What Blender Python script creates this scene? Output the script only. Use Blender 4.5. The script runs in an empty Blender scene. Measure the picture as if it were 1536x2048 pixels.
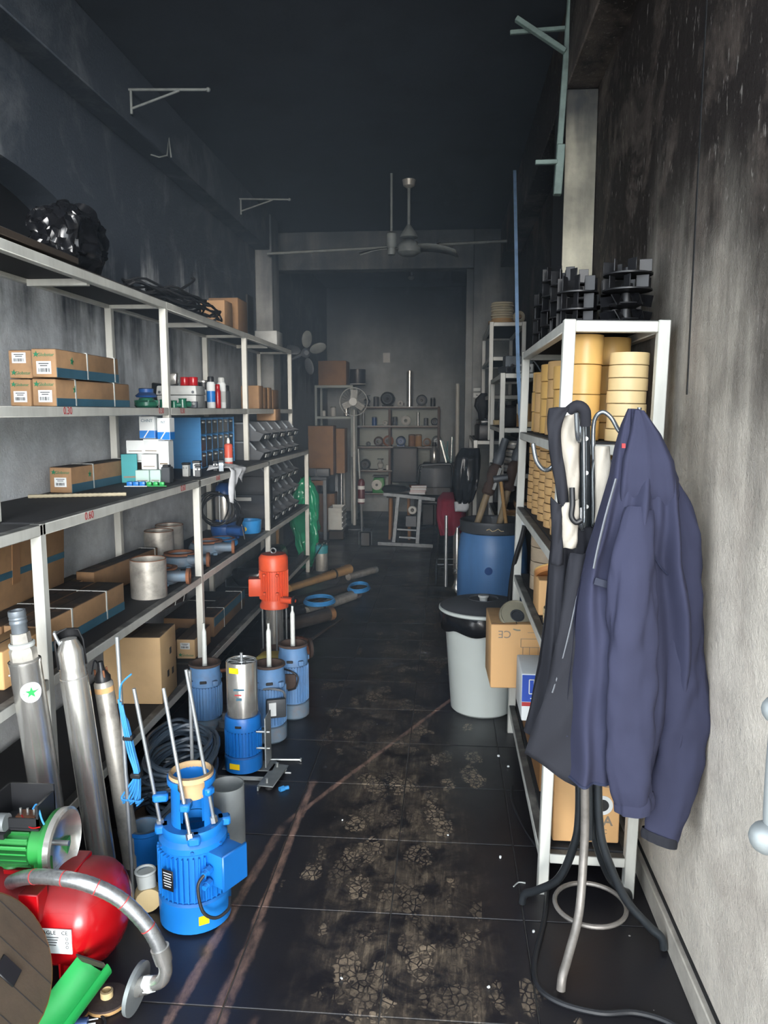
import bpy, bmesh, math, random
from mathutils import Vector, Matrix, Euler, noise as mnoise

# ------------------------------------------------------------------ camera
SC = bpy.context.scene
COL = SC.collection
FPX = 1539.0                                    # focal length in pixels of the 1536x2048 frame
PITCH = math.atan(202.0 / FPX)
YAW = math.atan(127.0 / FPX * math.cos(PITCH))
cam_data = bpy.data.cameras.new('camera')
cam_data.sensor_fit = 'VERTICAL'
cam_data.sensor_height = 24.0
cam_data.lens = FPX / 2048.0 * 24.0
cam_data.clip_start = 0.05
cam = bpy.data.objects.new('camera', cam_data)
cam.location = (0, 0, 1.7)
cam.rotation_euler = (math.pi / 2 - PITCH, 0, YAW)
COL.objects.link(cam)
SC.camera = cam

# ------------------------------------------------------------------ daylight through the open shop front
SC.view_settings.view_transform = 'Standard'
SC.view_settings.look = 'None'
SC.view_settings.gamma = 1.0
SC.view_settings.use_curve_mapping = False
SC.view_settings.exposure = 1.85
world = bpy.data.worlds.new('overcast_sky')
SC.world = world
world.use_nodes = True
wb = world.node_tree.nodes['Background']
wb.inputs['Color'].default_value = (0.86, 0.93, 1.0, 1)
wb.inputs['Strength'].default_value = 1.5
sun_data = bpy.data.lights.new('hazy_sun', 'SUN')
sun_data.energy = 1.5
sun_data.angle = math.radians(28)
sun_data.color = (1.0, 0.985, 0.96)
sun = bpy.data.objects.new('hazy_sun', sun_data)
SUN_EL, SUN_AZ = 5.0, 10.0                       # low soft sun straight into the open front, slightly towards the left wall
sun.rotation_euler = (math.radians(90 - SUN_EL), 0, math.radians(SUN_AZ))
COL.objects.link(sun)

cy = SC.cycles
cy.max_bounces = 6
cy.diffuse_bounces = 4
cy.glossy_bounces = 3
cy.transmission_bounces = 2
cy.volume_bounces = 0
cy.caustics_reflective = False
cy.caustics_refractive = False
cy.use_adaptive_sampling = True
cy.adaptive_threshold = 0.05
cy.adaptive_min_samples = 16

R = random.Random(7)
PI = math.pi


def hexc(h):
    h = h.lstrip('#')
    v = [int(h[i:i + 2], 16) / 255 for i in (0, 2, 4)]
    return tuple((c / 12.92 if c <= 0.04045 else ((c + 0.055) / 1.055) ** 2.4) for c in v)


# ------------------------------------------------------------------ materials
MATS = {}


class NT:
    """Small helper to wire shader nodes."""
    def __init__(self, name):
        m = bpy.data.materials.new(name)
        m.use_nodes = True
        self.m = m
        self.t = m.node_tree
        self.b = self.t.nodes['Principled BSDF']
        self.out = self.t.nodes['Material Output']

    def n(self, typ, **kw):
        x = self.t.nodes.new(typ)
        for k, v in kw.items():
            if k.startswith('_'):
                x.inputs[k[1:].replace('_', ' ')].default_value = v
            else:
                setattr(x, k, v)
        return x

    def l(self, a, b):
        self.t.links.new(a, b)

    def mix(self, fac, a, b, blend='MIX'):
        x = self.n('ShaderNodeMix', data_type='RGBA', blend_type=blend)
        for sock, v in ((x.inputs[0], fac), (x.inputs[6], a), (x.inputs[7], b)):
            if isinstance(v, (int, float)):
                sock.default_value = v
            elif isinstance(v, tuple):
                sock.default_value = (*v[:3], 1)
            else:
                self.l(v, sock)
        return x.outputs[2]

    def noise(self, scale, detail=3, vec=None, rough=0.55, dist=0.0):
        x = self.n('ShaderNodeTexNoise', _Scale=scale, _Detail=detail, _Roughness=rough, _Distortion=dist)
        if vec is not None:
            self.l(vec, x.inputs['Vector'])
        return x.outputs['Fac']

    def ramp(self, fac, lo, hi, a=0.0, b=1.0, smooth=False):
        x = self.n('ShaderNodeMapRange', interpolation_type='SMOOTHSTEP' if smooth else 'LINEAR')
        x.inputs['From Min'].default_value = lo
        x.inputs['From Max'].default_value = hi
        x.inputs['To Min'].default_value = a
        x.inputs['To Max'].default_value = b
        self.l(fac, x.inputs['Value'])
        return x.outputs['Result']

    def math(self, op, a, b=0.0):
        x = self.n('ShaderNodeMath', operation=op)
        for s, v in ((x.inputs[0], a), (x.inputs[1], b)):
            if isinstance(v, (int, float)):
                s.default_value = v
            else:
                self.l(v, s)
        return x.outputs[0]

    def obj(self):
        return self.n('ShaderNodeTexCoord').outputs['Object']

    def pos(self):
        return self.n('ShaderNodeNewGeometry').outputs['Position']

    def scale(self, vec, s):
        x = self.n('ShaderNodeVectorMath', operation='MULTIPLY')
        self.l(vec, x.inputs[0])
        x.inputs[1].default_value = s
        return x.outputs[0]

    def bump(self, h, strength=0.3, dist=0.005):
        x = self.n('ShaderNodeBump', _Strength=strength, _Distance=dist)
        self.l(h, x.inputs['Height'])
        self.l(x.outputs['Normal'], self.b.inputs['Normal'])

    def soot_up(self, amount):
        """Soot that settled on faces that look upward."""
        g = self.n('ShaderNodeNewGeometry')
        s = self.n('ShaderNodeSeparateXYZ')
        self.l(g.outputs['Normal'], s.inputs[0])
        up = self.ramp(s.outputs['Z'], 0.35, 0.9, 0.0, amount, True)
        nz = self.ramp(self.noise(9, 4, g.outputs['Position']), 0.25, 0.5, 0.72, 1.0)
        return self.math('MULTIPLY', up, nz)


SOOT = (0.012, 0.013, 0.016)


def mat(name, col, rough=0.6, metal=0.0, soot=0.9, grime=0.25, gcol=(0.03, 0.028, 0.027), gscale=14, streak=False, bump=0.0, spec=0.5, bscale=60):
    """Plain painted or raw surface with blotchy grime and settled soot."""
    if name in MATS:
        return MATS[name]
    if isinstance(col, str):
        col = hexc(col)
    t = NT(name)
    v = t.obj()
    c = None
    if grime > 0:
        vv = t.scale(v, (1, 1, 0.15)) if streak else v
        f = t.ramp(t.noise(gscale, 5, vv, 0.65), 0.45, 0.75, 0.0, grime)
        c = t.mix(f, col, gcol)
        var = t.ramp(t.noise(gscale * 0.3, 2, v), 0.3, 0.7, 0.88, 1.08)
        hs = t.n('ShaderNodeHueSaturation')
        t.l(var, hs.inputs['Value'])
        t.l(c, hs.inputs['Color'])
        c = hs.outputs['Color']
    if soot > 0:
        s = t.soot_up(soot)
        c = t.mix(s, c if c is not None else col, SOOT)
        if metal > 0.05:
            t.l(t.math('MULTIPLY', t.math('SUBTRACT', 1.0, s), metal), t.b.inputs['Metallic'])
        t.l(t.ramp(s, 0, 1, rough, max(rough, 0.7)), t.b.inputs['Roughness'])
    else:
        t.b.inputs['Metallic'].default_value = metal
        t.b.inputs['Roughness'].default_value = rough
    if c is None:
        t.b.inputs['Base Color'].default_value = (*col, 1)
    else:
        t.l(c, t.b.inputs['Base Color'])
    if soot > 0 and metal <= 0.05:
        t.b.inputs['Metallic'].default_value = 0
    t.b.inputs['Specular IOR Level'].default_value = spec
    if bump > 0:
        t.bump(t.noise(bscale, 4, v), bump, 0.004)
    MATS[name] = t.m
    return t.m


# ------------------------------------------------------------------ mesh building
def finish(bm, name, material, parent=None, smooth=True, angle=38):
    bmesh.ops.recalc_face_normals(bm, faces=bm.faces)
    me = bpy.data.meshes.new(name)
    bm.to_mesh(me)
    bm.free()
    if smooth:
        me.shade_smooth()
        me.set_sharp_from_angle(angle=math.radians(angle))
    o = bpy.data.objects.new(name, me)
    COL.objects.link(o)
    if material is not None:
        me.materials.append(MATS[material] if isinstance(material, str) else material)
    if parent is not None:
        o.parent = parent
    return o


class B:
    """Collects shapes; done() links them as ONE mesh object."""
    def __init__(self):
        self.bm = bmesh.new()

    def box(self, c, s, rot=None, ch=0.0, seg=1, taper=None):
        r = bmesh.ops.create_cube(self.bm, size=1.0)
        vs = r['verts']
        for v in vs:
            v.co = Vector((v.co.x * s[0], v.co.y * s[1], v.co.z * s[2]))
            if taper and v.co.z > 0:
                v.co.x *= taper
                v.co.y *= taper
        if ch > 0:
            es = list({e for v in vs for e in v.link_edges})
            g = bmesh.ops.bevel(self.bm, geom=es, offset=ch, segments=seg, profile=0.5, affect='EDGES')
            vs = list({v for f in g['faces'] for v in f.verts} | {v for v in vs if v.is_valid})
        M = Matrix.Translation(Vector(c))
        if rot is not None:
            M = M @ (rot.to_4x4() if isinstance(rot, Matrix) else Euler(rot).to_matrix().to_4x4())
        bmesh.ops.transform(self.bm, matrix=M, verts=vs)
        return self

    def bx(self, x0, x1, y0, y1, z0, z1, ch=0.0):
        return self.box(((x0 + x1) / 2, (y0 + y1) / 2, (z0 + z1) / 2), (abs(x1 - x0), abs(y1 - y0), abs(z1 - z0)), None, ch)

    def bar(self, a, b, w, h=None, ch=0.0, up=(0, 0, 1)):
        """A square bar from a to b."""
        a, b = Vector(a), Vector(b)
        d = b - a
        z = d.normalized()
        u = Vector(up)
        if abs(z.dot(u)) > 0.95:
            u = Vector((1, 0, 0))
        x = u.cross(z).normalized()
        y = z.cross(x)
        M = Matrix((x, y, z)).transposed()
        return self.box((a + b) / 2, (w, h or w, d.length), M, ch)

    def cyl(self, a, b, r0, r1=None, n=16, caps=True):
        a, b = Vector(a), Vector(b)
        d = b - a
        M = Matrix.Translation((a + b) / 2) @ d.to_track_quat('Z', 'Y').to_matrix().to_4x4()
        bmesh.ops.create_cone(self.bm, cap_ends=caps, segments=n, radius1=r0, radius2=r0 if r1 is None else r1, depth=d.length, matrix=M)
        return self

    def lathe(self, prof, n=24, M=None, caps=False, a0=0.0, a1=2 * PI):
        """prof: list of (r, z). Revolved about Z, then moved by matrix M."""
        full = abs(a1 - a0 - 2 * PI) < 1e-6
        k = n if full else n + 1
        rings = []
        for r, z in prof:
            if r < 1e-5 and full:
                v = self.bm.verts.new((0, 0, z))
                rings.append([v] * k)
            else:
                rings.append([self.bm.verts.new((r * math.cos(a0 + (a1 - a0) * i / n), r * math.sin(a0 + (a1 - a0) * i / n), z)) for i in range(k)])
        for A, Bq in zip(rings, rings[1:]):
            for i in range(n):
                j = (i + 1) % k
                f = []
                for v in (A[i], A[j], Bq[j], Bq[i]):
                    if v not in f:
                        f.append(v)
                if len(f) >= 3:
                    try:
                        self.bm.faces.new(f)
                    except ValueError:
                        pass
        if caps:
            for rg in (rings[0], rings[-1]):
                if rg[0] is not rg[1]:
                    try:
                        self.bm.faces.new(rg)
                    except ValueError:
                        pass
        if M is not None:
            vs = list({v for rg in rings for v in rg})
            bmesh.ops.transform(self.bm, matrix=M, verts=vs)
        return self

    def tube(self, pts, r, n=8, closed=False, caps=True, smooth=0):
        pts = [Vector(p) for p in pts]
        rad = r if isinstance(r, (list, tuple)) else [r] * len(pts)
        if smooth:
            pts, rad = spline(pts, rad, smooth, closed)
        m = len(pts)
        rings = []
        prev = None
        for i in range(m):
            if closed:
                t = pts[(i + 1) % m] - pts[(i - 1) % m]
            else:
                t = pts[min(i + 1, m - 1)] - pts[max(i - 1, 0)]
            if t.length < 1e-9:
                t = Vector((0, 0, 1))
            t.normalize()
            if prev is None:
                u = Vector((0, 0, 1)) if abs(t.z) < 0.9 else Vector((1, 0, 0))
                x = u.cross(t).normalized()
            else:
                x = (prev - t * prev.dot(t))
                x = x.normalized() if x.length > 1e-6 else Vector((0, 0, 1)).cross(t).normalized()
            prev = x
            y = t.cross(x)
            rings.append([self.bm.verts.new(pts[i] + (x * math.cos(2 * PI * k / n) + y * math.sin(2 * PI * k / n)) * rad[i]) for k in range(n)])
        for i in range(m if closed else m - 1):
            A, Bq = rings[i], rings[(i + 1) % m]
            for k in range(n):
                self.bm.faces.new((A[k], A[(k + 1) % n], Bq[(k + 1) % n], Bq[k]))
        if caps and not closed:
            self.bm.faces.new(rings[0][::-1])
            self.bm.faces.new(rings[-1])
        return self

    def prism(self, poly, z0, z1, M=None):
        """poly: list of (x, y); extruded z0..z1, then moved by M."""
        a = [self.bm.verts.new((x, y, z0)) for x, y in poly]
        b = [self.bm.verts.new((x, y, z1)) for x, y in poly]
        n = len(poly)
        self.bm.faces.new(a[::-1])
        self.bm.faces.new(b)
        for i in range(n):
            self.bm.faces.new((a[i], a[(i + 1) % n], b[(i + 1) % n], b[i]))
        if M is not None:
            bmesh.ops.transform(self.bm, matrix=M, verts=a + b)
        return self

    def loft(self, loops, closed=True, cap=False):
        rings = [[self.bm.verts.new(p) for p in lp] for lp in loops]
        n = len(rings[0])
        for A, Bq in zip(rings, rings[1:]):
            for k in range(n if closed else n - 1):
                self.bm.faces.new((A[k], A[(k + 1) % n], Bq[(k + 1) % n], Bq[k]))
        if cap:
            self.bm.faces.new(rings[0][::-1])
            self.bm.faces.new(rings[-1])
        return self

    def ball(self, c, r, n=12, sc=(1, 1, 1)):
        M = Matrix.Translation(Vector(c)) @ Matrix.Diagonal((sc[0], sc[1], sc[2], 1))
        bmesh.ops.create_uvsphere(self.bm, u_segments=n, v_segments=max(6, n // 2), radius=r, matrix=M)
        return self

    def torus(self, c, R0, r, n=28, m=8, rot=None):
        pts = []
        E = Euler(rot).to_matrix() if rot else Matrix.Identity(3)
        for i in range(n):
            a = 2 * PI * i / n
            pts.append(Vector(c) + E @ Vector((R0 * math.cos(a), R0 * math.sin(a), 0)))
        return self.tube(pts, r, m, closed=True)

    def jitter(self, amp, scale=6.0, seed=0):
        for v in self.bm.verts:
            v.co += mnoise.noise_vector(v.co * scale + Vector((seed, seed * 2, 0))) * amp
        return self

    def done(self, name, material, parent=None, smooth=True, angle=38):
        return finish(self.bm, name, material, parent, smooth, angle)


def spline(pts, rad, k, closed=False):
    """Catmull-Rom resampling with k steps per span."""
    m = len(pts)
    out, ro = [], []
    spans = m if closed else m - 1
    for i in range(spans):
        if closed:
            p0, p1, p2, p3 = pts[i - 1], pts[i], pts[(i + 1) % m], pts[(i + 2) % m]
        else:
            p0, p1, p2, p3 = pts[max(i - 1, 0)], pts[i], pts[i + 1], pts[min(i + 2, m - 1)]
        for j in range(k):
            t = j / k
            out.append(0.5 * ((2 * p1) + (p2 - p0) * t + (2 * p0 - 5 * p1 + 4 * p2 - p3) * t * t + (3 * p1 - p0 - 3 * p2 + p3) * t ** 3))
            ro.append(rad[i] * (1 - t) + rad[(i + 1) % m] * t)
    if not closed:
        out.append(pts[-1])
        ro.append(rad[-1])
    return out, ro


def thing(name, label, cat, loc=(0, 0, 0), rz=0.0, group=None, rot=None):
    o = bpy.data.objects.new(name, None)
    o.empty_display_size = 0.05
    COL.objects.link(o)
    o.location = loc
    o.rotation_euler = rot if rot else (0, 0, rz)
    return tag(o, label, cat, group)


def tag(o, label, cat, group=None):
    o['label'] = label
    o['category'] = cat
    if group:
        o['group'] = group
    return o


def place(o, loc, rz=0.0, rot=None):
    o.location = loc
    o.rotation_euler = rot if rot else (0, 0, rz)
    return o


def struct(o):
    o['kind'] = 'structure'
    return o


def dup(root, loc, rz=0.0, label=None, group=None, rot=None, sc=None):
    r = root.copy()
    COL.objects.link(r)
    r.location = loc
    r.rotation_euler = rot if rot else (0, 0, rz)
    if sc:
        r.scale = sc
    if label:
        r['label'] = label
    if group:
        r['group'] = group
    for ch in list(root.children):
        c = ch.copy()
        COL.objects.link(c)
        c.parent = r
        for g in list(ch.children):
            d = g.copy()
            COL.objects.link(d)
            d.parent = c
    return r


def text(s, size, material, parent, loc, rot, depth=0.0006, name='lettering', bold=0.0):
    """Flat lettering turned into a mesh."""
    cu = bpy.data.curves.new(name, 'FONT')
    cu.body = s
    cu.size = size
    cu.align_x = 'CENTER'
    cu.align_y = 'CENTER'
    cu.extrude = depth
    cu.offset = bold
    cu.resolution_u = 3
    o = bpy.data.objects.new(name, cu)
    COL.objects.link(o)
    dg = bpy.context.evaluated_depsgraph_get()
    me = bpy.data.meshes.new_from_object(o.evaluated_get(dg))
    bpy.data.objects.remove(o)
    bpy.data.curves.remove(cu)
    me.materials.clear()
    me.materials.append(MATS[material])
    q = bpy.data.objects.new(name, me)
    COL.objects.link(q)
    q.parent = parent
    q.location = loc
    q.rotation_euler = rot
    return q

# ------------------------------------------------------------------ materials of the room
def wall_mat(name, base, dark, z0, z1, y0, y1, ydark, streak=0.5, flecks=0.0, bump=0.5, stain=None):
    """Plaster blackened by smoke: the higher and the deeper in the shop, the thicker the soot."""
    t = NT(name)
    p = t.pos()
    s = t.n('ShaderNodeSeparateXYZ')
    t.l(p, s.inputs[0])
    big = t.noise(1.3, 5, p, 0.6)
    vert = t.noise(5.0, 5, t.scale(p, (1, 1, 0.12)), 0.65)
    zz = t.math('ADD', s.outputs['Z'], t.ramp(big, 0.3, 0.7, -0.35, 0.35))
    zz = t.math('ADD', zz, t.ramp(vert, 0.3, 0.75, -streak * 0.5, streak))
    f = t.ramp(zz, z0, z1, 0, 1, True)
    fy = t.ramp(s.outputs['Y'], y0, y1, 0, ydark, True)
    f = t.math('MAXIMUM', f, t.math('ADD', fy, t.math('MULTIPLY', f, 0.5)))
    f = t.math('MINIMUM', f, 1.0)
    patch = t.ramp(t.noise(6, 6, p, 0.7), 0.35, 0.7, 0.8, 1.1)
    hs = t.n('ShaderNodeHueSaturation', _Color=(*base, 1))
    t.l(patch, hs.inputs['Value'])
    c = t.mix(f, hs.outputs['Color'], dark)
    if stain:
        c = t.mix(t.ramp(t.noise(2.2, 6, p, 0.7, 0.5), 0.5, 0.72, 0, 0.45), c, stain)
    if flecks > 0:
        fl = t.noise(46, 4, t.scale(p, (1, 1, 0.3)), 0.75)
        c = t.mix(t.ramp(fl, 0.61, 0.68, 0, flecks), c, (0.42, 0.39, 0.36))
    t.l(c, t.b.inputs['Base Color'])
    t.b.inputs['Roughness'].default_value = 0.75
    t.b.inputs['Specular IOR Level'].default_value = 0.35
    t.bump(t.noise(55, 6, p, 0.7), bump, 0.012)
    MATS[name] = t.m


wall_mat('soot_plaster_left', hexc('#e6ebee'), hexc('#3f464f'), 1.95, 2.75, 6.0, 9.5, 0.75, 0.5, 0.0, 0.35, (0.25, 0.265, 0.28))
wall_mat('soot_plaster_right', hexc('#ece3d5'), hexc('#221c1a'), 0.9, 2.6, 2.7, 4.2, 0.9, 0.45, 0.6, 0.9, (0.33, 0.265, 0.225))
wall_mat('soot_plaster_back', hexc('#a4acb0'), hexc('#4a5158'), 1.6, 3.6, 30, 40, 0.0, 0.2, 0.0, 0.2)
wall_mat('soot_plaster_jamb', hexc('#9a9c9a'), hexc('#3a4046'), 2.2, 3.8, 30, 40, 0.0, 0.5, 0.0, 0.3, (0.15, 0.155, 0.15))
wall_mat('pale_plaster_pillar', hexc('#dcd6c0'), hexc('#3c3e41'), 2.35, 3.35, 30, 40, 0.0, 0.25, 0.0, 0.25)
mat('soot_ceiling', hexc('#363c45'), 0.8, 0, 0, 0.5, (0.010, 0.011, 0.013), 1.6, bump=0.3, bscale=25)
mat('soot_black', hexc('#17181b'), 0.7, 0, 0, 0.4, (0.008, 0.008, 0.009), 8)
mat('baseboard_tile', hexc('#c3bdb2'), 0.5, 0, 0.35, 0.5, (0.12, 0.11, 0.10), 9, bump=0.15)
mat('pavement_concrete', hexc('#b8b4ac'), 0.9, 0, 0, 0.3, (0.25, 0.24, 0.23), 3)


def floor_material():
    t = NT('sooty_floor_tile')
    p = t.pos()
    s = t.n('ShaderNodeSeparateXYZ')
    t.l(p, s.inputs[0])
    X, Y = s.outputs['X'], s.outputs['Y']
    # the trodden path: a wavy band down the middle of the shop
    cx = t.math('ADD', t.math('MULTIPLY', t.math('SINE', t.math('MULTIPLY', Y, 1.1)), 0.10), t.math('ADD', t.math('MULTIPLY', Y, -0.012), -0.16))
    dx = t.math('ABSOLUTE', t.math('SUBTRACT', X, cx))
    wid = t.ramp(Y, 1.8, 7.5, 0.42, 0.32)
    band = t.math('SUBTRACT', 1.0, t.math('DIVIDE', dx, wid))
    fade = t.ramp(Y, 2.2, 7.5, 1.0, 0.4)
    n1 = t.noise(7, 7, p, 0.72, 0.6)
    n2 = t.noise(22, 6, t.scale(p, (1, 0.35, 1)), 0.75)
    smear = t.math('MULTIPLY', t.ramp(band, 0.0, 0.75, 0, 1, True), t.ramp(n1, 0.38, 0.66, 0, 1, True))
    smear = t.math('MULTIPLY', smear, t.ramp(n2, 0.35, 0.6, 0.15, 1.0))
    smear = t.math('MULTIPLY', t.math('MULTIPLY', smear, fade), 0.62)
    # shoe-sole prints: blobs broken up by a cracked tread, two layers of them
    tread = t.n('ShaderNodeTexVoronoi', feature='DISTANCE_TO_EDGE', _Scale=44)
    t.l(t.scale(p, (1.0, 0.8, 1.0)), tread.inputs['Vector'])
    tr = t.ramp(tread.outputs['Distance'], 0.05, 0.11, 0, 1)
    prints = None
    for sc_, off, thr in ((5.6, 0.0, 0.30), (6.4, 3.7, 0.36)):
        blob = t.n('ShaderNodeTexVoronoi', _Scale=sc_, _Randomness=1.0)
        ad = t.n('ShaderNodeVectorMath', operation='ADD')
        t.l(t.scale(p, (1.25, 0.8, 1.0)), ad.inputs[0])
        ad.inputs[1].default_value = (off, off * 0.7, 0)
        t.l(ad.outputs[0], blob.inputs['Vector'])
        wob = t.math('ADD', blob.outputs['Distance'], t.ramp(t.noise(19, 4, p), 0.2, 0.8, -0.18, 0.18))
        inside = t.ramp(wob, 0.33, 0.37, 1, 0)
        sep = t.n('ShaderNodeSeparateColor')
        t.l(blob.outputs['Color'], sep.inputs[0])
        pick = t.ramp(t.math('ADD', sep.outputs[0], t.ramp(band, -0.35, 0.6, -0.75, 0.30)), thr, thr + 0.04, 0, 1)
        lay = t.math('MULTIPLY', t.math('MULTIPLY', inside, pick), t.ramp(sep.outputs[1], 0, 1, 0.3, 1.0))
        prints = lay if prints is None else t.math('MAXIMUM', prints, lay)
    worn = t.ramp(t.noise(30, 5, p, 0.7), 0.38, 0.56, 0.1, 1.0)
    prints = t.math('MULTIPLY', t.math('MULTIPLY', prints, tr), worn)
    prints = t.math('MULTIPLY', prints, t.ramp(Y, 1.8, 8.0, 0.95, 0.5))
    scratch = t.ramp(t.noise(60, 4, t.scale(p, (1.0, 0.08, 1.0)), 0.7), 0.5, 0.62, 0.55, 1.25)
    smear = t.math('MULTIPLY', smear, scratch)
    clean = t.math('MAXIMUM', smear, prints)
    # long scrape marks left by dragged things

    def seg(a, b, w, amt):
        ax, ay = a
        bx_, by = b
        L = math.hypot(bx_ - ax, by - ay)
        ux, uy = (bx_ - ax) / L, (by - ay) / L
        rx = t.math('SUBTRACT', X, ax)
        ry = t.math('SUBTRACT', Y, ay)
        al = t.math('ADD', t.math('MULTIPLY', rx, ux), t.math('MULTIPLY', ry, uy))
        ac = t.math('ABSOLUTE', t.math('SUBTRACT', t.math('MULTIPLY', rx, uy), t.math('MULTIPLY', ry, ux)))
        inn = t.math('MULTIPLY', t.ramp(al, 0, 0.05, 0, 1), t.ramp(al, L - 0.1, L, 1, 0))
        ac = t.math('ADD', ac, t.ramp(n1, 0.3, 0.7, -w * 0.35, w * 0.45))
        q = t.math('MULTIPLY', t.ramp(ac, w * 0.45, w, 1, 0), inn)
        return t.math('MULTIPLY', q, t.math('MULTIPLY', t.ramp(n2, 0.35, 0.6, 0.1, 1.0), amt))
    scr = None
    for a, b, w, amt in SCRAPES:
        q = seg(a, b, w, amt)
        scr = q if scr is None else t.math('MAXIMUM', scr, q)
    sootc = t.mix(t.noise(3, 3, p), (0.009, 0.009, 0.012), (0.016, 0.015, 0.018))
    c = t.mix(clean, sootc, t.mix(t.noise(11, 4, p), hexc('#75675a'), hexc('#a8977f')))
    c = t.mix(scr, c, hexc('#96786a'))
    # loose flakes of plaster
    fl = t.n('ShaderNodeTexVoronoi', _Scale=11)
    t.l(p, fl.inputs['Vector'])
    fs = t.n('ShaderNodeSeparateColor')
    t.l(fl.outputs['Color'], fs.inputs[0])
    fm = t.math('MULTIPLY', t.ramp(t.math('ADD', fl.outputs['Distance'], t.math('MULTIPLY', fs.outputs[1], 0.03)), 0.035, 0.05, 1, 0), t.ramp(fs.outputs[0], 0.60, 0.62, 0, 1))
    c = t.mix(t.math('MULTIPLY', fm, 0.8), c, (0.55, 0.54, 0.52))
    t.l(c, t.b.inputs['Base Color'])
    t.l(t.ramp(t.noise(2.2, 4, p), 0.35, 0.65, 0.32, 0.5), t.b.inputs['Roughness'])
    t.b.inputs['Specular IOR Level'].default_value = 0.45
    t.bump(t.noise(90, 3, p), 0.06, 0.003)
    MATS['sooty_floor_tile'] = t.m


SCRAPES = [((0.06, 4.45), (-0.66, 2.95), 0.016, 0.75), ((-0.66, 2.95), (-0.80, 1.55), 0.022, 0.6), ((-0.60, 3.35), (-0.62, 2.25), 0.020, 0.8),
           ((-0.60, 2.35), (-0.66, 1.5), 0.03, 0.5), ((0.12, 4.72), (0.06, 4.45), 0.05, 0.4), ((-0.52, 1.95), (-0.55, 1.5), 0.02, 0.4)]
floor_material()
mat('grout_joint', hexc('#3c3a39'), 0.9, 0, 0, 0.5, (0.01, 0.01, 0.01), 6)

# ------------------------------------------------------------------ the room
XL, XR, ZC, YF, YP, YB = -2.02, 0.735, 3.72, 0.9, 9.0, 13.0
fl = struct(B().bx(XL - 0.25, XR + 0.25, YF, YB + 0.2, -0.15, -0.004).done('floor', 'grout_joint', smooth=False))
T = 0.4505
tile_me = None
rt = random.Random(3)
for k in range(-1, 25):
    for j in range(6):
        y0, x0 = 1.965 + 0.4525 * k, -1.975 + 0.45 * j
        if tile_me is None:
            o = B().box((0, 0, -0.006), (0.4455, 0.448, 0.012), None, 0.0018).done('tile', 'sooty_floor_tile', fl, True, 25)
            tile_me = o.data
        else:
            o = bpy.data.objects.new('tile', tile_me)
            COL.objects.link(o)
            o.parent = fl
        o.location = (x0 + 0.225, y0 + 0.22625, rt.uniform(-0.0008, 0.0008))
        o.rotation_euler = (rt.uniform(-1, 1) * 0.0012, rt.uniform(-1, 1) * 0.0012, 0)
struct(B().bx(XL - 0.25, XR + 0.25, YF, 1.511, -0.006, 0.0).done('floor_threshold', 'sooty_floor_tile', smooth=False))
struct(B().bx(-14, 14, -22, YF, -0.2, -0.02).done('ground_street', 'pavement_concrete', smooth=False))
struct(B().bx(XL - 0.25, XR + 0.25, YF, YB + 0.2, ZC, ZC + 0.2).done('ceiling', 'soot_ceiling', smooth=False))

# left wall with a shallow arched niche above the rack
b = B()
NY0, NY1, NZ0, NZT, ND = 2.0, 4.46, 2.30, 2.85, 0.2
for y0, y1, z0, z1 in ((YF, YB, 0, NZ0), (YF, NY0, NZ0, ZC), (NY1, YB, NZ0, ZC)):
    b.bx(XL - 0.25, XL, y0, y1, z0, z1)
arch = []
for i in range(25):
    a = PI * i / 24
    ca, sa = math.cos(a), math.sin(a)
    arch.append(((NY0 + NY1) / 2 - (NY1 - NY0) / 2 * math.copysign(abs(ca) ** 0.75, ca), NZ0 + (NZT - NZ0) * abs(sa) ** 0.75))
for (ya, za), (yb, zb) in zip(arch, arch[1:]):
    lo = [b.bm.verts.new(v) for v in ((XL, ya, za), (XL, yb, zb), (XL, yb, ZC), (XL, ya, ZC))]
    b.bm.faces.new(lo)
    q = [b.bm.verts.new(v) for v in ((XL, ya, za), (XL, yb, zb), (XL - ND, yb, zb), (XL - ND, ya, za))]
    b.bm.faces.new(q)
wl = struct(b.done('wall_left', 'soot_plaster_left', smooth=False))
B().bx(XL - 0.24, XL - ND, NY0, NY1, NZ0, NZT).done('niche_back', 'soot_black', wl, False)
struct(B().bx(XR, XR + 0.25, YF, YB, 0, ZC).done('wall_right', 'soot_plaster_right', smooth=False))
struct(B().bx(XL - 0.25, XR + 0.25, YB, YB + 0.2, 0, ZC).done('wall_back', 'soot_plaster_back', smooth=False))
struct(B().bx(XL, XL + 0.16, YF, 8.16, 3.36, ZC, 0.006).jitter(0.006, 3).done('trim_1', 'soot_plaster_left'))       # beam along the left wall
struct(B().bx(XR - 0.16, XR, YF, YP, 3.30, ZC, 0.006).done('trim_2', 'soot_plaster_right'))                          # beam along the right wall
struct(B().bx(XL, XL + 0.18, 8.16, 8.5, 0, ZC, 0.008).done('trim_3', 'soot_plaster_jamb'))                           # pillar on the left
b = B().bx(XR - 0.16, XR, 4.15, 4.56, 0, 3.30, 0.008)
pr_ = struct(b.done('trim_4', 'soot_black'))                                                                        # pillar on the right, pale where plaster shows
B().bx(XR - 0.157, XR - 0.004, 4.144, 4.152, 0, 3.29).done('pale_face', 'pale_plaster_pillar', pr_, False)['label'] = 'pale cream face of the pillar'
struct(B().bx(0.28, XR, YP, YP + 0.22, 0, ZC, 0.006).done('wall_jamb_right', 'soot_plaster_jamb'))
struct(B().bx(XL, 0.28, YP, YP + 0.22, 3.30, ZC, 0.006).done('wall_lintel', 'soot_plaster_jamb'))
struct(B().bx(0.20, 0.28, YP + 0.05, YP + 0.17, 0, 3.30, 0.004).done('trim_5', 'soot_plaster_jamb'))
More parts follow.
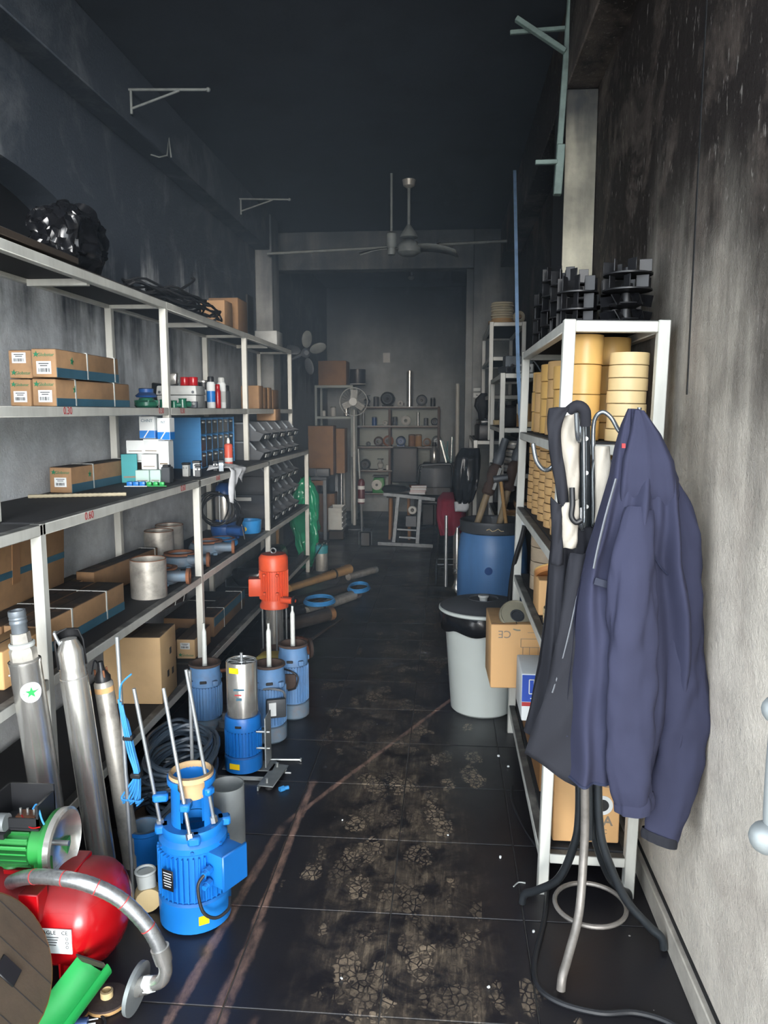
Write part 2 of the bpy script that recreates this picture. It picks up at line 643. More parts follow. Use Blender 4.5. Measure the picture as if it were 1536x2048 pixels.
bb = struct(B().bx(XR - 0.022, XR, YF, 4.15, 0, 0.085, 0.004).done('baseboard_right', 'baseboard_tile'))
B().bx(XR - 0.006, XR, YF, 4.15, 0.086, 0.098).done('joint', 'soot_black', bb, False)
struct(B().bx(XR - 0.003, XR, 2.46, 2.47, 1.75, 3.3).jitter(0.002, 9).done('trim_6', 'soot_black'))

# ------------------------------------------------------------------ shared object materials
mat('white_steel', '#d4d4cc', 0.4, 0, 0.92, 0.22, (0.16, 0.15, 0.13), 16, streak=True)
mat('rack_board', '#25272b', 0.8, 0, 0.9, 0.4, (0.012, 0.012, 0.014), 7)
mat('rail_red_ink', '#b0383a', 0.7, 0, 0, 0)
mat('cardboard', '#a88460', 0.8, 0, 0.95, 0.45, (0.16, 0.10, 0.06), 9, bump=0.08)
mat('cardboard_dark', '#8a6a4a', 0.85, 0, 0.95, 0.4, (0.08, 0.05, 0.035), 8)
mat('cardboard_pale', '#c9a87c', 0.8, 0, 0.9, 0.2, (0.2, 0.13, 0.08), 8)
mat('cardboard_orange', '#dcae78', 0.75, 0, 0.6, 0.12, (0.4, 0.24, 0.12), 7)
mat('paper_white', '#dfe3e3', 0.7, 0, 0.2, 0.08)
mat('ink_black', '#26272a', 0.7, 0, 0, 0)
mat('ink_grey', '#8b7f70', 0.7, 0, 0, 0)
mat('print_green', '#1f7a55', 0.7, 0, 0, 0.2)
mat('print_blue', '#3a6579', 0.7, 0, 0, 0.2)
mat('strap_white', '#c9cdc9', 0.45, 0, 0.3, 0.15)
mat('tape_brown', '#9a7350', 0.3, 0, 0.4, 0.15)
mat('stainless', '#e2e0da', 0.24, 0.86, 0.3, 0.35, (0.16, 0.14, 0.12), 10, streak=True)
mat('stainless_dull', '#bdb9b0', 0.45, 0.5, 0.6, 0.6, (0.10, 0.085, 0.07), 14)
mat('steel_rod', '#b4b9bc', 0.32, 0.75, 0.1, 0.15)
mat('bolt_zinc', '#c9ccca', 0.35, 0.9, 0.2, 0.2)
mat('blue_bright', '#1b78cc', 0.38, 0, 0.45, 0.12, (0.02, 0.10, 0.25), 6)
mat('blue_motor', '#1767b4', 0.38, 0, 0.5, 0.15, (0.015, 0.07, 0.2), 8)
mat('blue_worn', '#5d87b5', 0.5, 0, 0.8, 0.45, (0.12, 0.10, 0.10), 11)
mat('blue_dark', '#24508f', 0.4, 0, 0.7, 0.25, (0.02, 0.03, 0.06), 10)
mat('blue_sky', '#2f8fd6', 0.4, 0, 0.5, 0.2, (0.05, 0.12, 0.25), 8)
mat('blue_grey', '#647c90', 0.55, 0, 0.6, 0.6, (0.20, 0.13, 0.09), 14)
mat('rust', '#8b5a3e', 0.85, 0.1, 0.5, 0.5, (0.05, 0.03, 0.02), 18, bump=0.4)
mat('rust_dark', '#4b3c35', 0.85, 0.1, 0.5, 0.5, (0.02, 0.016, 0.014), 16, bump=0.4)
mat('orange_paint', '#e0562f', 0.42, 0, 0.75, 0.18, (0.30, 0.05, 0.03), 9)
mat('red_paint', '#a60b13', 0.22, 0, 0.6, 0.1, (0.20, 0.01, 0.015), 5)
mat('green_paint', '#2a8a3e', 0.4, 0, 0.55, 0.15, (0.03, 0.12, 0.05), 9)
mat('green_bright', '#27a552', 0.4, 0, 0.1, 0.1)
mat('black_plastic', '#1d1e21', 0.42, 0, 0.3, 0.2)
mat('black_rubber', '#1a1b1e', 0.65, 0, 0.2, 0.2)
mat('black_gloss', '#121316', 0.22, 0, 0.2, 0.15, bump=0.15, bscale=18)
mat('charcoal_plastic', '#3d4146', 0.5, 0, 0.55, 0.3)
mat('grey_plastic', '#b9bcba', 0.5, 0, 0.6, 0.2)
mat('grey_dark', '#5b6066', 0.5, 0.2, 0.6, 0.4)
mat('grey_steel', '#7d858c', 0.45, 0.5, 0.6, 0.4)
mat('zinc_grey', '#9aa0a1', 0.5, 0.5, 0.5, 0.3, (0.2, 0.2, 0.2), 12)
mat('yellow_label', '#f2c913', 0.5, 0, 0, 0.05)
mat('beige_plastic', '#dcb068', 0.4, 0, 0.5, 0.15, (0.35, 0.22, 0.10), 6)
mat('beige_pale', '#d9c08f', 0.45, 0, 0.5, 0.15, (0.35, 0.25, 0.14), 6)
mat('tan_resin', '#cfa772', 0.5, 0, 0.5, 0.18, (0.3, 0.18, 0.09), 6)
mat('brown_resin', '#c98a54', 0.5, 0, 0.4, 0.15)
mat('wood', '#8a6238', 0.7, 0, 0.7, 0.4, (0.10, 0.06, 0.03), 10, bump=0.2)
mat('wood_pale', '#b08a58', 0.7, 0, 0.5, 0.3, (0.15, 0.09, 0.05), 12)
mat('wood_burnt', '#3d342c', 0.8, 0, 0.75, 0.5, (0.02, 0.018, 0.016), 9, bump=0.3)
mat('rope', '#b9ae93', 0.8, 0, 0.3, 0.3)
mat('cable_black', '#1f2125', 0.5, 0, 0.15, 0.15)
mat('cable_blue', '#3c8fd0', 0.45, 0, 0.15, 0.15)
mat('cable_grey', '#6b7076', 0.5, 0, 0.3, 0.2)


def rack_frame(t, A, Bq, w, material='white_steel', name='post'):
    o = B().bar(A, Bq, w, w, 0.003).done(name, material, t)
    return o


# ------------------------------------------------------------------ the long left rack: deep lower decks, shallow upper decks
LY = [0.85, 2.62, 4.39, 6.16, 7.95]
XB, XU, XLo = -1.945, -1.625, -1.462            # back posts, upper front posts, lower front posts
ZD = [0.185, 0.73, 1.30, 1.72, 2.32]
rack = thing('storage_rack', 'long white steel storage rack with black decks under the arched niche', 'rack', (0, 0, 0))
PW = 0.04
for y in LY:
    rack_frame(rack, (XB, y, 0), (XB, y, ZD[4]), PW)
    rack_frame(rack, (XU, y, ZD[2] + 0.001), (XU, y, ZD[4] - 0.04), PW)
    rack_frame(rack, (XLo, y, 0), (XLo, y, ZD[2]), PW)
    for z, xf in zip(ZD, (XLo, XLo, XLo, XU, XU)):
        rack_frame(rack, (XB + 0.02, y, z - 0.022), (xf - 0.02 if z < 1.5 else xf, y, z - 0.022), 0.036, name='crossbar')
for ya, yb in zip(LY, LY[1:]):
    for z, xf in zip(ZD, (XLo, XLo, XLo, XU, XU)):
        e = 0.02 if z < 1.29 or 1.6 < z < 2 else 0
        B().bar((xf, ya + e, z - 0.0225), (xf, yb - e, z - 0.0225), PW, 0.042, 0.003).done('rail', 'white_steel', rack)
        B().bar((XB, ya + 0.02, z - 0.02), (XB, yb - 0.02, z - 0.02), 0.03, 0.036, 0.002).done('rail', 'white_steel', rack)
        B().bx(XB - 0.03, xf - 0.018, ya + 0.021, yb - 0.021, z - 0.019, z - 0.0012).done('deck', 'rack_board', rack)
    ym = (ya + yb) / 2
    B().bar((XB + 0.015, ym, ZD[4] - 0.036), (XU - 0.02, ym, ZD[4] - 0.036), 0.03, 0.03).done('crossbar', 'white_steel', rack)
for s, y, z, x in (('0.30', 3.17, ZD[3], XU), ('0.30', 4.25, ZD[3], XU), ('0.60', 2.98, ZD[2], XLo), ('0.60', 4.10, ZD[2], XLo), ('0.60', 4.75, ZD[2], XLo), ('0.30', 4.6, ZD[3], XU)):
    text(s, 0.045, 'rail_red_ink', rack, (x + 0.0212, y, z - 0.02), (PI / 2, 0, PI / 2), 0.0003, 'pencil_mark')

# ------------------------------------------------------------------ the near right rack, leaning a touch
RRX0, RRX1, RRY0, RRY1 = 0.355, 0.652, 2.585, 3.97
RZD = [0.165, 0.87, 1.225, 1.605, 2.0]
LEAN = math.radians(1.0)
rr = thing('storage_rack', 'narrow white steel rack of beige rings behind the coat stand', 'rack', (0, 0, 0), rot=(0, LEAN, 0))
RRL = Matrix.Rotation(LEAN, 4, 'Y')
for x in (RRX0, RRX1):
    for y in (RRY0, RRY1):
        rack_frame(rr, (x, y, 0.0), (x, y, RZD[4]), 0.038)
for z in RZD:
    for y in (RRY0, RRY1):
        rack_frame(rr, (RRX0 + 0.019, y, z - 0.022), (RRX1 - 0.019, y, z - 0.022), 0.036, name='crossbar')
    for x in (RRX0, RRX1):
        B().bar((x, RRY0 + 0.019, z - 0.022), (x, RRY1 - 0.019, z - 0.022), 0.034, 0.036, 0.003).done('rail', 'white_steel', rr)
    B().bx(RRX0 + 0.018, RRX1 - 0.018, RRY0 + 0.02, RRY1 - 0.02, z - 0.014, z + 0.002).done('deck', 'rack_board', rr)

# ------------------------------------------------------------------ cartons
def star(b, c, r, axis, th=0.0006, pts=5, rin=0.4, tilt=0.2):
    """A flat star lying on a face; axis 'y' faces -Y, 'x' faces +X."""
    poly = []
    for i in range(pts * 2):
        a = PI * i / pts + tilt
        q = r if i % 2 == 0 else r * rin
        poly.append((q * math.cos(a), q * math.sin(a)))
    E = Euler((PI / 2, 0, 0)) if axis == 'y' else Euler((PI / 2, 0, PI / 2))
    b.prism(poly, -th, th, Matrix.Translation(Vector(c)) @ E.to_matrix().to_4x4())


def carton(label, w, l, h, loc, rz=0.0, m='cardboard', sticker=None, straps=(), stripe=None, logo=False, group=None, tape=False, name='cardboard_box', side_logo=False, lid_gap=True, rot=None):
    """w across (x), l along (y), h up; the end with the sticker looks along -y."""
    t = thing(name, label, 'box', loc, rz, group, rot)
    b = B().box((0, 0, h / 2), (w, l, h), None, min(0.006, h * 0.06), 2)
    for v in b.bm.verts:
        v.co += mnoise.noise_vector(v.co * 7 + Vector(loc)) * 0.0025
        v.co.z = min(max(v.co.z, 0.0), h)
    b.done('body', m, t, True, 50)
    if lid_gap:
        B().box((0, 0, h - 0.0006), (0.004, l * 0.96, 0.003)).done('flap_seam', 'ink_black', t, False)
    if sticker:
        sx, sz, sw, sh = sticker
        s = B().box((sx, -l / 2 - 0.0008, sz), (sw, 0.0014, sh)).done('sticker', 'paper_white', t, False)
        bb_ = B()
        x = -sw * 0.36
        rr_ = random.Random(int(sx * 1e4) + int(l * 1e4))
        while x < sw * 0.36:
            ww = rr_.choice((0.0012, 0.002, 0.003))
            bb_.box((sx + x, -l / 2 - 0.0017, sz - sh * 0.2), (ww, 0.0008, sh * 0.3))
            x += ww + rr_.choice((0.0015, 0.0025))
        for k in range(2):
            bb_.box((sx, -l / 2 - 0.0017, sz + sh * (0.32 - 0.17 * k)), (sw * (0.7 - 0.2 * k), 0.0008, sh * 0.07))
        bb_.done('barcode', 'ink_black', s, False)
    if logo:
        b = B()
        zz = h * (0.80 if sticker and sticker[1] < h / 2 else 0.2)
        star(b, (-w * 0.3, -l / 2 - 0.001, zz), min(0.014, w * 0.13), 'y', 0.0008)
        b.done('star_print', 'print_green', t, False)
        text('Globstar', min(0.022, w * 0.19), 'print_green', t, (w * 0.1, -l / 2 - 0.0012, zz - 0.002), (PI / 2, 0, 0), 0.0004)
    if side_logo:
        b = B()
        star(b, (w / 2 + 0.001, -l * 0.28, h * 0.62), 0.018, 'x', 0.0008)
        b.done('star_print', 'print_green', t, False)
    if stripe:
        z0, z1 = stripe
        B().bx(w / 2 - 0.001, w / 2 + 0.0012, -l / 2 + 0.004, l / 2 - 0.004, z0, z1).done('blue_band', 'print_blue', t, False)
    for y in straps:
        b = B()
        g = 0.002
        b.bx(-w / 2 - g, w / 2 + g, y - 0.005, y + 0.005, h - 0.001, h + g)
        for s in (-1, 1):
            b.bx(s * (w / 2 - 0.001), s * (w / 2 + g), y - 0.005, y + 0.005, 0.002, h + g)
        b.done('strap', 'strap_white', t, False)
    if tape:
        b = B().bx(w / 2 - 0.001, w / 2 + 0.002, -0.03, 0.03, h * 0.3, h + 0.001)
        b.bx(-w / 2, w / 2 + 0.001, -0.03, 0.03, h - 0.001, h + 0.0015)
        b.done('tape', 'tape_brown', t, False)
    return t


Z5, Z4, Z3, Z2, Z1 = ZD
G = 'long strapped pump cartons on the rack'
# upper shallow deck
carton('long pump carton, lower of two, its aisle side towards the rail, black smudge', 0.105, 0.74, 0.116, (-1.69, 3.52, Z2), -0.01, sticker=(0.005, 0.042, 0.06, 0.05), straps=(-0.2, 0.19), stripe=(0.0, 0.034), logo=True, side_logo=True, group=G)
carton('pump carton lowest against the wall under the barcode-up carton', 0.092, 0.70, 0.114, (-1.798, 3.50, Z2), 0.0, sticker=(0.0, 0.04, 0.058, 0.046), logo=True, group=G)
carton('long pump carton on top of the stack with two white straps', 0.105, 0.66, 0.118, (-1.682, 3.45, Z2 + 0.119), 0.03, 'cardboard', sticker=(0.0, 0.04, 0.062, 0.052), straps=(-0.03, 0.28), stripe=(0.0, 0.04), logo=True, side_logo=True, group=G)
carton('pump carton atop the stack beside the wall, barcode sticker high on its end', 0.10, 0.62, 0.118, (-1.803, 3.47, Z2 + 0.117), 0.02, sticker=(-0.004, 0.085, 0.06, 0.044), stripe=(0.055, 0.115), logo=True, group=G)
# deep middle deck
carton('single long pump carton lying on the desk-high deck, sooty top', 0.112, 0.86, 0.127, (-1.885, 4.06, Z3), -0.02, sticker=(0.0, 0.052, 0.062, 0.046), straps=(-0.2, 0.27), stripe=(0.0, 0.042), logo=True, side_logo=True, group=G)
# lower deep deck
carton('front long carton on the waist-high deck with two straps and blue band', 0.14, 0.78, 0.135, (-1.655, 3.20, Z4), -0.02, 'cardboard', straps=(-0.12, 0.2), stripe=(0.0, 0.04), side_logo=False, group=G)
carton('second long carton behind the front one, black sooty lid with straps', 0.14, 0.80, 0.128, (-1.812, 3.22, Z4), -0.01, 'cardboard_dark', straps=(-0.05, 0.22), group=G)
carton('short open-ended carton end poking out behind the second long carton', 0.12, 0.5, 0.10, (-1.94, 3.66, Z4), 0.0, 'cardboard_pale', group=G)
carton('narrow tall carton standing before the two steel sleeves, strapped at its end', 0.10, 0.74, 0.145, (-1.835, 4.14, Z4), -0.08, 'cardboard_dark', straps=(0.33,), group=G)
carton('large carton against the wall with brown tape and blue band', 0.10, 0.86, 0.32, (-1.93, 3.16, Z4 + 0.128), 0.0, 'cardboard', stripe=(0.13, 0.16), tape=True, rot=(0, 0.05, 0), name='cardboard_box')
# bottom deck
t = carton('big dented carton on the bottom deck below the steel tubes', 0.30, 0.27, 0.36, (-1.62, 3.86, Z5), 0.06, 'cardboard_pale', tape=False)
b = B()
for k, (y, z) in enumerate(((-0.02, 0.13), (0.03, 0.24), (0.06, 0.12))):
    b.box((0.151, y, z), (0.001, 0.03, 0.035))
b.done('handling_symbol', 'ink_black', t, False)
carton('small label-ended carton on the bottom deck beside the corner post', 0.115, 0.34, 0.125, (-1.593, 4.64, Z5), 0.02, 'cardboard_pale', sticker=(-0.004, 0.082, 0.06, 0.04), logo=True)
carton('carton squeezed between the big dented carton and the label-ended one', 0.08, 0.30, 0.11, (-1.70, 4.62, Z5), 0.0, 'cardboard')
carton('dark sooty strapped carton lying tilted over the big carton', 0.19, 0.50, 0.09, (-1.68, 4.30, Z5 + 0.395), 0.2, 'wood_burnt', straps=(0.0, 0.18), rot=(-0.12, 0.16, 0.05))
carton('flat long carton with blue printed edge on the bottom deck', 0.12, 0.86, 0.14, (-1.62, 5.36, Z5), 0.02, 'cardboard_dark', straps=(-0.18, 0.32), stripe=(0.07, 0.13), group=G)
carton('wide black-topped carton on the bottom deck behind the blue-edged one', 0.22, 0.8, 0.12, (-1.80, 5.35, Z5), 0.0, 'cardboard_dark', straps=(0.1,))
# near end of the waist-high deck, just entering the picture
carton('yellowish carton half out of view behind the tall steel pumps', 0.13, 0.30, 0.14, (-1.60, 2.62, Z4 - 0.0), 0.0, 'cardboard_orange', sticker=(0.02, 0.05, 0.05, 0.04))

# ------------------------------------------------------------------ things on the deck at eye level
t = thing('impeller', 'dark blue pump impeller lying on the green one at eye level', 'impeller', (-1.72, 4.33, Z2 + 0.055))
B().lathe([(0.012, 0), (0.055, 0.002), (0.062, 0.012), (0.05, 0.022), (0.04, 0.03), (0.042, 0.05), (0.03, 0.052), (0.02, 0.04), (0.012, 0.04)], 24).done('shroud', 'blue_dark', t)
B().torus((0, 0, 0.05), 0.037, 0.004).done('wear_ring', 'black_rubber', t)
mat('green_glass', '#1f5f49', 0.25, 0, 0.3, 0.2)
t = thing('impeller', 'green pump impeller lying on the eye-level deck under the blue one', 'impeller', (-1.72, 4.33, Z2))
B().lathe([(0.0, 0), (0.058, 0), (0.068, 0.01), (0.064, 0.03), (0.045, 0.04), (0.04, 0.054), (0.0, 0.054)], 24).done('shroud', 'green_glass', t)
b = B()
for k in range(6):
    a = k * PI / 3
    b.box((0.06 * math.cos(a), 0.06 * math.sin(a), 0.03), (0.02, 0.008, 0.022), (0, 0, a))
b.done('vane', 'green_glass', t)
for i, (x, y, s) in enumerate(((-1.66, 4.43, 1.0), (-1.62, 4.50, 0.9), (-1.63, 4.68, 1.25))):
    t = thing('pipe_fitting', ('small green elbow fitting beside the green impeller', 'green threaded plug touching the rack post at eye level', 'green tee fitting before the grey junction box')[i], 'fitting', (x, y, Z2), 0.5 * i, 'green pipe fittings')
    B().cyl((0, 0, 0), (0, 0, 0.045 * s), 0.022 * s, 0.018 * s, 14).done('body', 'green_glass', t)
    B().torus((0, 0, 0.043 * s), 0.018 * s, 0.004, 18, 6).done('collar', 'green_glass', t)
    B().cyl((0.01, 0, 0.018 * s), (0.042 * s, 0, 0.018 * s), 0.014 * s, 0.016 * s, 12).done('spigot', 'green_glass', t)

t = thing('junction_box', 'grey plastic junction box with lid on the eye-level deck', 'junction box', (-1.735, 4.96, Z2))
B().box((0, 0, 0.04), (0.25, 0.18, 0.08), None, 0.006, 2, 1.04).done('body', 'grey_plastic', t)
B().box((0, 0, 0.112), (0.27, 0.195, 0.06), None, 0.008, 2, 0.95).done('lid', 'grey_plastic', t)
b = B()
for x in (-0.11, 0.11):
    b.cyl((x, -0.1, 0.10), (x, -0.094, 0.10), 0.009, None, 10)
b.done('screw_cover', 'grey_dark', t)
t = thing('terminal_block', 'small grey terminal block leaning on the grey junction box', 'terminal block', (-1.63, 4.83, Z2))
B().box((0, 0, 0.02), (0.085, 0.03, 0.04), None, 0.003).done('body', 'grey_dark', t)
for k in range(3):
    B().cyl((-0.026 + 0.026 * k, -0.02, 0.026), (-0.026 + 0.026 * k, -0.014, 0.026), 0.009, None, 10).done('screw', 'bolt_zinc', t)
for i, x in enumerate((-1.705, -1.648)):
    t = thing('tape_roll', ('red tape roll on the junction box, next to the foil pouch', 'red tape roll on the junction box, next to the tins')[i], 'tape', (x, 4.95, Z2 + 0.143), 0, 'red tape rolls')
    B().lathe([(0.014, 0), (0.028, 0), (0.029, 0.002), (0.029, 0.053), (0.028, 0.055), (0.014, 0.055), (0.014, 0)], 20).done('roll', 'red_paint', t)
    B().lathe([(0.012, 0), (0.0145, 0), (0.0145, 0.054), (0.012, 0.054), (0.012, 0)], 16).done('core', 'cardboard', t)
t = B().box((0, 0, 0.04), (0.07, 0.06, 0.075), None, 0.01, 2).jitter(0.008, 24).done('foil_pouch', 'stainless')
place(tag(t, 'crinkled foil pouch standing on the junction box lid', 'pouch'), (-1.79, 4.96, Z2 + 0.145))
t = B().box((0, 0, 0.045), (0.075, 0.05, 0.16), None, 0.012, 2).jitter(0.01, 20, 3).done('bubble_bag', 'black_gloss')
place(tag(t, 'crumpled dark bubble bag between wall and junction box', 'bag'), (-1.895, 4.98, Z2 + 0.035))


def spray_can(label, loc, m, capm, r=0.03, h=0.17, band=None):
    t = thing('spray_can', label, 'can', loc, 0, 'spray cans at eye level')
    B().lathe([(0, 0), (r * 0.95, 0), (r, 0.004), (r, h), (r * 0.75, h + 0.014), (r * 0.55, h + 0.018), (0, h + 0.018)], 20).done('body', m, t)
    B().lathe([(r * 0.72, h + 0.004), (r * 0.78, h + 0.006), (r * 0.74, h + 0.045), (r * 0.6, h + 0.05), (0, h + 0.05)], 18).done('cap', capm, t)
    if band:
        B().lathe([(r + 0.0006, h * 0.25), (r + 0.0006, h * 0.7)], 20).done('label_band', band, t)
    return t


spray_can('spray can with a rainbow-coloured label beside the tins', (-1.66, 5.36, Z2), 'paper_white', 'black_plastic', band='blue_bright')
spray_can('short slim red aerosol can between two white cans', (-1.645, 5.47, Z2), 'red_paint', 'red_paint', 0.022, 0.12)
spray_can('white aerosol can with grey lines of print next to the post', (-1.655, 5.60, Z2), 'paper_white', 'grey_plastic', 0.032, 0.175, 'grey_plastic')
spray_can('dark aerosol can behind the white printed can', (-1.75, 5.66, Z2), 'blue_dark', 'black_plastic', 0.03, 0.15)
spray_can('last dark can before the upper rack post', (-1.66, 5.74, Z2), 'charcoal_plastic', 'black_plastic', 0.03, 0.12)
for i, (x, y) in enumerate(((-1.76, 5.25), (-1.84, 5.4), (-1.74, 5.45))):
    t = thing('paint_tin', ('black paint tin with silver lid nearest the junction box', 'black paint tin against the wall among the spray cans', 'black paint tin behind the rainbow spray can')[i].replace('nearest', 'next to'), 'tin', (x, y, Z2), 0, 'black paint tins')
    B().lathe([(0, 0), (0.045, 0), (0.045, 0.19), (0, 0.19)], 20).done('body', 'black_plastic', t)
    B().lathe([(0.046, 0.182), (0.047, 0.192), (0.044, 0.198), (0.04, 0.192), (0, 0.192)], 20).done('lid', 'stainless', t)
    B().lathe([(0.0456, 0.05), (0.0456, 0.13)], 20).done('label_band', 'grey_plastic', t)
carton('brown carton at eye level just beyond the third rack post', 0.16, 0.16, 0.20, (-1.72, 6.75, Z2), 0, 'cardboard')
carton('carton standing upright at eye level, second past the third post', 0.17, 0.12, 0.19, (-1.73, 6.95, Z2), 0, 'cardboard_dark')
carton('third upright carton in the eye-level row past the post', 0.17, 0.14, 0.195, (-1.73, 7.12, Z2), 0, 'cardboard')
carton('last upright dark carton in the eye-level row', 0.17, 0.25, 0.18, (-1.73, 7.36, Z2), 0, 'cardboard_dark')

# ------------------------------------------------------------------ desk-high deck: relay boxes, drawers, bins
def small_box(label, dims, loc, rz, m='paper_white', band=None, word=None, dark_top=False):
    w, l, h = dims
    t = thing('relay_box', label, 'box', loc, rz, 'small relay boxes heaped by the post')
    B().box((0, 0, h / 2), (w, l, h), None, 0.0015).done('body', m, t)
    B().box((0, -l * 0.05, h - 0.0004), (w * 0.98, 0.002, 0.002)).done('flap_seam', 'ink_black', t, False)
    if band:
        B().bx(-w / 2 + 0.001, w / 2 - 0.001, -l / 2 - 0.0006, -l / 2 + 0.001, 0.002, h * 0.36).done('blue_print', band, t, False)
        B().bx(w / 2 - 0.001, w / 2 + 0.0006, -l / 2 + 0.002, l / 2 - 0.002, 0.002, h * 0.36).done('blue_print', band, t, False)
        B().box((-w * 0.05, -l / 2 - 0.0012, h * 0.2), (0.006, 0.0006, h * 0.4), (0, 0.6, 0)).done('white_slash', 'paper_white', t, False)
    if word:
        text(word, w * 0.27, 'print_blue', t, (0, -l / 2 - 0.0008, h * 0.8), (PI / 2, 0, 0), 0.0003)
    else:
        B().box((0, -l / 2 - 0.0006, h * 0.2), (w * 0.75, 0.0006, h * 0.06)).done('print_line', 'ink_grey', t, False)
    return t


small_box('tall white box with blue foot and CHNT print on top of the heap', (0.088, 0.07, 0.125), (-1.70, 4.30, Z3 + 0.245), 0.05, 'paper_white', 'blue_bright', 'CHNT')
small_box('second tall white and blue box half hidden by the rack post', (0.075, 0.07, 0.125), (-1.612, 4.33, Z3 + 0.236), -0.05, 'paper_white', 'blue_bright', 'NT')
small_box('white relay box with open dark top beside the tall CHNT box', (0.10, 0.08, 0.075), (-1.77, 4.29, Z3 + 0.160), 0.1)
small_box('white relay box under the tall CHNT box', (0.095, 0.08, 0.082), (-1.668, 4.29, Z3 + 0.16), -0.15)
small_box('flat white relay box in the middle of the heap', (0.1, 0.085, 0.05), (-1.77, 4.305, Z3 + 0.110), 0.0)
small_box('white cube box with pencil scrawl in the lower heap', (0.085, 0.08, 0.085), (-1.685, 4.27, Z3 + 0.072), 0.12)
small_box('white box leaning by the post in the lower heap', (0.06, 0.08, 0.16), (-1.598, 4.28, Z3 + 0.072), 0.0)
small_box('teal box standing at the bottom of the relay heap', (0.085, 0.07, 0.16), (-1.79, 4.22, Z3), 0.35, mat('teal_card', '#2f9aa0', 0.6, 0, 0.4, 0.1))
small_box('pale box with green printed rows at the foot of the heap', (0.075, 0.07, 0.072), (-1.70, 4.20, Z3), 0.1, mat('mint_card', '#bcd6cf', 0.6, 0, 0.4, 0.1))
small_box('second pale printed box at the foot of the heap', (0.06, 0.07, 0.072), (-1.63, 4.22, Z3), 0.0, 'mint_card')
t = thing('contactor', 'dark grey contactor at the front of the relay heap', 'relay', (-1.565, 4.20, Z3))
B().box((0, 0, 0.045), (0.05, 0.06, 0.09), None, 0.004).done('body', 'charcoal_plastic', t)
B().box((0, -0.006, 0.095), (0.036, 0.04, 0.014), None, 0.003).done('cap', 'black_plastic', t)
for i, (x, y, m, lab) in enumerate(((-1.655, 3.98, 'blue_bright', 'blue striped fuse strip lying before the relay heap'), (-1.555, 4.0, 'green_bright', 'lime green clamp lying before the relay heap'))):
    t = thing('fuse_strip' if i == 0 else 'clamp', lab, 'fuse' if i == 0 else 'clamp', (x, y, Z3), 0.1)
    for k in range(3):
        B().box((-0.034 + 0.034 * k, 0, 0.014), (0.03 if i == 0 else 0.026, 0.03, 0.026 if i == 0 else 0.02), None, 0.005, 2).done('segment', m, t)
    B().box((0, -0.012, 0.002), (0.12, 0.008, 0.004)).done('rail', 'paper_white' if i == 0 else m, t)
b = B()
pts = [Vector((-1.925, 3.385, Z3 + 0.009)).lerp(Vector((-1.515, 3.52, Z3 + 0.009)), k / 40) for k in range(41)]
b.tube(pts, [0.008 + 0.0016 * (k % 2) for k in range(41)], 8)
tag(b.done('braided_rod', 'rope'), 'white braided rod lying across the desk-high deck', 'rod')
for i, (x, y, s, m, lab) in enumerate(((-1.60, 4.62, 0.9, 'grey_plastic', 'white relay with dark top beyond the post'), (-1.545, 4.66, 1.0, 'paper_white', 'pair-like white relay at the deck edge'), (-1.52, 4.60, 0.8, 'charcoal_plastic', 'charcoal timer relay by the deck edge'), (-1.50, 5.02, 0.8, 'grey_steel', 'grey multi-pole breaker beside the blue drawers'), (-1.56, 5.08, 0.7, 'charcoal_plastic', 'small dark breaker under the drawer cabinet'))):
    t = thing('relay', lab, 'relay', (x, y, Z3), 0.1 * i)
    B().box((0, 0, 0.04 * s), (0.042 * s, 0.05 * s, 0.08 * s), None, 0.003).done('body', m, t)
    B().box((0, 0, 0.088 * s), (0.05 * s, 0.055 * s, 0.014 * s), None, 0.003).done('top', 'black_plastic', t)
    for k in range(2):
        B().cyl((-0.01 + 0.02 * k, -0.03 * s, 0.06 * s), (-0.01 + 0.02 * k, -0.024 * s, 0.06 * s), 0.005, None, 8).done('terminal', 'bolt_zinc', t)

mat('blue_drawer', '#3f86c0', 0.5, 0, 0.6, 0.2, (0.05, 0.10, 0.18), 10)
mat('smoked_drawer', '#2b3036', 0.3, 0, 0.4, 0.3)
t = thing('drawer_cabinet', 'blue small-parts drawer cabinet with smoked drawers on the deck', 'cabinet', (-1.83, 5.67, Z3))
b = B()
b.bx(-0.12, -0.11, -0.42, 0.42, 0, 0.355)
for k in range(4):
    b.bx(-0.12, 0.12, -0.42, 0.42, 0.1167 * k, 0.1167 * k + 0.005)
for y in (-0.42, 0.42):
    b.bx(-0.12, 0.125, y - 0.004, y + 0.004, 0, 0.355)
for k in range(1, 6):
    b.bx(-0.12, 0.118, -0.42 + 0.14 * k - 0.002, -0.42 + 0.14 * k + 0.002, 0, 0.355)
b.done('frame', 'blue_drawer', t, False)
b = B()
for k in range(3):
    for q in range(3):
        b.bx(-0.11, 0.11, -0.4268, -0.423, 0.117 * k + 0.025 + 0.03 * q, 0.117 * k + 0.031 + 0.03 * q)
b.done('side_rib', 'blue_drawer', t, False)
for k in range(6):
    for q in range(3):
        d = B().bx(-0.10, 0.116, -0.417 + 0.14 * k, -0.283 + 0.14 * k, 0.008 + 0.1167 * q, 0.104 + 0.1167 * q).done('drawer', 'smoked_drawer', t, False)
        B().box((0.122, -0.35 + 0.14 * k, 0.088 + 0.1167 * q), (0.014, 0.04, 0.012), None, 0.003).done('pull', 'grey_plastic', d)

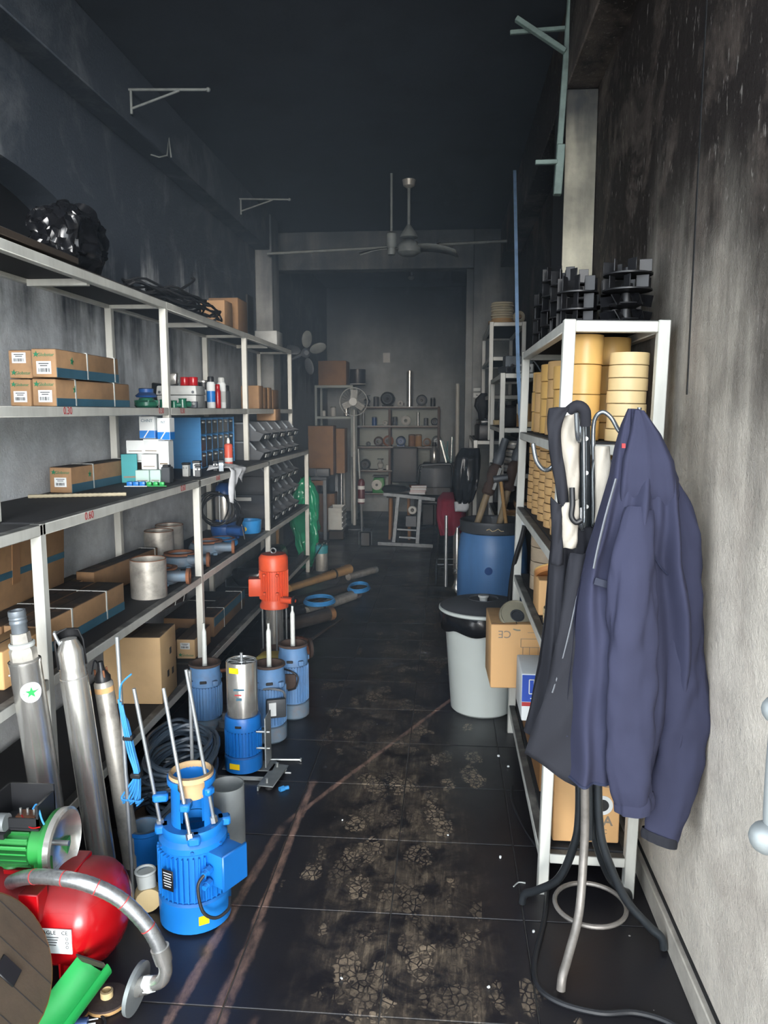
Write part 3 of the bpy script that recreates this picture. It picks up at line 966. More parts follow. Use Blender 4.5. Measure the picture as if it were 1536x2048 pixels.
t = thing('sealant_tube', 'orange-red sealant cartridge standing with white nozzle at deck edge', 'cartridge', (-1.60, 5.55, Z3))
B().lathe([(0, 0), (0.03, 0), (0.03, 0.15), (0.024, 0.16), (0.012, 0.165), (0, 0.165)], 20).done('body', mat('coral_label', '#e0614c', 0.4, 0, 0.2, 0.1), t)
B().lathe([(0.010, 0.165), (0.012, 0.18), (0.006, 0.205), (0, 0.206)], 12).done('nozzle', 'paper_white', t)
B().lathe([(0.0305, 0.03), (0.0305, 0.06)], 20).done('white_band', 'paper_white', t)

b = B()
n, mN = 15, 13
vs = []
for i in range(n):
    row = []
    for j in range(mN):
        u, v = i / (n - 1), j / (mN - 1)
        y = 5.02 + 0.30 * u + 0.05 * math.sin(v * 5)
        s = v * 0.34
        if s < 0.16:
            x, z = -1.60 + s, Z3 + 0.006 + 0.035 * abs(math.sin(u * 9 + v * 3)) * (1 - v)
        else:
            x, z = -1.438 + 0.02 * math.sin(u * 14), Z3 + 0.012 - (s - 0.16) * (0.75 + 0.5 * math.sin(u * 5 + 1))
        row.append(b.bm.verts.new((x + 0.008 * math.sin(u * 17 + v * 7), y, z)))
    vs.append(row)
for i in range(n - 1):
    for j in range(mN - 1):
        b.bm.faces.new((vs[i][j], vs[i + 1][j], vs[i + 1][j + 1], vs[i][j + 1]))
o = b.done('rag', mat('rag_white', '#c9ccd0', 0.8, 0, 0.1, 0.2, (0.12, 0.12, 0.13), 20), None, True, 80)
sm = o.modifiers.new('thickness', 'SOLIDIFY')
sm.thickness = 0.004
tag(o, 'crumpled white rag hanging over the deck edge below the drawers', 'rag')


def storage_bin(w, d, h, label, loc, rz=0.0, group='black stacking bins on the rack', proto={}):
    """Open-fronted bin, mouth towards +x."""
    key = (w, d, h)
    if key in proto:
        return dup(proto[key], loc, rz, label, group)
    t = thing('storage_bin', label, 'bin', loc, rz, group)
    e = 0.005
    side = [(-d / 2, 0), (d / 2 - 0.04, 0), (d / 2, h * 0.38), (d / 2 - 0.07, h * 0.55), (d / 2 - 0.12, h), (-d / 2, h)]
    for s in (-1, 1):
        M = Matrix.Translation((0, s * (w / 2 - e / 2), 0)) @ Euler((PI / 2, 0, 0)).to_matrix().to_4x4()
        B().prism(side, -e / 2, e / 2, M).done('side_panel', 'charcoal_plastic', t, False)
    B().bx(-d / 2, -d / 2 + e, -w / 2 + e, w / 2 - e, e, h).done('back_panel', 'charcoal_plastic', t, False)
    B().bx(-d / 2, d / 2 - 0.04, -w / 2 + e, w / 2 - e, 0, e).done('base', 'charcoal_plastic', t, False)
    B().bar((d / 2 - 0.04, 0, 0.003), (d / 2 - 0.003, 0, h * 0.38), 0.006, w - 2 * e, up=(0, 1, 0)).done('front_lip', 'charcoal_plastic', t)
    b = B()
    for s in (-1, 1):
        b.bar((-d / 2, s * w / 2, h - 0.006), (d / 2 - 0.12, s * w / 2, h - 0.006), 0.008, 0.012)
        b.bar((d / 2 - 0.12, s * w / 2, h - 0.006), (d / 2 - 0.065, s * w / 2, h * 0.56), 0.008, 0.012)
    b.done('rim', 'grey_steel', t)
    B().box((d / 2 - 0.008, 0, h * 0.2), (0.006, w * 0.4, 0.03), (0, 0.3, 0)).done('label_holder', 'grey_plastic', t)
    proto[key] = t
    return t


ORD = ('first', 'second', 'third', 'fourth', 'fifth', 'sixth', 'seventh')
for r in range(2):
    for k in range(5):
        storage_bin(0.29, 0.36, 0.15, f"black stacking bin, {('lower', 'upper')[r]} row of the desk-high deck, {ORD[k]} beyond the third post", (-1.68, 6.38 + 0.315 * k, Z3 + 0.155 * r))
for r in range(3):
    for k in range(4):
        storage_bin(0.26, 0.32, 0.16, f"black stacking bin on the waist-high deck, {('bottom', 'middle', 'top')[r]} row, {ORD[k]} past the third post", (-1.66, 6.72 + 0.295 * k, Z4 + 0.165 * r))
for r in range(2):
    storage_bin(0.38, 0.30, 0.20, ('large black bin on the waist-high deck turned end-on, lower of two', 'large black bin stacked end-on over another on the waist-high deck')[r], (-1.69, 6.37, Z4 + 0.205 * r), -PI / 2)
carton('carton lettered in black on the bins at the end of the rack', 0.18, 0.22, 0.11, (-1.68, 7.2, Z3 + 0.31), 0.0, 'cardboard')

# ------------------------------------------------------------------ waist-high deck: steel sleeves, casings, pumps
for i, (x, y, lab) in enumerate(((-1.56, 3.86, 'short steel pipe sleeve at the front of the waist-high deck'), (-1.86, 4.80, 'steel pipe sleeve behind the narrow carton, nearer the aisle'), (-1.885, 5.06, 'steel pipe sleeve standing behind another by the wall post'))):
    t = thing('pipe_sleeve', lab, 'pipe', (x, y, Z4), 0, 'steel pipe sleeves on the deck')
    B().lathe([(0.088, 0), (0.093, 0), (0.093, 0.20), (0.088, 0.20), (0.088, 0)], 32).done('tube', 'stainless_dull', t)
    B().torus((0, 0, 0.2), 0.0905, 0.003, 32, 6).done('rim', 'rust', t)


def volute(label, loc, rz, s=1.0, m='blue_grey'):
    t = thing('pump_casing', label, 'pump casing', loc, rz, 'blue-grey pump casings on the deck')
    B().lathe([(0.05, 0), (0.115 * s, 0.0), (0.135 * s, 0.015), (0.14 * s, 0.045 * s), (0.125 * s, 0.075 * s), (0.1 * s, 0.085 * s), (0.085 * s, 0.085 * s), (0.085 * s, 0.03), (0.05, 0.02), (0.05, 0)], 28).done('volute', m, t)
    B().lathe([(0.084 * s, 0.08 * s), (0.11 * s, 0.082 * s), (0.112 * s, 0.095 * s), (0.084 * s, 0.097 * s), (0.084 * s, 0.08 * s)], 28).done('rim_flange', 'rust', t)
    B().cyl((0.06 * s, -0.09 * s, 0.055 * s), (0.19 * s, -0.09 * s, 0.055 * s), 0.036 * s, 0.034 * s, 18).done('outlet', m, t)
    b = B().lathe([(0.026 * s, 0), (0.05 * s, 0), (0.05 * s, 0.018), (0.026 * s, 0.018), (0.026 * s, 0)], 20, Matrix.Translation((0.185 * s, -0.09 * s, 0.055 * s)) @ Euler((0, PI / 2, 0)).to_matrix().to_4x4())
    b.done('outlet_flange', 'rust', t)
    for k in range(3):
        a = 1 + 2.1 * k
        B().box((0.13 * s * math.cos(a), 0.13 * s * math.sin(a), 0.01), (0.04, 0.03, 0.02), (0, 0, a), 0.004).done('foot', m, t)
    return t


volute('blue-grey pump casing with rusty rim in front of the post', (-1.63, 4.19, Z4), 0.15, 0.92)
volute('blue-grey pump casing half behind the rack post', (-1.67, 4.66, Z4), 0.2, 0.92)
volute('rusty-rimmed casing beyond the post, outlet towards the aisle', (-1.64, 5.12, Z4), 0.2, 0.92, 'blue_grey')

t = thing('submersible_pump', 'blue and steel submersible pump wrapped in its black cable', 'pump', (-1.69, 5.72, Z4))
B().lathe([(0, 0.0), (0.095, 0.0), (0.10, 0.02), (0.11, 0.06), (0.11, 0.10), (0.085, 0.125), (0.07, 0.15), (0, 0.15)], 26).done('base_casing', 'blue_dark', t)
for k in range(5):
    a = k * 2 * PI / 5 - 1.2
    B().box((0.09 * math.cos(a), 0.09 * math.sin(a), 0.0125), (0.035, 0.04, 0.025), (0, 0, a), 0.004).done('foot', 'blue_dark', t)
B().cyl((0.05, -0.10, 0.08), (0.17, -0.13, 0.08), 0.035, 0.038, 16).done('outlet', 'blue_dark', t)
B().lathe([(0.068, 0.14), (0.07, 0.16), (0.07, 0.33), (0.066, 0.335)], 26).done('motor_shell', 'stainless', t)
B().lathe([(0.072, 0.33), (0.074, 0.345), (0.062, 0.40), (0.03, 0.43), (0, 0.43)], 24).done('cap', 'blue_dark', t)
B().tube([(-0.05, 0, 0.41), (-0.04, 0, 0.47), (0.04, 0, 0.47), (0.05, 0, 0.41)], 0.008, 8, smooth=4).done('handle', 'black_plastic', t)
for a in (0.3, 2.4, 4.5):
    B().cyl((0.08 * math.cos(a), 0.08 * math.sin(a), 0.12), (0.08 * math.cos(a), 0.08 * math.sin(a), 0.37), 0.004, None, 8).done('tie_rod', 'steel_rod', t)
b = B()
for k in range(5):
    c = Vector((0.02 * k - 0.06, -0.09 - 0.006 * k, 0.24))
    pts = []
    for i in range(20):
        a = 2 * PI * i / 20
        pts.append(c + Vector(((0.115 + 0.008 * k) * math.cos(a), 0.035 * math.sin(a * 2 + k) - 0.01, (0.13 - 0.006 * k) * math.sin(a))))
    b.tube(pts, 0.0055, 6, closed=True)
b.tube([(0.03, -0.08, 0.12), (0.14, -0.12, 0.16), (0.17, -0.13, 0.10), (0.19, -0.15, 0.02)], 0.0055, 6, smooth=4)
b.done('cable_coil', 'cable_black', t)
B().lathe([(0.0, 0), (0.022, 0), (0.022, 0.09), (0, 0.095)], 12, Matrix.Translation((0.14, -0.12, 0.13)) @ Euler((0.5, 0.5, 0)).to_matrix().to_4x4()).done('float_switch', 'black_plastic', t)
t = thing('flange_ring', 'flat sky-blue flange ring lying before the submersible pump', 'flange', (-1.635, 5.42, Z4))
B().lathe([(0.07, 0), (0.115, 0), (0.122, 0.012), (0.118, 0.036), (0.105, 0.042), (0.10, 0.05), (0.085, 0.05), (0.07, 0.035), (0.07, 0)], 30).done('ring', 'blue_sky', t)
B().lathe([(0.084, 0.049), (0.101, 0.049), (0.101, 0.054), (0.084, 0.054), (0.084, 0.049)], 30).done('rust_face', 'rust', t)
t = thing('cover_dish', 'sky-blue fan cover dish with yellow dot beside the pump', 'cover', (-1.58, 6.02, Z4))
B().lathe([(0.0, 0.004), (0.085, 0.0), (0.092, 0.01), (0.098, 0.10), (0.095, 0.104), (0.09, 0.1), (0.084, 0.012), (0, 0.012)], 28).done('shell', 'blue_sky', t)
B().cyl((-0.015, -0.098, 0.04), (-0.015, -0.093, 0.04), 0.018, None, 16).done('sticker', 'yellow_label', t)

# ------------------------------------------------------------------ top of the rack
t = thing('wrapped_bundle', 'bulky bundle in crinkled shiny black plastic on the rack top', 'bundle', (-1.755, 3.56, Z1 + 0.013))
b = B().box((0, 0, 0.145), (0.26, 0.38, 0.29), None, 0.1, 4)
bmesh.ops.subdivide_edges(b.bm, edges=b.bm.edges[:], cuts=4, use_grid_fill=True)
for v in b.bm.verts:
    d = mnoise.noise_vector(v.co * 9) * 0.04 + mnoise.noise_vector(v.co * 30) * 0.022
    v.co += d
    v.co.z = max(v.co.z, 0.0)
b.done('plastic_wrap', 'black_gloss', t, True, 22)
for i, (dx, y0, y1, z) in enumerate(((0.0, 2.7, 3.35, 0.03), (0.05, 3.2, 5.2, 0.012))):
    o = B().bx(-0.15, 0.15 - 0.04 * i, y0, y1, 0, z, 0.003).done('loose_board', 'wood_burnt')
    place(tag(o, ('short burnt board lying on the rack top before the bundle', 'long burnt board under the black bundle on the rack top')[i], 'board'), (-1.76 + dx * 0.4, 0, Z1 if i else Z1 + 0.012))
b = B()
rc = random.Random(5)
for k in range(13):
    cx, cy = -1.70 + rc.uniform(-0.03, 0.05), 4.85 + rc.uniform(-0.25, 0.25)
    rx, ry = rc.uniform(0.10, 0.16), rc.uniform(0.35, 0.6)
    pts = [(cx + rx * math.cos(2 * PI * i / 26), cy + ry * math.sin(2 * PI * i / 26), Z1 + 0.02 + 0.006 * k + 0.012 * math.sin(i * 1.3 + k)) for i in range(26)]
    b.tube(pts, 0.007, 6, closed=True)
tag(b.done('hose_coil', 'black_rubber'), 'loose coil of thin black hose on the rack top', 'hose')
o = B().tube([(-1.62, 4.6, Z1 + 0.1), (-1.66, 5.05, Z1 + 0.24), (-1.70, 5.15, Z1 + 0.28)], 0.009, 8, smooth=5).done('bent_hose', 'black_rubber')
tag(o, 'stiff black hose end sticking up from the coil', 'hose')
o.location.z = -0.02
carton('brown carton on the rack top behind the black hose coil', 0.20, 0.22, 0.22, (-1.80, 6.0, Z1), 0.0, 'cardboard')
carton('larger brown carton on the rack top, second behind the coil', 0.24, 0.3, 0.28, (-1.80, 6.35, Z1), 0.0, 'cardboard_dark')
carton('pale grey box at the far end of the rack top', 0.22, 0.26, 0.16, (-1.78, 7.7, Z1), 0.0, 'grey_plastic')
o = B().box((0, 0, 0.22), (0.02, 0.2, 0.44), (0.0, 0.0, 0.0), 0.003).done('plywood_sheet', 'soot_black')
place(tag(o, 'dark upright sheet standing on the rack top near the pillar', 'sheet'), (-1.84, 7.2, Z1))

# ------------------------------------------------------------------ end of the bottom deck
t = thing('metal_tray', 'sooty sheet-metal tray at the end of the bottom deck', 'tray', (-1.68, 7.1, Z5))
B().bx(-0.22, 0.2, -0.7, 0.7, 0, 0.006).done('base', 'grey_dark', t, False)
for x in (-0.22, 0.2):
    B().bx(x - 0.004, x + 0.004, -0.7, 0.7, 0, 0.07).done('wall', 'grey_dark', t, False)
t = B().box((0, 0, 0.08), (0.3, 0.36, 0.16), None, 0.06, 3).jitter(0.03, 12).done('scrap_bag', 'black_gloss')
place(tag(t, 'clear-black bag of scrap metal on the bottom deck end', 'bag'), (-1.68, 6.5, Z5 + 0.03))
t = B().box((0, 0, 0.09), (0.26, 0.3, 0.18), None, 0.07, 3).jitter(0.03, 10, 4).done('scrap_bag', 'black_gloss')
place(tag(t, 'black bag behind the scrap bag by the green sheet', 'bag'), (-1.70, 7.35, Z5 + 0.02))

# ------------------------------------------------------------------ motors and pumps standing on the floor
def fins(b, r, z0, z1, n, depth=0.012, th=0.0035, skip=None):
    for k in range(n):
        a = 2 * PI * k / n
        if skip and skip(a):
            continue
        b.box(((r + depth / 2) * math.cos(a), (r + depth / 2) * math.sin(a), (z0 + z1) / 2), (depth, th, z1 - z0), (0, 0, a))
    return b


def gland(t, c, d, m='blue_bright'):
    c, d = Vector(c), Vector(d).normalized()
    B().cyl(c, c + d * 0.02, 0.014, 0.014, 6).cyl(c + d * 0.02, c + d * 0.034, 0.011, 0.009, 12).done('cable_gland', m, t)


# the bright blue flange motor with three long studs
t = thing('electric_motor', 'bright blue electric motor standing with three long threaded studs', 'motor', (-0.835, 2.36, 0))
r = 0.112
B().lathe([(0, 0), (r * 0.9, 0), (r + 0.006, 0.01), (r + 0.008, 0.105), (r + 0.001, 0.112), (0, 0.112)], 36).done('fan_cover', 'blue_bright', t)
b = B().lathe([(r - 0.006, 0.11), (r - 0.006, 0.275), (r, 0.28), (r, 0.30), (r - 0.012, 0.315), (0.07, 0.322), (0.07, 0.318)], 36)
fins(b, r - 0.008, 0.118, 0.27, 40, 0.015, 0.004)
b.done('finned_body', 'blue_bright', t)
b = B().lathe([(0.066, 0.315), (0.10, 0.315), (0.102, 0.335), (0.098, 0.345), (0.066, 0.345), (0.066, 0.315)], 36)
for k in range(4):
    a = k * PI / 2 + 0.35
    b.box((0.1 * math.cos(a), 0.1 * math.sin(a), 0.33), (0.045, 0.04, 0.03), (0, 0, a), 0.006)
b.done('end_flange', 'blue_bright', t)
b = B().lathe([(0.066, 0.345), (0.07, 0.345), (0.068, 0.47), (0.079, 0.485), (0.079, 0.505), (0.062, 0.505), (0.058, 0.49), (0.058, 0.36)], 32, None, False, -PI * 0.22, PI * 1.42)
b.done('lantern_bracket', 'blue_bright', t)
B().lathe([(0.06, 0.50), (0.073, 0.50), (0.073, 0.517), (0.066, 0.522), (0.062, 0.517), (0.058, 0.44), (0.02, 0.42), (0, 0.42)], 32).done('rusty_collar', 'cardboard_pale', t)
for k, (p, q) in enumerate((((-0.099, -0.03, 0.335), (-0.171, -0.03, 0.806)), ((0.027, -0.105, 0.335), (-0.072, -0.03, 0.81)), ((0.079, -0.02, 0.35), (0.005, -0.03, 0.875)), ((-0.03, 0.095, 0.335), (-0.015, 0.06, 0.84)))):
    p, q = Vector(p), Vector(q)
    m_ = p.lerp(q, 0.21)
    an = math.atan2(m_.y, m_.x)
    B().box((m_.x * 0.86, m_.y * 0.86, m_.z), (0.05, 0.034, 0.028), (0, 0, an), 0.006).done('lug', 'blue_bright', t)
    st = B().cyl(p, q, 0.0062, None, 10).done('threaded_stud', 'steel_rod', t)
    B().cyl(p, p + (q - p).normalized() * 0.02, 0.013, None, 6).done('nut', 'bolt_zinc', st)
B().box((0.118, -0.05, 0.225), (0.085, 0.10, 0.115), (0, 0, -0.5), 0.008, 2).done('terminal_box', 'blue_bright', t)
B().box((0.160, -0.073, 0.228), (0.010, 0.112, 0.125), (0, 0, -0.5), 0.004).done('terminal_lid', 'blue_motor', t)
gland(t, (0.085, -0.10, 0.235), (-0.3, -1, -0.1))
gland(t, (0.085, -0.10, 0.19), (-0.3, -1, -0.1))
B().tube([(0.077, -0.13, 0.232), (0.06, -0.145, 0.20), (0.075, -0.15, 0.12), (0.11, -0.13, 0.085), (0.14, -0.09, 0.09), (0.135, -0.05, 0.105)], 0.0055, 8, smooth=5).done('cable', 'cable_black', t)
np_ = B().box((-0.048, -0.1195, 0.20), (0.046, 0.003, 0.07), (0, 0, -0.38), 0.001).done('nameplate', 'black_plastic', t)
b = B()
for k in range(6):
    b.box((-0.048, -0.1215, 0.225 - 0.009 * k), (0.034 - 0.004 * (k % 3), 0.001, 0.0028), (0, 0, -0.38))
b.done('nameplate_print', 'paper_white', np_, False)
B().box((0.062, -0.1025, 0.055), (0.034, 0.002, 0.03), (0, 0, 0.55)).done('warning_label', 'yellow_label', t, False)
for a in (3.9, 5.0, 5.9):
    B().cyl((0.108 * math.cos(a), 0.108 * math.sin(a), 0.29), (0.118 * math.cos(a), 0.118 * math.sin(a), 0.29), 0.006, None, 6).done('screw', 'blue_motor', t)

o = thing('steel_tube', 'open grey zinc tube standing behind the bright blue motor', 'tube', (-0.795, 2.62, 0))
B().lathe([(0.060, 0), (0.064, 0), (0.064, 0.34), (0.060, 0.34), (0.060, 0.0)], 32).done('tube_wall', 'zinc_grey', o)
B().lathe([(0, 0.004), (0.0595, 0.004)], 24).done('bottom', 'grey_dark', o)

# clean blue motor with steel pump on top, clamped to an angle bracket
t = thing('pump_motor', 'clean blue motor carrying a shiny steel pump stage, yellow labels', 'pump', (-0.945, 3.40, 0))
r = 0.083
B().lathe([(0, 0.022), (r * 0.9, 0.022), (r + 0.005, 0.03), (r + 0.006, 0.098), (r, 0.104), (0, 0.104)], 32).done('fan_cover', 'blue_motor', t)
b = B().lathe([(r - 0.006, 0.10), (r - 0.006, 0.225), (r + 0.002, 0.228), (r + 0.002, 0.275), (r - 0.004, 0.29), (0.04, 0.292)], 32)
fins(b, r - 0.008, 0.11, 0.222, 32, 0.012, 0.0035)
b.done('finned_body', 'blue_motor', t)
B().lathe([(0.066, 0.285), (0.072, 0.292), (0.072, 0.545), (0.069, 0.55), (0.066, 0.545), (0.066, 0.53)], 36).done('steel_shell', 'stainless', t)
b = B().torus((0, 0, 0.543), 0.066, 0.004, 32, 6).torus((0, 0, 0.543), 0.018, 0.005, 20, 6)
for k in range(9):
    a = k * 2 * PI / 9
    b.bar((0.018 * math.cos(a), 0.018 * math.sin(a), 0.542), (0.066 * math.cos(a + 0.15), 0.066 * math.sin(a + 0.15), 0.542), 0.004, 0.006)
b.done('spoked_cover', 'steel_rod', t)
B().lathe([(0, 0.535), (0.061, 0.535)], 24).done('dark_inlet', 'black_plastic', t)
B().cyl((0, 0, 0.535), (0, 0, 0.585), 0.008, 0.007, 12).done('shaft', 'steel_rod', t)
B().box((-0.018, -0.0705, 0.52), (0.046, 0.004, 0.026), (0, 0, -0.25)).done('warning_label', 'yellow_label', t, False)
B().box((-0.02, -0.0865, 0.065), (0.05, 0.004, 0.026), (0, 0, -0.22)).done('warning_label', 'yellow_label', t, False)
B().box((0.004, -0.0727, 0.43), (0.05, 0.001, 0.009), (0, 0, 0.08)).box((0.004, -0.0727, 0.385), (0.026, 0.001, 0.012), (0, 0, 0.08)).done('blue_print', 'print_blue', t, False)
B().box((0, -0.0727, 0.405), (0.032, 0.001, 0.006), (0, 0, 0.08)).done('red_print', 'rail_red_ink', t, False)
B().box((0.0, -0.084, 0.255), (0.03, 0.006, 0.012), None, 0.002).done('vent_slot', 'black_plastic', t)
for z in (0.135, 0.215):
    B().cyl((0.07, -0.03, z), (0.135, -0.03, z), 0.006, None, 10).done('bolt', 'bolt_zinc', t)
b = B().box((0.118, 0.0, 0.17), (0.006, 0.11, 0.24), None, 0.001)
b.done('angle_plate', 'zinc_grey', t)
b = B().box((0.155, -0.06, 0.018), (0.075, 0.22, 0.006), (0, 0, -0.12), 0.002).box((0.02, 0.03, 0.0185), (0.24, 0.10, 0.005))
b.box((0.0, -0.085, 0.012), (0.24, 0.006, 0.018)).box((0.11, -0.15, 0.01), (0.006, 0.06, 0.02))
b.done('base_plate', 'zinc_grey', t)
for y in (-0.14, 0.02):
    B().cyl((0.155 + (0.0 if y > -0.05 else -0.012), y, 0.018), (0.155 + (0.0 if y > -0.05 else -0.012), y, 0.042), 0.007, None, 8).done('bolt', 'bolt_zinc', t)
for y in (-0.15, 0.04):
    B().cyl((0.155, y, 0.0), (0.155, y, 0.016), 0.018, None, 14).done('rubber_foot', 'black_rubber', t)


def worn_motor(label, loc, rz, h=0.40, r=0.082, box=None, shaft=0.22, m='blue_worn'):
    t = thing('electric_motor', label, 'motor', loc, rz, 'worn blue motors standing in a row')
    B().lathe([(0, 0.0), (r * 0.9, 0), (r + 0.004, 0.012), (r + 0.005, 0.085), (r, 0.09), (0, 0.09)], 30).done('fan_cover', 'blue_grey', t)
    b = B().lathe([(r - 0.006, 0.088), (r - 0.006, h - 0.11), (r, h - 0.105), (r, h - 0.06), (r - 0.006, h - 0.03), (r - 0.004, h)], 30)
    fins(b, r - 0.008, 0.1, h - 0.11, 32, 0.012, 0.0036)
    b.done('finned_body', m, t)
    B().lathe([(r - 0.004, h - 0.004), (r + 0.002, h), (r, h + 0.01), (r - 0.014, h + 0.01), (r - 0.018, h - 0.03), (0.02, h - 0.04), (0, h - 0.04)], 30).done('rusty_end', 'rust_dark', t)
    B().lathe([(0.014, h - 0.045), (0.02, h - 0.04), (0.02, h - 0.015), (0.014, h - 0.01)], 14).done('bearing_collar', 'grey_steel', t)
    B().lathe([(0.0125, h - 0.05), (0.0125, h + shaft * 0.8), (0.006, h + shaft * 0.88), (0.006, h + shaft), (0, h + shaft)], 14).done('shaft', 'strap_white', t)
    B().box((-0.01, -r - 0.0005, h - 0.075), (0.036, 0.006, 0.016), None, 0.003).done('vent_slot', 'black_plastic', t)
    if box == 'plate':
        B().box((0.02, -r - 0.012, h * 0.5), (0.10, 0.03, 0.10), None, 0.008, 2).done('terminal_box', 'charcoal_plastic', t)
        B().box((0.0, -r - 0.0285, h * 0.5), (0.036, 0.003, 0.07)).done('rating_plate', 'paper_white', t, False)
        B().tube([(0.07, -r + 0.01, h * 0.6), (0.055, -r - 0.02, h * 0.72), (0.0, -r - 0.015, h * 0.76), (-0.04, -r + 0.012, h * 0.74)], 0.006, 8, smooth=4).done('cable', 'cable_grey', t)
    elif box == 'open':
        B().box((-0.01, -r - 0.004, h * 0.55), (0.07, 0.02, 0.09), None, 0.01, 2).done('open_terminals', 'rust_dark', t)
        B().tube([(-0.06, -r + 0.02, h * 0.72), (0.0, -r - 0.014, h * 0.70), (0.035, -r - 0.014, h * 0.62), (0.02, -r - 0.018, h * 0.48), (-0.02, -r - 0.016, h * 0.44)], 0.005, 8, smooth=5).done('cable', 'cable_black', t)
    for k in range(4):
        a = k * PI / 2 + 0.6
        B().box(((r + 0.006) * math.cos(a), (r + 0.006) * math.sin(a), h - 0.085), (0.02, 0.03, 0.03), (0, 0, a), 0.004).done('lug', m, t)
    return t


worn_motor('worn blue motor with pale shaft behind the clean blue motor, rack side', (-1.265, 3.84, 0), 0.3, 0.375, 0.083, None)
worn_motor('worn blue motor with grey terminal box and white rating plate', (-0.905, 3.78, 0), 0.35, 0.40, 0.082, 'plate')
worn_motor('worn blue motor with open wiring, last of the row towards the aisle', (-0.845, 4.10, 0), 0.1, 0.41, 0.082, 'open')
o = thing('small_motor', 'small black capacitor motor between the worn motor and clean motor', 'motor', (-1.10, 3.62, 0))
B().lathe([(0, 0.0), (0.04, 0), (0.045, 0.01), (0.045, 0.12), (0.035, 0.13), (0, 0.13)], 18).done('body', 'black_plastic', o)
B().lathe([(0.03, 0.13), (0.03, 0.16), (0.012, 0.165), (0.012, 0.2), (0, 0.2)], 16).done('neck', 'grey_dark', o)

t = thing('multistage_pump', 'orange motor on a slim steel multistage pump', 'pump', (-1.20, 5.20, 0))
r = 0.098
B().lathe([(0, 0), (0.10, 0.0), (0.10, 0.03), (0.07, 0.05), (0.07, 0.08), (0, 0.08)], 24).done('pump_foot', 'rust_dark', t)
B().lathe([(0.062, 0.07), (0.062, 0.33), (0.07, 0.335)], 26).done('steel_sleeve', 'stainless', t)
for a in (0.4, 1.9, 3.6, 5.1):
    B().cyl((0.085 * math.cos(a), 0.085 * math.sin(a), 0.03), (0.085 * math.cos(a), 0.085 * math.sin(a), 0.37), 0.006, None, 8).done('tie_rod', 'steel_rod', t)
B().lathe([(0.06, 0.33), (0.10, 0.335), (0.10, 0.355), (0.088, 0.375), (0.088, 0.40)], 28).done('coupling_flange', 'orange_paint', t)
b = B().lathe([(r - 0.008, 0.395), (r - 0.008, 0.60), (r, 0.605)], 30)
fins(b, r - 0.010, 0.40, 0.60, 34, 0.014, 0.0036)
b.done('finned_body', 'orange_paint', t)
B().lathe([(r - 0.004, 0.60), (r + 0.004, 0.606), (r + 0.004, 0.69), (r - 0.014, 0.715), (0, 0.718)], 30).done('fan_cover', 'orange_paint', t)
B().torus((0.0, 0, 0.735), 0.018, 0.005, 18, 6, (PI / 2, 0, 0)).done('lifting_eye', 'steel_rod', t)
B().box((-0.125, -0.03, 0.485), (0.09, 0.09, 0.125), (0, 0, 0.2), 0.006, 2).done('terminal_box', 'orange_paint', t)
B().cyl((0.06, -0.05, 0.40), (0.165, -0.08, 0.40), 0.026, 0.024, 16).done('outlet', 'orange_paint', t)
B().lathe([(0.012, 0), (0.04, 0), (0.04, 0.014), (0.012, 0.014)], 16, Matrix.Translation((0.155, -0.077, 0.40)) @ Euler((0, PI / 2, -0.28)).to_matrix().to_4x4()).done('outlet_flange', 'black_plastic', t)
for z in (0.45, 0.58):
    for x in (-0.045, 0.045):
        B().box((x, -0.095, z), (0.02, 0.022, 0.02), None, 0.004).done('boss', 'orange_paint', t)

# ------------------------------------------------------------------ tall borehole pumps leaning on the rack
STK = 0.25


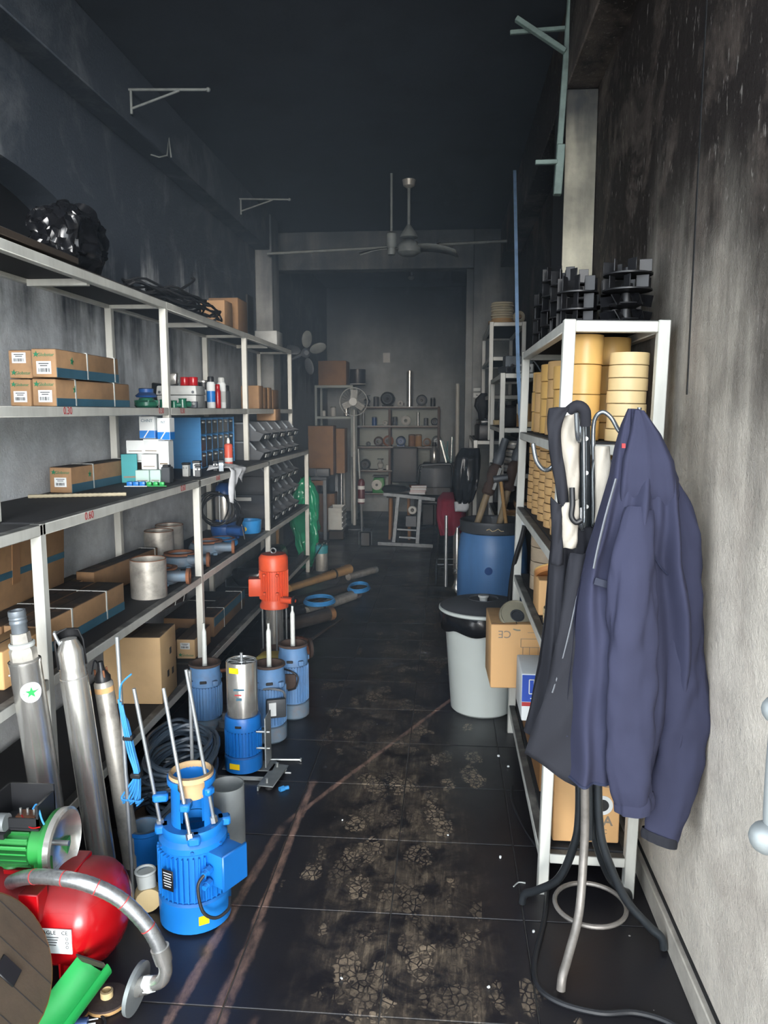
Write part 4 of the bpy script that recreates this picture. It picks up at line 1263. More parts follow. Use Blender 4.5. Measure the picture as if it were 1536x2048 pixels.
def borehole_pump(label, base, top, r, style):
    base, top = Vector(base), Vector(top)
    t = thing('borehole_pump', label, 'pump', base)
    d = top - base
    t.rotation_euler = d.to_track_quat('Z', 'Y').to_euler()
    L = d.length
    if style == 0:
        B().lathe([(0, 0), (r * 0.9, 0), (r, 0.01), (r, L * 0.83), (r * 1.03, L * 0.835), (r * 1.03, L * 0.842)], 30).done('tube', 'stainless', t)
        B().lathe([(r * 1.0, L * 0.84), (r * 0.86, L * 0.845), (r * 0.86, L * 0.875), (r * 0.66, L * 0.89), (r * 0.6, L * 0.93), (0, L * 0.93)], 8).done('hex_outlet', 'stainless_dull', t)
        B().lathe([(r * 0.78, L * 0.885), (r * 0.82, L * 0.89), (r * 0.82, L * 0.897), (r * 0.7, L * 0.9)], 24).done('white_ring', 'strap_white', t)
        B().lathe([(r * 0.5, L * 0.90), (r * 0.5, L * 0.955), (r * 0.56, L * 0.96), (r * 0.56, L * 0.965), (r * 0.52, L * 0.97), (r * 0.56, L * 0.975), (r * 0.52, L * 0.98), (r * 0.56, L * 0.985), (r * 0.54, L), (r * 0.42, L), (r * 0.40, L * 0.95), (0, L * 0.95)], 24).done('threaded_neck', 'grey_steel', t)
        q = 0.75 * L
        M = Matrix.Translation((0, 0, q)) @ Euler((0, 0, STK)).to_matrix().to_4x4()
        b = B()
        ctr = b.bm.verts.new(((r + 0.0009), 0, 0))
        rim = [b.bm.verts.new(((r + 0.0009) * math.cos(0.034 / r * math.cos(a_)), (r + 0.0009) * math.sin(0.034 / r * math.cos(a_)), 0.034 * math.sin(a_))) for a_ in [2 * PI * i_ / 28 for i_ in range(28)]]
        for i_ in range(28):
            b.bm.faces.new((ctr, rim[i_], rim[(i_ + 1) % 28]))
        bmesh.ops.subdivide_edges(b.bm, edges=b.bm.edges[:], cuts=3)
        for v in b.bm.verts:
            a_ = math.atan2(v.co.y, v.co.x)
            v.co.x, v.co.y = (r + 0.0009) * math.cos(a_), (r + 0.0009) * math.sin(a_)
        bmesh.ops.transform(b.bm, matrix=M, verts=b.bm.verts[:])
        for v in b.bm.verts:
            pass
        st = b.done('round_sticker', 'paper_white', t)
        b = B()
        poly = []
        for i in range(10):
            a = PI * i / 5 + 0.2
            rr_ = 0.019 if i % 2 == 0 else 0.0075
            poly.append((rr_ * math.cos(a), rr_ * math.sin(a)))
        ang = STK
        b.prism(poly, -0.0008, 0.0008, Matrix.Translation(((r + 0.0022) * math.cos(ang), (r + 0.0022) * math.sin(ang), q)) @ Euler((PI / 2, 0, ang + PI / 2)).to_matrix().to_4x4())
        b.done('star_print', 'green_bright', st, False)
        B().lathe([(r + 0.0012, L * 0.40), (r + 0.0012, L * 0.412)], 24, Euler((0.02, 0.05, 0)).to_matrix().to_4x4(), False, -2.6, -0.3).done('cable_tie', 'strap_white', t)
        B().cyl((0.0, -r - 0.004, L * 0.80), (0, -r + 0.002, L * 0.80), 0.004, None, 8).done('screw', 'steel_rod', t)
    elif style == 1:
        B().lathe([(0, 0), (r * 0.9, 0), (r, 0.01), (r, L * 0.82), (r * 0.96, L * 0.822), (r * 0.97, L * 0.83), (r * 0.94, L * 0.835), (r * 0.97, L * 0.842), (r * 0.94, L * 0.85), (r * 0.97, L * 0.857), (r * 0.94, L * 0.865), (r * 0.95, L * 0.92), (r * 0.6, L * 0.96), (0, L * 0.965)], 30).done('tube', 'stainless', t)
        b = B().lathe([(r * 1.05, L * 0.86), (r * 1.04, L * 0.95), (r * 0.8, L * 0.99), (0, L)], 26, None, False, 1.9, 5.6)
        b.lathe([(r * 1.05, L * 0.73), (r * 1.06, L * 0.9)], 12, None, False, 2.6, 4.2)
        o = b.done('rubber_hood', 'black_rubber', t)
        sm = o.modifiers.new('thickness', 'SOLIDIFY')
        sm.thickness = 0.004
        B().tube([(0.02, -0.02, L * 0.94), (0.03, -0.03, L * 0.99), (0.0, -0.035, L * 0.985)], 0.006, 8, smooth=3).done('hook', 'steel_rod', t)
    else:
        B().lathe([(0, 0), (r * 0.9, 0), (r, 0.01), (r, L * 0.9), (r * 0.85, L * 0.91)], 24).done('tube', 'stainless_dull', t)
        B().lathe([(r * 1.005, L * 0.86), (r * 1.005, L * 0.885)], 24).done('rusty_band', 'cardboard_orange', t)
        B().lathe([(r * 0.8, L * 0.9), (r * 0.85, L * 0.93), (r * 0.4, L * 0.96), (r * 0.3, L), (0, L)], 20).done('spigot_head', 'black_plastic', t)
        for a in (0.5, 2.5, 4.6):
            B().cyl((r * 0.7 * math.cos(a), r * 0.7 * math.sin(a), L * 0.9), (r * 0.7 * math.cos(a), r * 0.7 * math.sin(a), L * 0.965), 0.004, None, 8).done('stud', 'rust', t)
        B().tube([(0.0, 0, L * 0.96), (0.03, -0.01, L * 1.02), (0.06, -0.02, L * 0.97)], 0.003, 6, smooth=4).done('lead_wire', 'cable_black', t)
    return t


borehole_pump('tall steel borehole pump with green star sticker and threaded neck', (-1.30, 2.36, 0), (-1.385, 2.325, 1.06), 0.0495, 0)
borehole_pump('tall steel borehole pump with a black rubber hood over its top', (-1.195, 2.46, 0), (-1.29, 2.46, 0.965), 0.0465, 1)
borehole_pump('slim steel pump with dark head behind the hooded pump', (-1.165, 2.62, 0), (-1.245, 2.60, 0.80), 0.034, 2)
tag(B().cyl((-1.07, 2.40, 0.006), (-1.095, 2.42, 0.95), 0.007, None, 10).done('steel_rod', 'steel_rod'), 'long thin steel rod leaning beside the tall pumps', 'rod')
b = B()
for k in range(9):
    dx, dy = 0.006 * (k % 3) - 0.006, 0.006 * (k // 3)
    b.tube([(-1.085 + dx, 2.40 + dy, 0.74 - 0.01 * k), (-1.075 + dx, 2.40 + dy, 0.66), (-1.062 + dx * 1.4, 2.41 + dy, 0.55), (-1.045 + dx, 2.41 + dy, 0.47), (-1.06 + dx * 3, 2.41 + dy, 0.42 - 0.006 * k), (-1.075 + dx * 4, 2.405 + dy, 0.385 - 0.004 * k), (-1.05 + dx * 4, 2.40 + dy, 0.38)], 0.0036, 6, smooth=5)
t = b.done('cable_bundle', 'cable_blue')
tag(t, 'blue flat cable bundle hanging tied beside the slim pump', 'cable')
for z, x in ((0.60, -1.068), (0.465, -1.047)):
    B().box((x, 2.416, z), (0.036, 0.03, 0.018), None, 0.004).done('cable_tie', 'black_plastic', t)
B().tube([(-1.085, 2.395, 0.74), (-1.07, 2.38, 0.80), (-1.03, 2.37, 0.84)], 0.003, 6, smooth=5).done('bare_lead', 'cable_blue', t)

# ------------------------------------------------------------------ heap of dark cable under the rack edge
rc = random.Random(11)
for q, (cx, cy, cz, n_, s, lab, m) in enumerate(((-1.16, 3.15, 0.02, 16, 1.0, 'large coil of dark blue-black cable on the floor before the rack', 'cable_black'), (-1.30, 3.42, 0.02, 10, 0.8, 'second dark cable coil heaped against the rack foot', 'cable_black'), (-1.20, 2.88, 0.012, 9, 0.75, 'small dark cable coil behind the long thin rod', 'cable_black'))):
    b = B()
    for k in range(n_):
        R1 = (0.20 - 0.006 * (k % 6) + rc.uniform(-0.02, 0.02)) * s
        tx, ty = rc.uniform(-0.15, 0.15), rc.uniform(-0.1, 0.1) + 0.25
        z = cz + 0.010 + 0.0135 * k
        pts = []
        for i in range(24):
            a = 2 * PI * i / 24
            x, y = R1 * 0.72 * math.cos(a), R1 * math.sin(a)
            pts.append((cx + x, cy + y, max(0.011, z + x * tx * 0.6 + y * ty * 0.5 + 0.008 * math.sin(3 * a + k))))
        b.tube(pts, 0.0095, 6, closed=True)
    tag(b.done('cable_coil', mat('cable_slate', '#3b4856', 0.32, 0, 0.1, 0.2)), lab, 'cable')

# ------------------------------------------------------------------ booster set: red tank, green motor, steel hose
t = thing('pressure_tank', 'glossy red horizontal pressure tank with white data plate', 'tank', (-1.18, 2.10, 0.0))
prof = [(0, -0.24)] + [(0.152 * math.sin(a), -0.14 - 0.10 * math.cos(a)) for a in (0.35, 0.7, 1.05, 1.35, PI / 2)] + [(0.152 * math.sin(a), 0.12 - 0.10 * math.cos(a)) for a in (PI / 2, 1.8, 2.1, 2.45, 2.8)] + [(0, 0.22)]
B().lathe(prof, 40, Matrix.Translation((0, 0, 0.185)) @ Euler((0, PI / 2, 0)).to_matrix().to_4x4()).done('shell', 'red_paint', t, True, 60)
B().lathe([(0.1535, -0.005), (0.1535, 0.005)], 40, Matrix.Translation((-0.01, 0, 0.185)) @ Euler((0, PI / 2, 0)).to_matrix().to_4x4()).done('weld_seam', 'red_paint', t)
for y in (-0.10, 0.10):
    b = B().bx(0.06, 0.135, y - 0.003, y + 0.003, 0.0, 0.12).bx(0.06, 0.066, y - 0.02, y + 0.02, 0, 0.10).bx(0.05, 0.14, y - 0.03, y + 0.03, 0, 0.004)
    b.done('foot', 'red_paint', t)
    B().bx(-0.16, -0.09, y - 0.003, y + 0.003, 0.0, 0.12).bx(-0.17, -0.08, y - 0.03, y + 0.03, 0, 0.004).done('foot', 'red_paint', t)
B().bx(-0.13, 0.09, -0.06, 0.06, 0.325, 0.342, 0.003).done('top_plate', 'red_paint', t)
B().bx(-0.03, 0.03, -0.155, -0.10, 0.24, 0.33, 0.003).done('bracket_strap', 'red_paint', t)
PLX = 0.085
pl = B().box((-0.02 + PLX, -0.152, 0.19), (0.115, 0.004, 0.075), (0.0, 0, 0)).done('data_plate', 'paper_white', t, False)
text('EAGLE', 0.017, 'ink_black', pl, (-0.032 + PLX, -0.1547, 0.217), (PI / 2, 0, 0), 0.0004)
text('CE', 0.016, 'ink_black', pl, (0.018 + PLX, -0.1547, 0.217), (PI / 2, 0, 0), 0.0003)
b = B()
for k in range(4):
    b.box((-0.03 + PLX, -0.1547, 0.203 - 0.008 * k), (0.06 - 0.006 * k, 0.0008, 0.0018))
for k in range(3):
    b.torus((0.024 + PLX, -0.1547, 0.2 - 0.013 * k), 0.004, 0.0008, 10, 4, (PI / 2, 0, 0))
b.done('plate_print', 'ink_black', pl, False)

t = thing('pump_motor', 'green finned pump motor lying on the red tank, open wiring box', 'motor', (-1.245, 2.07, 0.343))
AX = Euler((0, PI / 2, 0)).to_matrix().to_4x4()
Mz = Matrix.Translation((0, 0, 0.075))
r = 0.06
b = B().lathe([(0, -0.11), (r - 0.004, -0.105), (r - 0.004, 0.03), (r + 0.002, 0.035), (r + 0.002, 0.06)], 28, Mz @ AX)
for k in range(22):
    a = 2 * PI * k / 22
    if -0.6 < a - PI / 2 < 0.6:
        continue
    b.box((-0.035, (r + 0.004) * math.cos(a), 0.075 + (r + 0.004) * math.sin(a)), (0.14, 0.005, 0.017), (a - PI / 2, 0, 0))
b.done('finned_body', 'green_paint', t)
B().lathe([(r, 0.03), (r + 0.012, 0.04), (r + 0.014, 0.075), (0.098, 0.085), (0.10, 0.10), (0.092, 0.104)], 32, Mz @ AX).done('bell_flange', 'green_paint', t)
B().lathe([(0.092, 0.096), (0.102, 0.10), (0.104, 0.118), (0.096, 0.122), (0.09, 0.112), (0.06, 0.085), (0.02, 0.08), (0, 0.08)], 32, Mz @ AX).done('pump_back_plate', 'stainless', t)
B().cyl((0.08, 0, 0.075), (0.13, 0, 0.075), 0.008, None, 12).done('shaft', 'steel_rod', t)
B().lathe([(0, -0.135), (r - 0.006, -0.13), (r - 0.004, -0.10)], 24, Mz @ AX).done('fan_cover', 'red_paint', t)
b = B().bx(-0.075, -0.068, -0.05, 0.05, 0.145, 0.235).bx(0.06, 0.067, -0.05, 0.05, 0.145, 0.215).bx(-0.075, 0.067, 0.044, 0.05, 0.145, 0.235).bx(-0.075, 0.067, -0.05, -0.044, 0.145, 0.175).bx(-0.075, 0.067, -0.05, 0.05, 0.138, 0.146)
b.done('wiring_box', 'black_plastic', t, False)
B().cyl((-0.125, -0.055, 0.165), (-0.025, -0.055, 0.165), 0.026, None, 20).done('capacitor', 'zinc_grey', t)
B().bx(-0.14, -0.02, -0.085, -0.03, 0.128, 0.142).done('capacitor_tray', 'black_plastic', t)
B().bx(-0.02, 0.04, -0.02, 0.02, 0.147, 0.165).done('terminal_board', 'rust', t)
for x in (-0.01, 0.012, 0.032):
    B().cyl((x, -0.008, 0.165), (x, -0.008, 0.185), 0.004, None, 8).done('terminal_screw', 'bolt_zinc', t)
B().tube([(0.03, -0.01, 0.185), (0.055, -0.03, 0.21), (0.075, -0.045, 0.175), (0.085, -0.05, 0.16)], 0.0028, 6, smooth=5).done('green_lead', 'cable_blue', t)
B().tube([(0.0, -0.02, 0.17), (0.04, -0.05, 0.15), (0.075, -0.055, 0.155)], 0.0022, 6, smooth=5).done('red_lead', 'red_paint', t)
B().tube([(-0.14, -0.09, 0.06), (-0.10, -0.08, 0.07), (-0.07, -0.072, 0.10)], 0.0025, 6, smooth=5).done('blue_lead', 'cable_blue', t)
b = B().cyl((-0.05, 0, 0.0), (-0.05, 0, 0.018), 0.03, 0.022, 14)
for s in (-1, 1):
    b.bx(0.055, 0.10, s * 0.055 - 0.012, s * 0.055 + 0.012, 0.0, 0.06)
b.done('foot', 'green_paint', t)

t = thing('braided_hose', 'steel-braided flexible hose arching over the red tank, flanged elbow', 'hose', (0, 0, 0))
hp = [(-1.26, 2.00, 0.33), (-1.18, 1.945, 0.385), (-1.08, 1.90, 0.42), (-0.97, 1.88, 0.42), (-0.88, 1.89, 0.37), (-0.81, 1.90, 0.285), (-0.775, 1.905, 0.205)]
pts, rad = spline([Vector(p) for p in hp], [0.02] * len(hp), 10)
B().tube(pts, [0.0205 + 0.0007 * (i % 2) for i in range(len(pts))], 14).done('braid', mat('braided_steel', '#b7b9ba', 0.3, 0.85, 0.1, 0.5, (0.12, 0.12, 0.13), 90), t)
for s in (0.25, 0.42, 0.56, 0.7, 0.85):
    i = int(s * (len(pts) - 2))
    d = (pts[i + 1] - pts[i]).normalized()
    B().cyl(pts[i] - d * 0.0015, pts[i] + d * 0.0015, 0.0218, None, 14).done('red_tracer', 'rail_red_ink', t)
B().cyl((-0.781, 1.905, 0.222), (-0.771, 1.906, 0.18), 0.026, 0.024, 18).done('ferrule', 'stainless', t)
B().tube([(-0.771, 1.906, 0.182), (-0.768, 1.907, 0.15), (-0.782, 1.91, 0.118), (-0.81, 1.915, 0.102), (-0.835, 1.92, 0.096)], 0.019, 14, smooth=5).done('elbow', 'stainless', t)
B().cyl((-0.808, 1.914, 0.102), (-0.832, 1.919, 0.096), 0.024, None, 6).done('white_nut', 'paper_white', t)
fm = Matrix.Translation((-0.865, 1.93, 0.072)) @ Euler((0, PI / 2 + 0.13, -0.1)).to_matrix().to_4x4()
B().lathe([(0.018, -0.006), (0.071, -0.006), (0.072, 0.006), (0.018, 0.006), (0.018, -0.006)], 30, fm).done('flange', 'zinc_grey', t)
B().cyl((-0.862, 1.93, 0.075), (-0.825, 1.92, 0.095), 0.026, 0.024, 18).done('flange_neck', 'stainless', t)

# ------------------------------------------------------------------ corner: cable reel, green trough, loose parts
mat('reel_wood', '#57493a', 0.7, 0, 0.5, 0.5, (0.04, 0.03, 0.02), 7, bump=0.2)
t = thing('cable_reel', 'wooden cable reel leaning into view, flange edge worn', 'reel', (-1.215, 1.73, 0.235), rot=(0.35, 0.95, 0.35))
for z in (-0.075, 0.055):
    fl_ = B().lathe([(0.03, z), (0.19, z), (0.193, z + 0.003), (0.193, z + 0.017), (0.19, z + 0.02), (0.03, z + 0.02), (0.03, z)], 40).done('flange', 'reel_wood', t)
    b = B()
    for k in range(5):
        b.box((0.0, -0.15 + 0.075 * k, z + 0.0205), (2 * math.sqrt(max(0.001, 0.036 - (-0.15 + 0.075 * k) ** 2)), 0.0016, 0.001))
    b.done('plank_joint', 'ink_black', fl_, False)
    B().lathe([(0.188, z + 0.0), (0.195, z + 0.002), (0.195, z + 0.018), (0.188, z + 0.02)], 40).done('rim', 'wood', fl_)
B().lathe([(0.08, -0.056), (0.08, 0.056)], 30).done('drum', 'wood', t)
b = B()
for k in range(6):
    b.torus((0, 0, -0.045 + 0.018 * k), 0.10 + 0.012 * (k % 2), 0.012, 30, 8)
b.done('wound_cable', 'cable_black', t)
B().box((0.04, 0.02, 0.078), (0.07, 0.05, 0.006), None, 0.002).done('hub_plate', 'black_plastic', t)
b = B()
n_ = 14
for i in range(n_):
    a0, a1 = PI * (0.05 + 0.9 * i / n_), PI * (0.05 + 0.9 * (i + 1) / n_)
    for rr_, fl2 in ((0.075, 0), (0.071, 1)):
        q = [b.bm.verts.new((rr_ * math.cos(a), y, -rr_ * math.sin(a))) for a, y in ((a0, -0.17), (a1, -0.17), (a1, 0.14), (a0, 0.14))]
        b.bm.faces.new(q if fl2 else q[::-1])
bmesh.ops.remove_doubles(b.bm, verts=b.bm.verts, dist=0.0001)
t = thing('plastic_trough', 'bright green half-round plastic trough beneath the cable reel', 'trough', (-1.04, 1.80, 0.115), rot=(0.45, -0.25, -0.55))
b.done('shell', 'green_bright', t)
B().bx(-0.068, 0.068, 0.132, 0.136, -0.03, 0.0).done('inner_rib', 'wood_burnt', t)
def disc_impeller(label, loc, s, m):
    t = thing('impeller', label, 'impeller', loc)
    B().lathe([(0.012, 0), (0.058 * s, 0.0), (0.060 * s, 0.003), (0.060 * s, 0.014), (0.058 * s, 0.017), (0.03 * s, 0.019), (0.012, 0.02), (0.012, 0)], 30).done('disc', m, t)
    B().lathe([(0.012, 0.016), (0.018 * s, 0.018), (0.018 * s, 0.038), (0.013, 0.04), (0.012, 0.02)], 18).done('hub', 'beige_pale', t)
    B().lathe([(0.0595 * s, 0.002), (0.0612 * s, 0.004), (0.0612 * s, 0.010), (0.0595 * s, 0.013)], 30).done('worn_edge', 'wood_pale', t)
    return t
disc_impeller('round brown pump impeller lying flat beside the hose flange', (-0.965, 1.955, 0), 1.0, 'rust_dark')
disc_impeller('darker pump impeller half under the green trough', (-1.045, 1.90, 0), 0.8, 'soot_black')
t = thing('power_plug', 'black power plug and lead lying before the impellers', 'plug', (-1.03, 1.845, 0))
B().cyl((0, 0, 0.018), (0.055, 0.012, 0.02), 0.018, 0.014, 14).done('plug_body', 'blue_dark', t)
for s in (-1, 1):
    B().cyl((0.052, 0.012 + 0.008 * s, 0.02), (0.078, 0.018 + 0.008 * s, 0.022), 0.0024, None, 8).done('pin', 'steel_rod', t)
B().tube([(0, 0, 0.018), (-0.04, -0.02, 0.01), (-0.06, 0.04, 0.008), (0.02, 0.07, 0.009), (0.09, 0.04, 0.006), (0.10, -0.02, 0.006)], 0.004, 6, smooth=6).done('lead', 'cable_black', t)
t = thing('motor_housing', 'open blue ring housing with rusty inside behind the blue motor', 'housing', (-1.13, 2.66, 0))
B().lathe([(0.058, 0), (0.064, 0), (0.062, 0.05), (0.066, 0.06), (0.064, 0.12), (0.069, 0.125), (0.069, 0.14), (0.055, 0.14), (0.053, 0.12), (0.052, 0.0)], 32).done('shell', 'blue_motor', t)
B().lathe([(0.0525, 0.02), (0.0525, 0.132), (0.056, 0.1415), (0.066, 0.1415)], 32).done('inner_lip', 'blue_grey', t)
B().lathe([(0, 0.03), (0.052, 0.03)], 20).done('rusty_floor', 'rust', t)
t = thing('plastic_elbow', 'off-white plastic valve body behind the bright blue motor', 'fitting', (-1.01, 2.38, 0.045))
B().lathe([(0, -0.03), (0.042, -0.03), (0.046, 0.0), (0.042, 0.03), (0.02, 0.034), (0, 0.034)], 20, Euler((PI / 2, 0, 0.4)).to_matrix().to_4x4()).done('body', 'beige_pale', t)
B().cyl((0, 0, 0.02), (-0.01, 0.01, 0.085), 0.03, 0.034, 18).done('collar', 'strap_white', t)
B().torus((-0.01, 0.01, 0.086), 0.032, 0.005, 20, 6).done('lip', 'strap_white', t)

# ------------------------------------------------------------------ small bits on the floor
tag(B().cyl((-0.86, 3.52, 0.008), (-0.70, 3.53, 0.008), 0.006, None, 8).cyl((-0.70, 3.53, 0.008), (-0.693, 3.53, 0.008), 0.010, None, 6).done('long_bolt', 'bolt_zinc'), 'long zinc bolt lying on the floor by the clean blue motor', 'bolt')
tag(B().bx(-0.755, -0.748, 3.40, 3.44, 0, 0.004).bx(-0.755, -0.72, 3.40, 3.407, 0, 0.004).done('plaster_flake', 'paper_white'), 'small white angled chip on the floor by the bolt', 'chip')
t = B().cyl((-0.725, 3.235, 0.009), (-0.70, 3.25, 0.009), 0.009, None, 10).cyl((-0.735, 3.225, 0.009), (-0.72, 3.24, 0.009), 0.013, 0.013, 6).done('short_bolt', 'cable_blue')
tag(t, 'short blue bolt lying beside the bracket foot', 'bolt')
rf = random.Random(21)
pal = ((0.02, 2.92), (0.22, 2.78), (-0.30, 2.1), (0.30, 2.36), (0.14, 2.10), (-0.42, 3.0), (0.31, 3.55), (0.27, 3.66))
for i, (x, y) in enumerate(pal):
    s = rf.uniform(0.007, 0.013)
    o = B().box((0, 0, s * 0.35), (s, s * 0.7, s * 0.7), None, s * 0.15).jitter(s * 0.2, 90, i).done('plaster_chip', 'paper_white')
    place(tag(o, 'tiny white plaster chip lying on the black tiles', 'chip', 'plaster chips on the tiles'), (x, y, 0.0012), rf.uniform(0, 3))

# ------------------------------------------------------------------ near right rack: stacks of pump rings
def rr_pt(x, y, z):
    """A point in the leaning rack's own frame, in world coordinates."""
    return RRL @ Vector((x, y, z))


def ring_mesh(r, h, m, nm):
    b = B().lathe([(r * 0.5, 0.0), (r * 0.97, 0.0), (r, 0.002), (r, h - 0.0035), (r * 0.985, h - 0.001), (r * 0.93, h - 0.0005), (r * 0.9, h - 0.006), (r * 0.55, h - 0.006), (r * 0.5, h - 0.002), (r * 0.5, 0.0)], 26)
    o = b.done(nm, m)
    return o


def ring_stack(where, x, y, z, r, heights, m, nm='pump_diffuser', word='ring', protos={}):
    zz = z
    for k, h in enumerate(heights):
        key = (round(r, 3), round(h, 3), m)
        if key in protos:
            o = protos[key].copy()
            COL.objects.link(o)
        else:
            o = ring_mesh(r, h - 0.0012, m, nm)
            protos[key] = o
        q = rr_pt(x + R.uniform(-1, 1) * 0.003, y + R.uniform(-1, 1) * 0.003, zz)
        o.location = q
        o.rotation_euler = (RRL @ Matrix.Rotation(R.uniform(0, 6), 4, 'Z')).to_euler()
        lvl = 'top' if k == len(heights) - 1 else ('bottom' if k == 0 else ORD[k] + ' from bottom' if k < 7 else f"{['eighth', 'ninth', 'tenth', 'eleventh', 'twelfth'][k - 7]} from bottom")
        tag(o, f"{word}, {lvl}, {where}", 'pump ring', 'beige pump rings stacked on the narrow rack')
        zz += h


T4 = RZD[3] + 0.004
ring_stack('tall smooth stack beside the front post', 0.432, 2.72, T4, 0.0605, [0.07, 0.085, 0.1, 0.1], 'beige_plastic', word='glossy beige pump ring')
ring_stack('rear stack between the front stacks', 0.552, 2.87, T4, 0.068, [0.06, 0.1, 0.1, 0.1], 'beige_plastic', word='wide beige pump ring')
ring_stack('ribbed stack by the wall-side post', 0.568, 2.665, T4, 0.064, [0.042] * 7, 'beige_pale', word='pale beige pump ring')
for i, (y, r, hs, x) in enumerate(((3.045, 0.10, [0.09] * 3, 0.475), (3.24, 0.10, [0.075] * 4, 0.475), (3.46, 0.095, [0.075] * 4, 0.47), (3.66, 0.09, [0.09] * 3, 0.465), (3.85, 0.085, [0.095] * 3, 0.465))):
    ring_stack(f'{ORD[i]} big upper-deck stack', x, y, T4, r, hs, 'tan_resin' if i % 2 else 'beige_plastic', word='large beige pump ring')
T3 = RZD[2] + 0.004
for i, y in enumerate((3.84, 3.63, 3.42, 3.21, 3.0, 2.79)):
    ring_stack(f'{ORD[i]} middle-deck stack from the far post', 0.478, y, T3, 0.1, [0.034] * (10 if i != 3 else 9), 'tan_resin', word='tan pump ring')
T2 = RZD[1] + 0.004
ring_stack('lower-deck stack behind the orange disc', 0.475, 3.62, T2, 0.095, [0.068] * 5, mat('tan_grey', '#b9a68d', 0.5, 0, 0.4, 0.2), word='grey-tan pump ring')
ring_stack('low pile before the lower-deck carton', 0.44, 3.0, T2, 0.07, [0.022] * 3, 'beige_pale', word='thin pale ring')

t = carton('orange-tan carton on the lower deck holding up a resin disc', 0.16, 0.2, 0.15, tuple(rr_pt(0.445, 3.22, T2)), 0.0, 'cardboard_orange')
B().cyl((0.03, -0.1, 0.06), (0.03, -0.1012, 0.06), 0.03, None, 20).done('hand_hole', 'ink_black', t)
b = B()
b.torus((0.03, -0.1015, 0.06), 0.031, 0.002, 22, 5, (PI / 2, 0, 0))
b.done('hole_rim', 'paper_white', t)
t = thing('resin_disc', 'orange-brown pump disc leaning on top of the lower-deck carton', 'pump disc', tuple(rr_pt(0.44, 3.2, T2 + 0.158)), rot=(-0.5, 0, 0.2))
B().lathe([(0.012, 0.0), (0.08, 0), (0.085, 0.006), (0.085, 0.022), (0.078, 0.026), (0.072, 0.02), (0.02, 0.02), (0.012, 0.02), (0.012, 0)], 30).done('disc', 'brown_resin', t)
B().lathe([(0.073, 0.018), (0.0855, 0.020), (0.0855, 0.027), (0.073, 0.027), (0.073, 0.018)], 30).done('rim', 'beige_plastic', t)
B().lathe([(0.012, 0.018), (0.02, 0.018), (0.02, 0.04), (0.012, 0.04)], 16).done('hub', 'beige_pale', t)

# lower bay: wooden crate, CE carton, printed carton, ring lid, big 80A carton
t = thing('wooden_crate', 'low plywood crate standing on the bottom deck of the narrow rack', 'crate', (0.515, 3.45, RZD[0] + 0.004))
for s in (-1, 1):
    B().bx(s * 0.12 - 0.008, s * 0.12 + 0.008, -0.46, 0.44, 0, 0.235, 0.002).done('side_board', 'wood', t)
for y in (-0.46, 0.44):
    B().bx(-0.111, 0.111, y - 0.008, y + 0.008, 0, 0.235, 0.002).done('end_board', 'wood_pale', t)
for k in range(4):
    B().bx(-0.128, 0.128, -0.44 + 0.22 * k, -0.235 + 0.22 * k, 0.236, 0.246, 0.001).done('lid_board', 'wood_pale', t)
zc = RZD[0] + 0.004 + 0.247
t = carton('orange carton marked CE jutting out beyond the rack post', 0.235, 0.30, 0.31, (0.325, 3.64, zc), 0.03, 'cardboard_orange', name='cardboard_box')
text('CE', 0.05, 'ink_grey', t, (-0.055, -0.1515, 0.262), (PI / 2, PI, 0), 0.0004)
b = B()
for (x0, z0, x1, z1) in ((0.02, 0.24, 0.105, 0.24), (0.02, 0.20, 0.105, 0.20), (0.03, 0.20, 0.03, 0.14), (0.06, 0.20, 0.06, 0.14), (0.03, 0.14, 0.06, 0.14), (0.10, 0.2, 0.10, 0.12), (0.02, 0.24, 0.02, 0.20), (0.05, 0.27, 0.105, 0.27)):
    b.bar((x0, -0.1512, z0), (x1, -0.1512, z1), 0.002, 0.001, up=(0, 1, 0))
b.done('line_drawing', 'ink_grey', t, False)
b = B().bx(-0.1175, 0.0, -0.155, -0.15, 0.308, 0.312)
b.done('torn_flap', 'cardboard_dark', t, False)
t = thing('grooved_lid', 'round grey-olive grooved lid tilted in the open CE carton', 'lid', (0.335, 3.56, zc + 0.325), rot=(0.75, 0.10, 0.1))
B().lathe([(0.026, 0.004), (0.03, 0.012), (0.075, 0.012), (0.08, 0.018), (0.084, 0.014), (0.086, 0.0), (0.08, -0.012), (0.02, -0.012), (0.02, 0.0), (0.026, 0.004)], 34).done('disc', mat('olive_grey', '#8d8876', 0.5, 0, 0.1, 0.2), t)
B().lathe([(0.0, 0.006), (0.024, 0.006), (0.026, 0.012), (0.032, 0.013), (0.034, 0.012)], 24).done('hub_dish', 'charcoal_plastic', t)
t = carton('sooty-topped carton with blue, red and white printed end', 0.16, 0.26, 0.205, (0.40, 3.24, zc), 0.0, 'paper_white', lid_gap=False)
B().bx(-0.079, 0.079, -0.1312, -0.129, 0.085, 0.2).done('blue_print', mat('print_royal', '#2a4fb0', 0.6, 0, 0, 0.1), t, False)
B().bx(-0.079, 0.079, -0.1314, -0.129, 0.066, 0.083).done('red_print', 'rail_red_ink', t, False)
b = B()
for (x0, z0, x1, z1) in ((-0.05, 0.18, -0.05, 0.12), (-0.03, 0.18, -0.03, 0.12), (-0.05, 0.18, 0.02, 0.18), (-0.05, 0.12, -0.03, 0.12), (-0.01, 0.165, 0.02, 0.165), (-0.01, 0.135, 0.01, 0.12), (-0.045, 0.10, 0.05, 0.10)):
    b.bar((x0, -0.1318, z0), (x1, -0.1318, z1), 0.004, 0.001, up=(0, 1, 0))
b.done('white_print', 'paper_white', t, False)
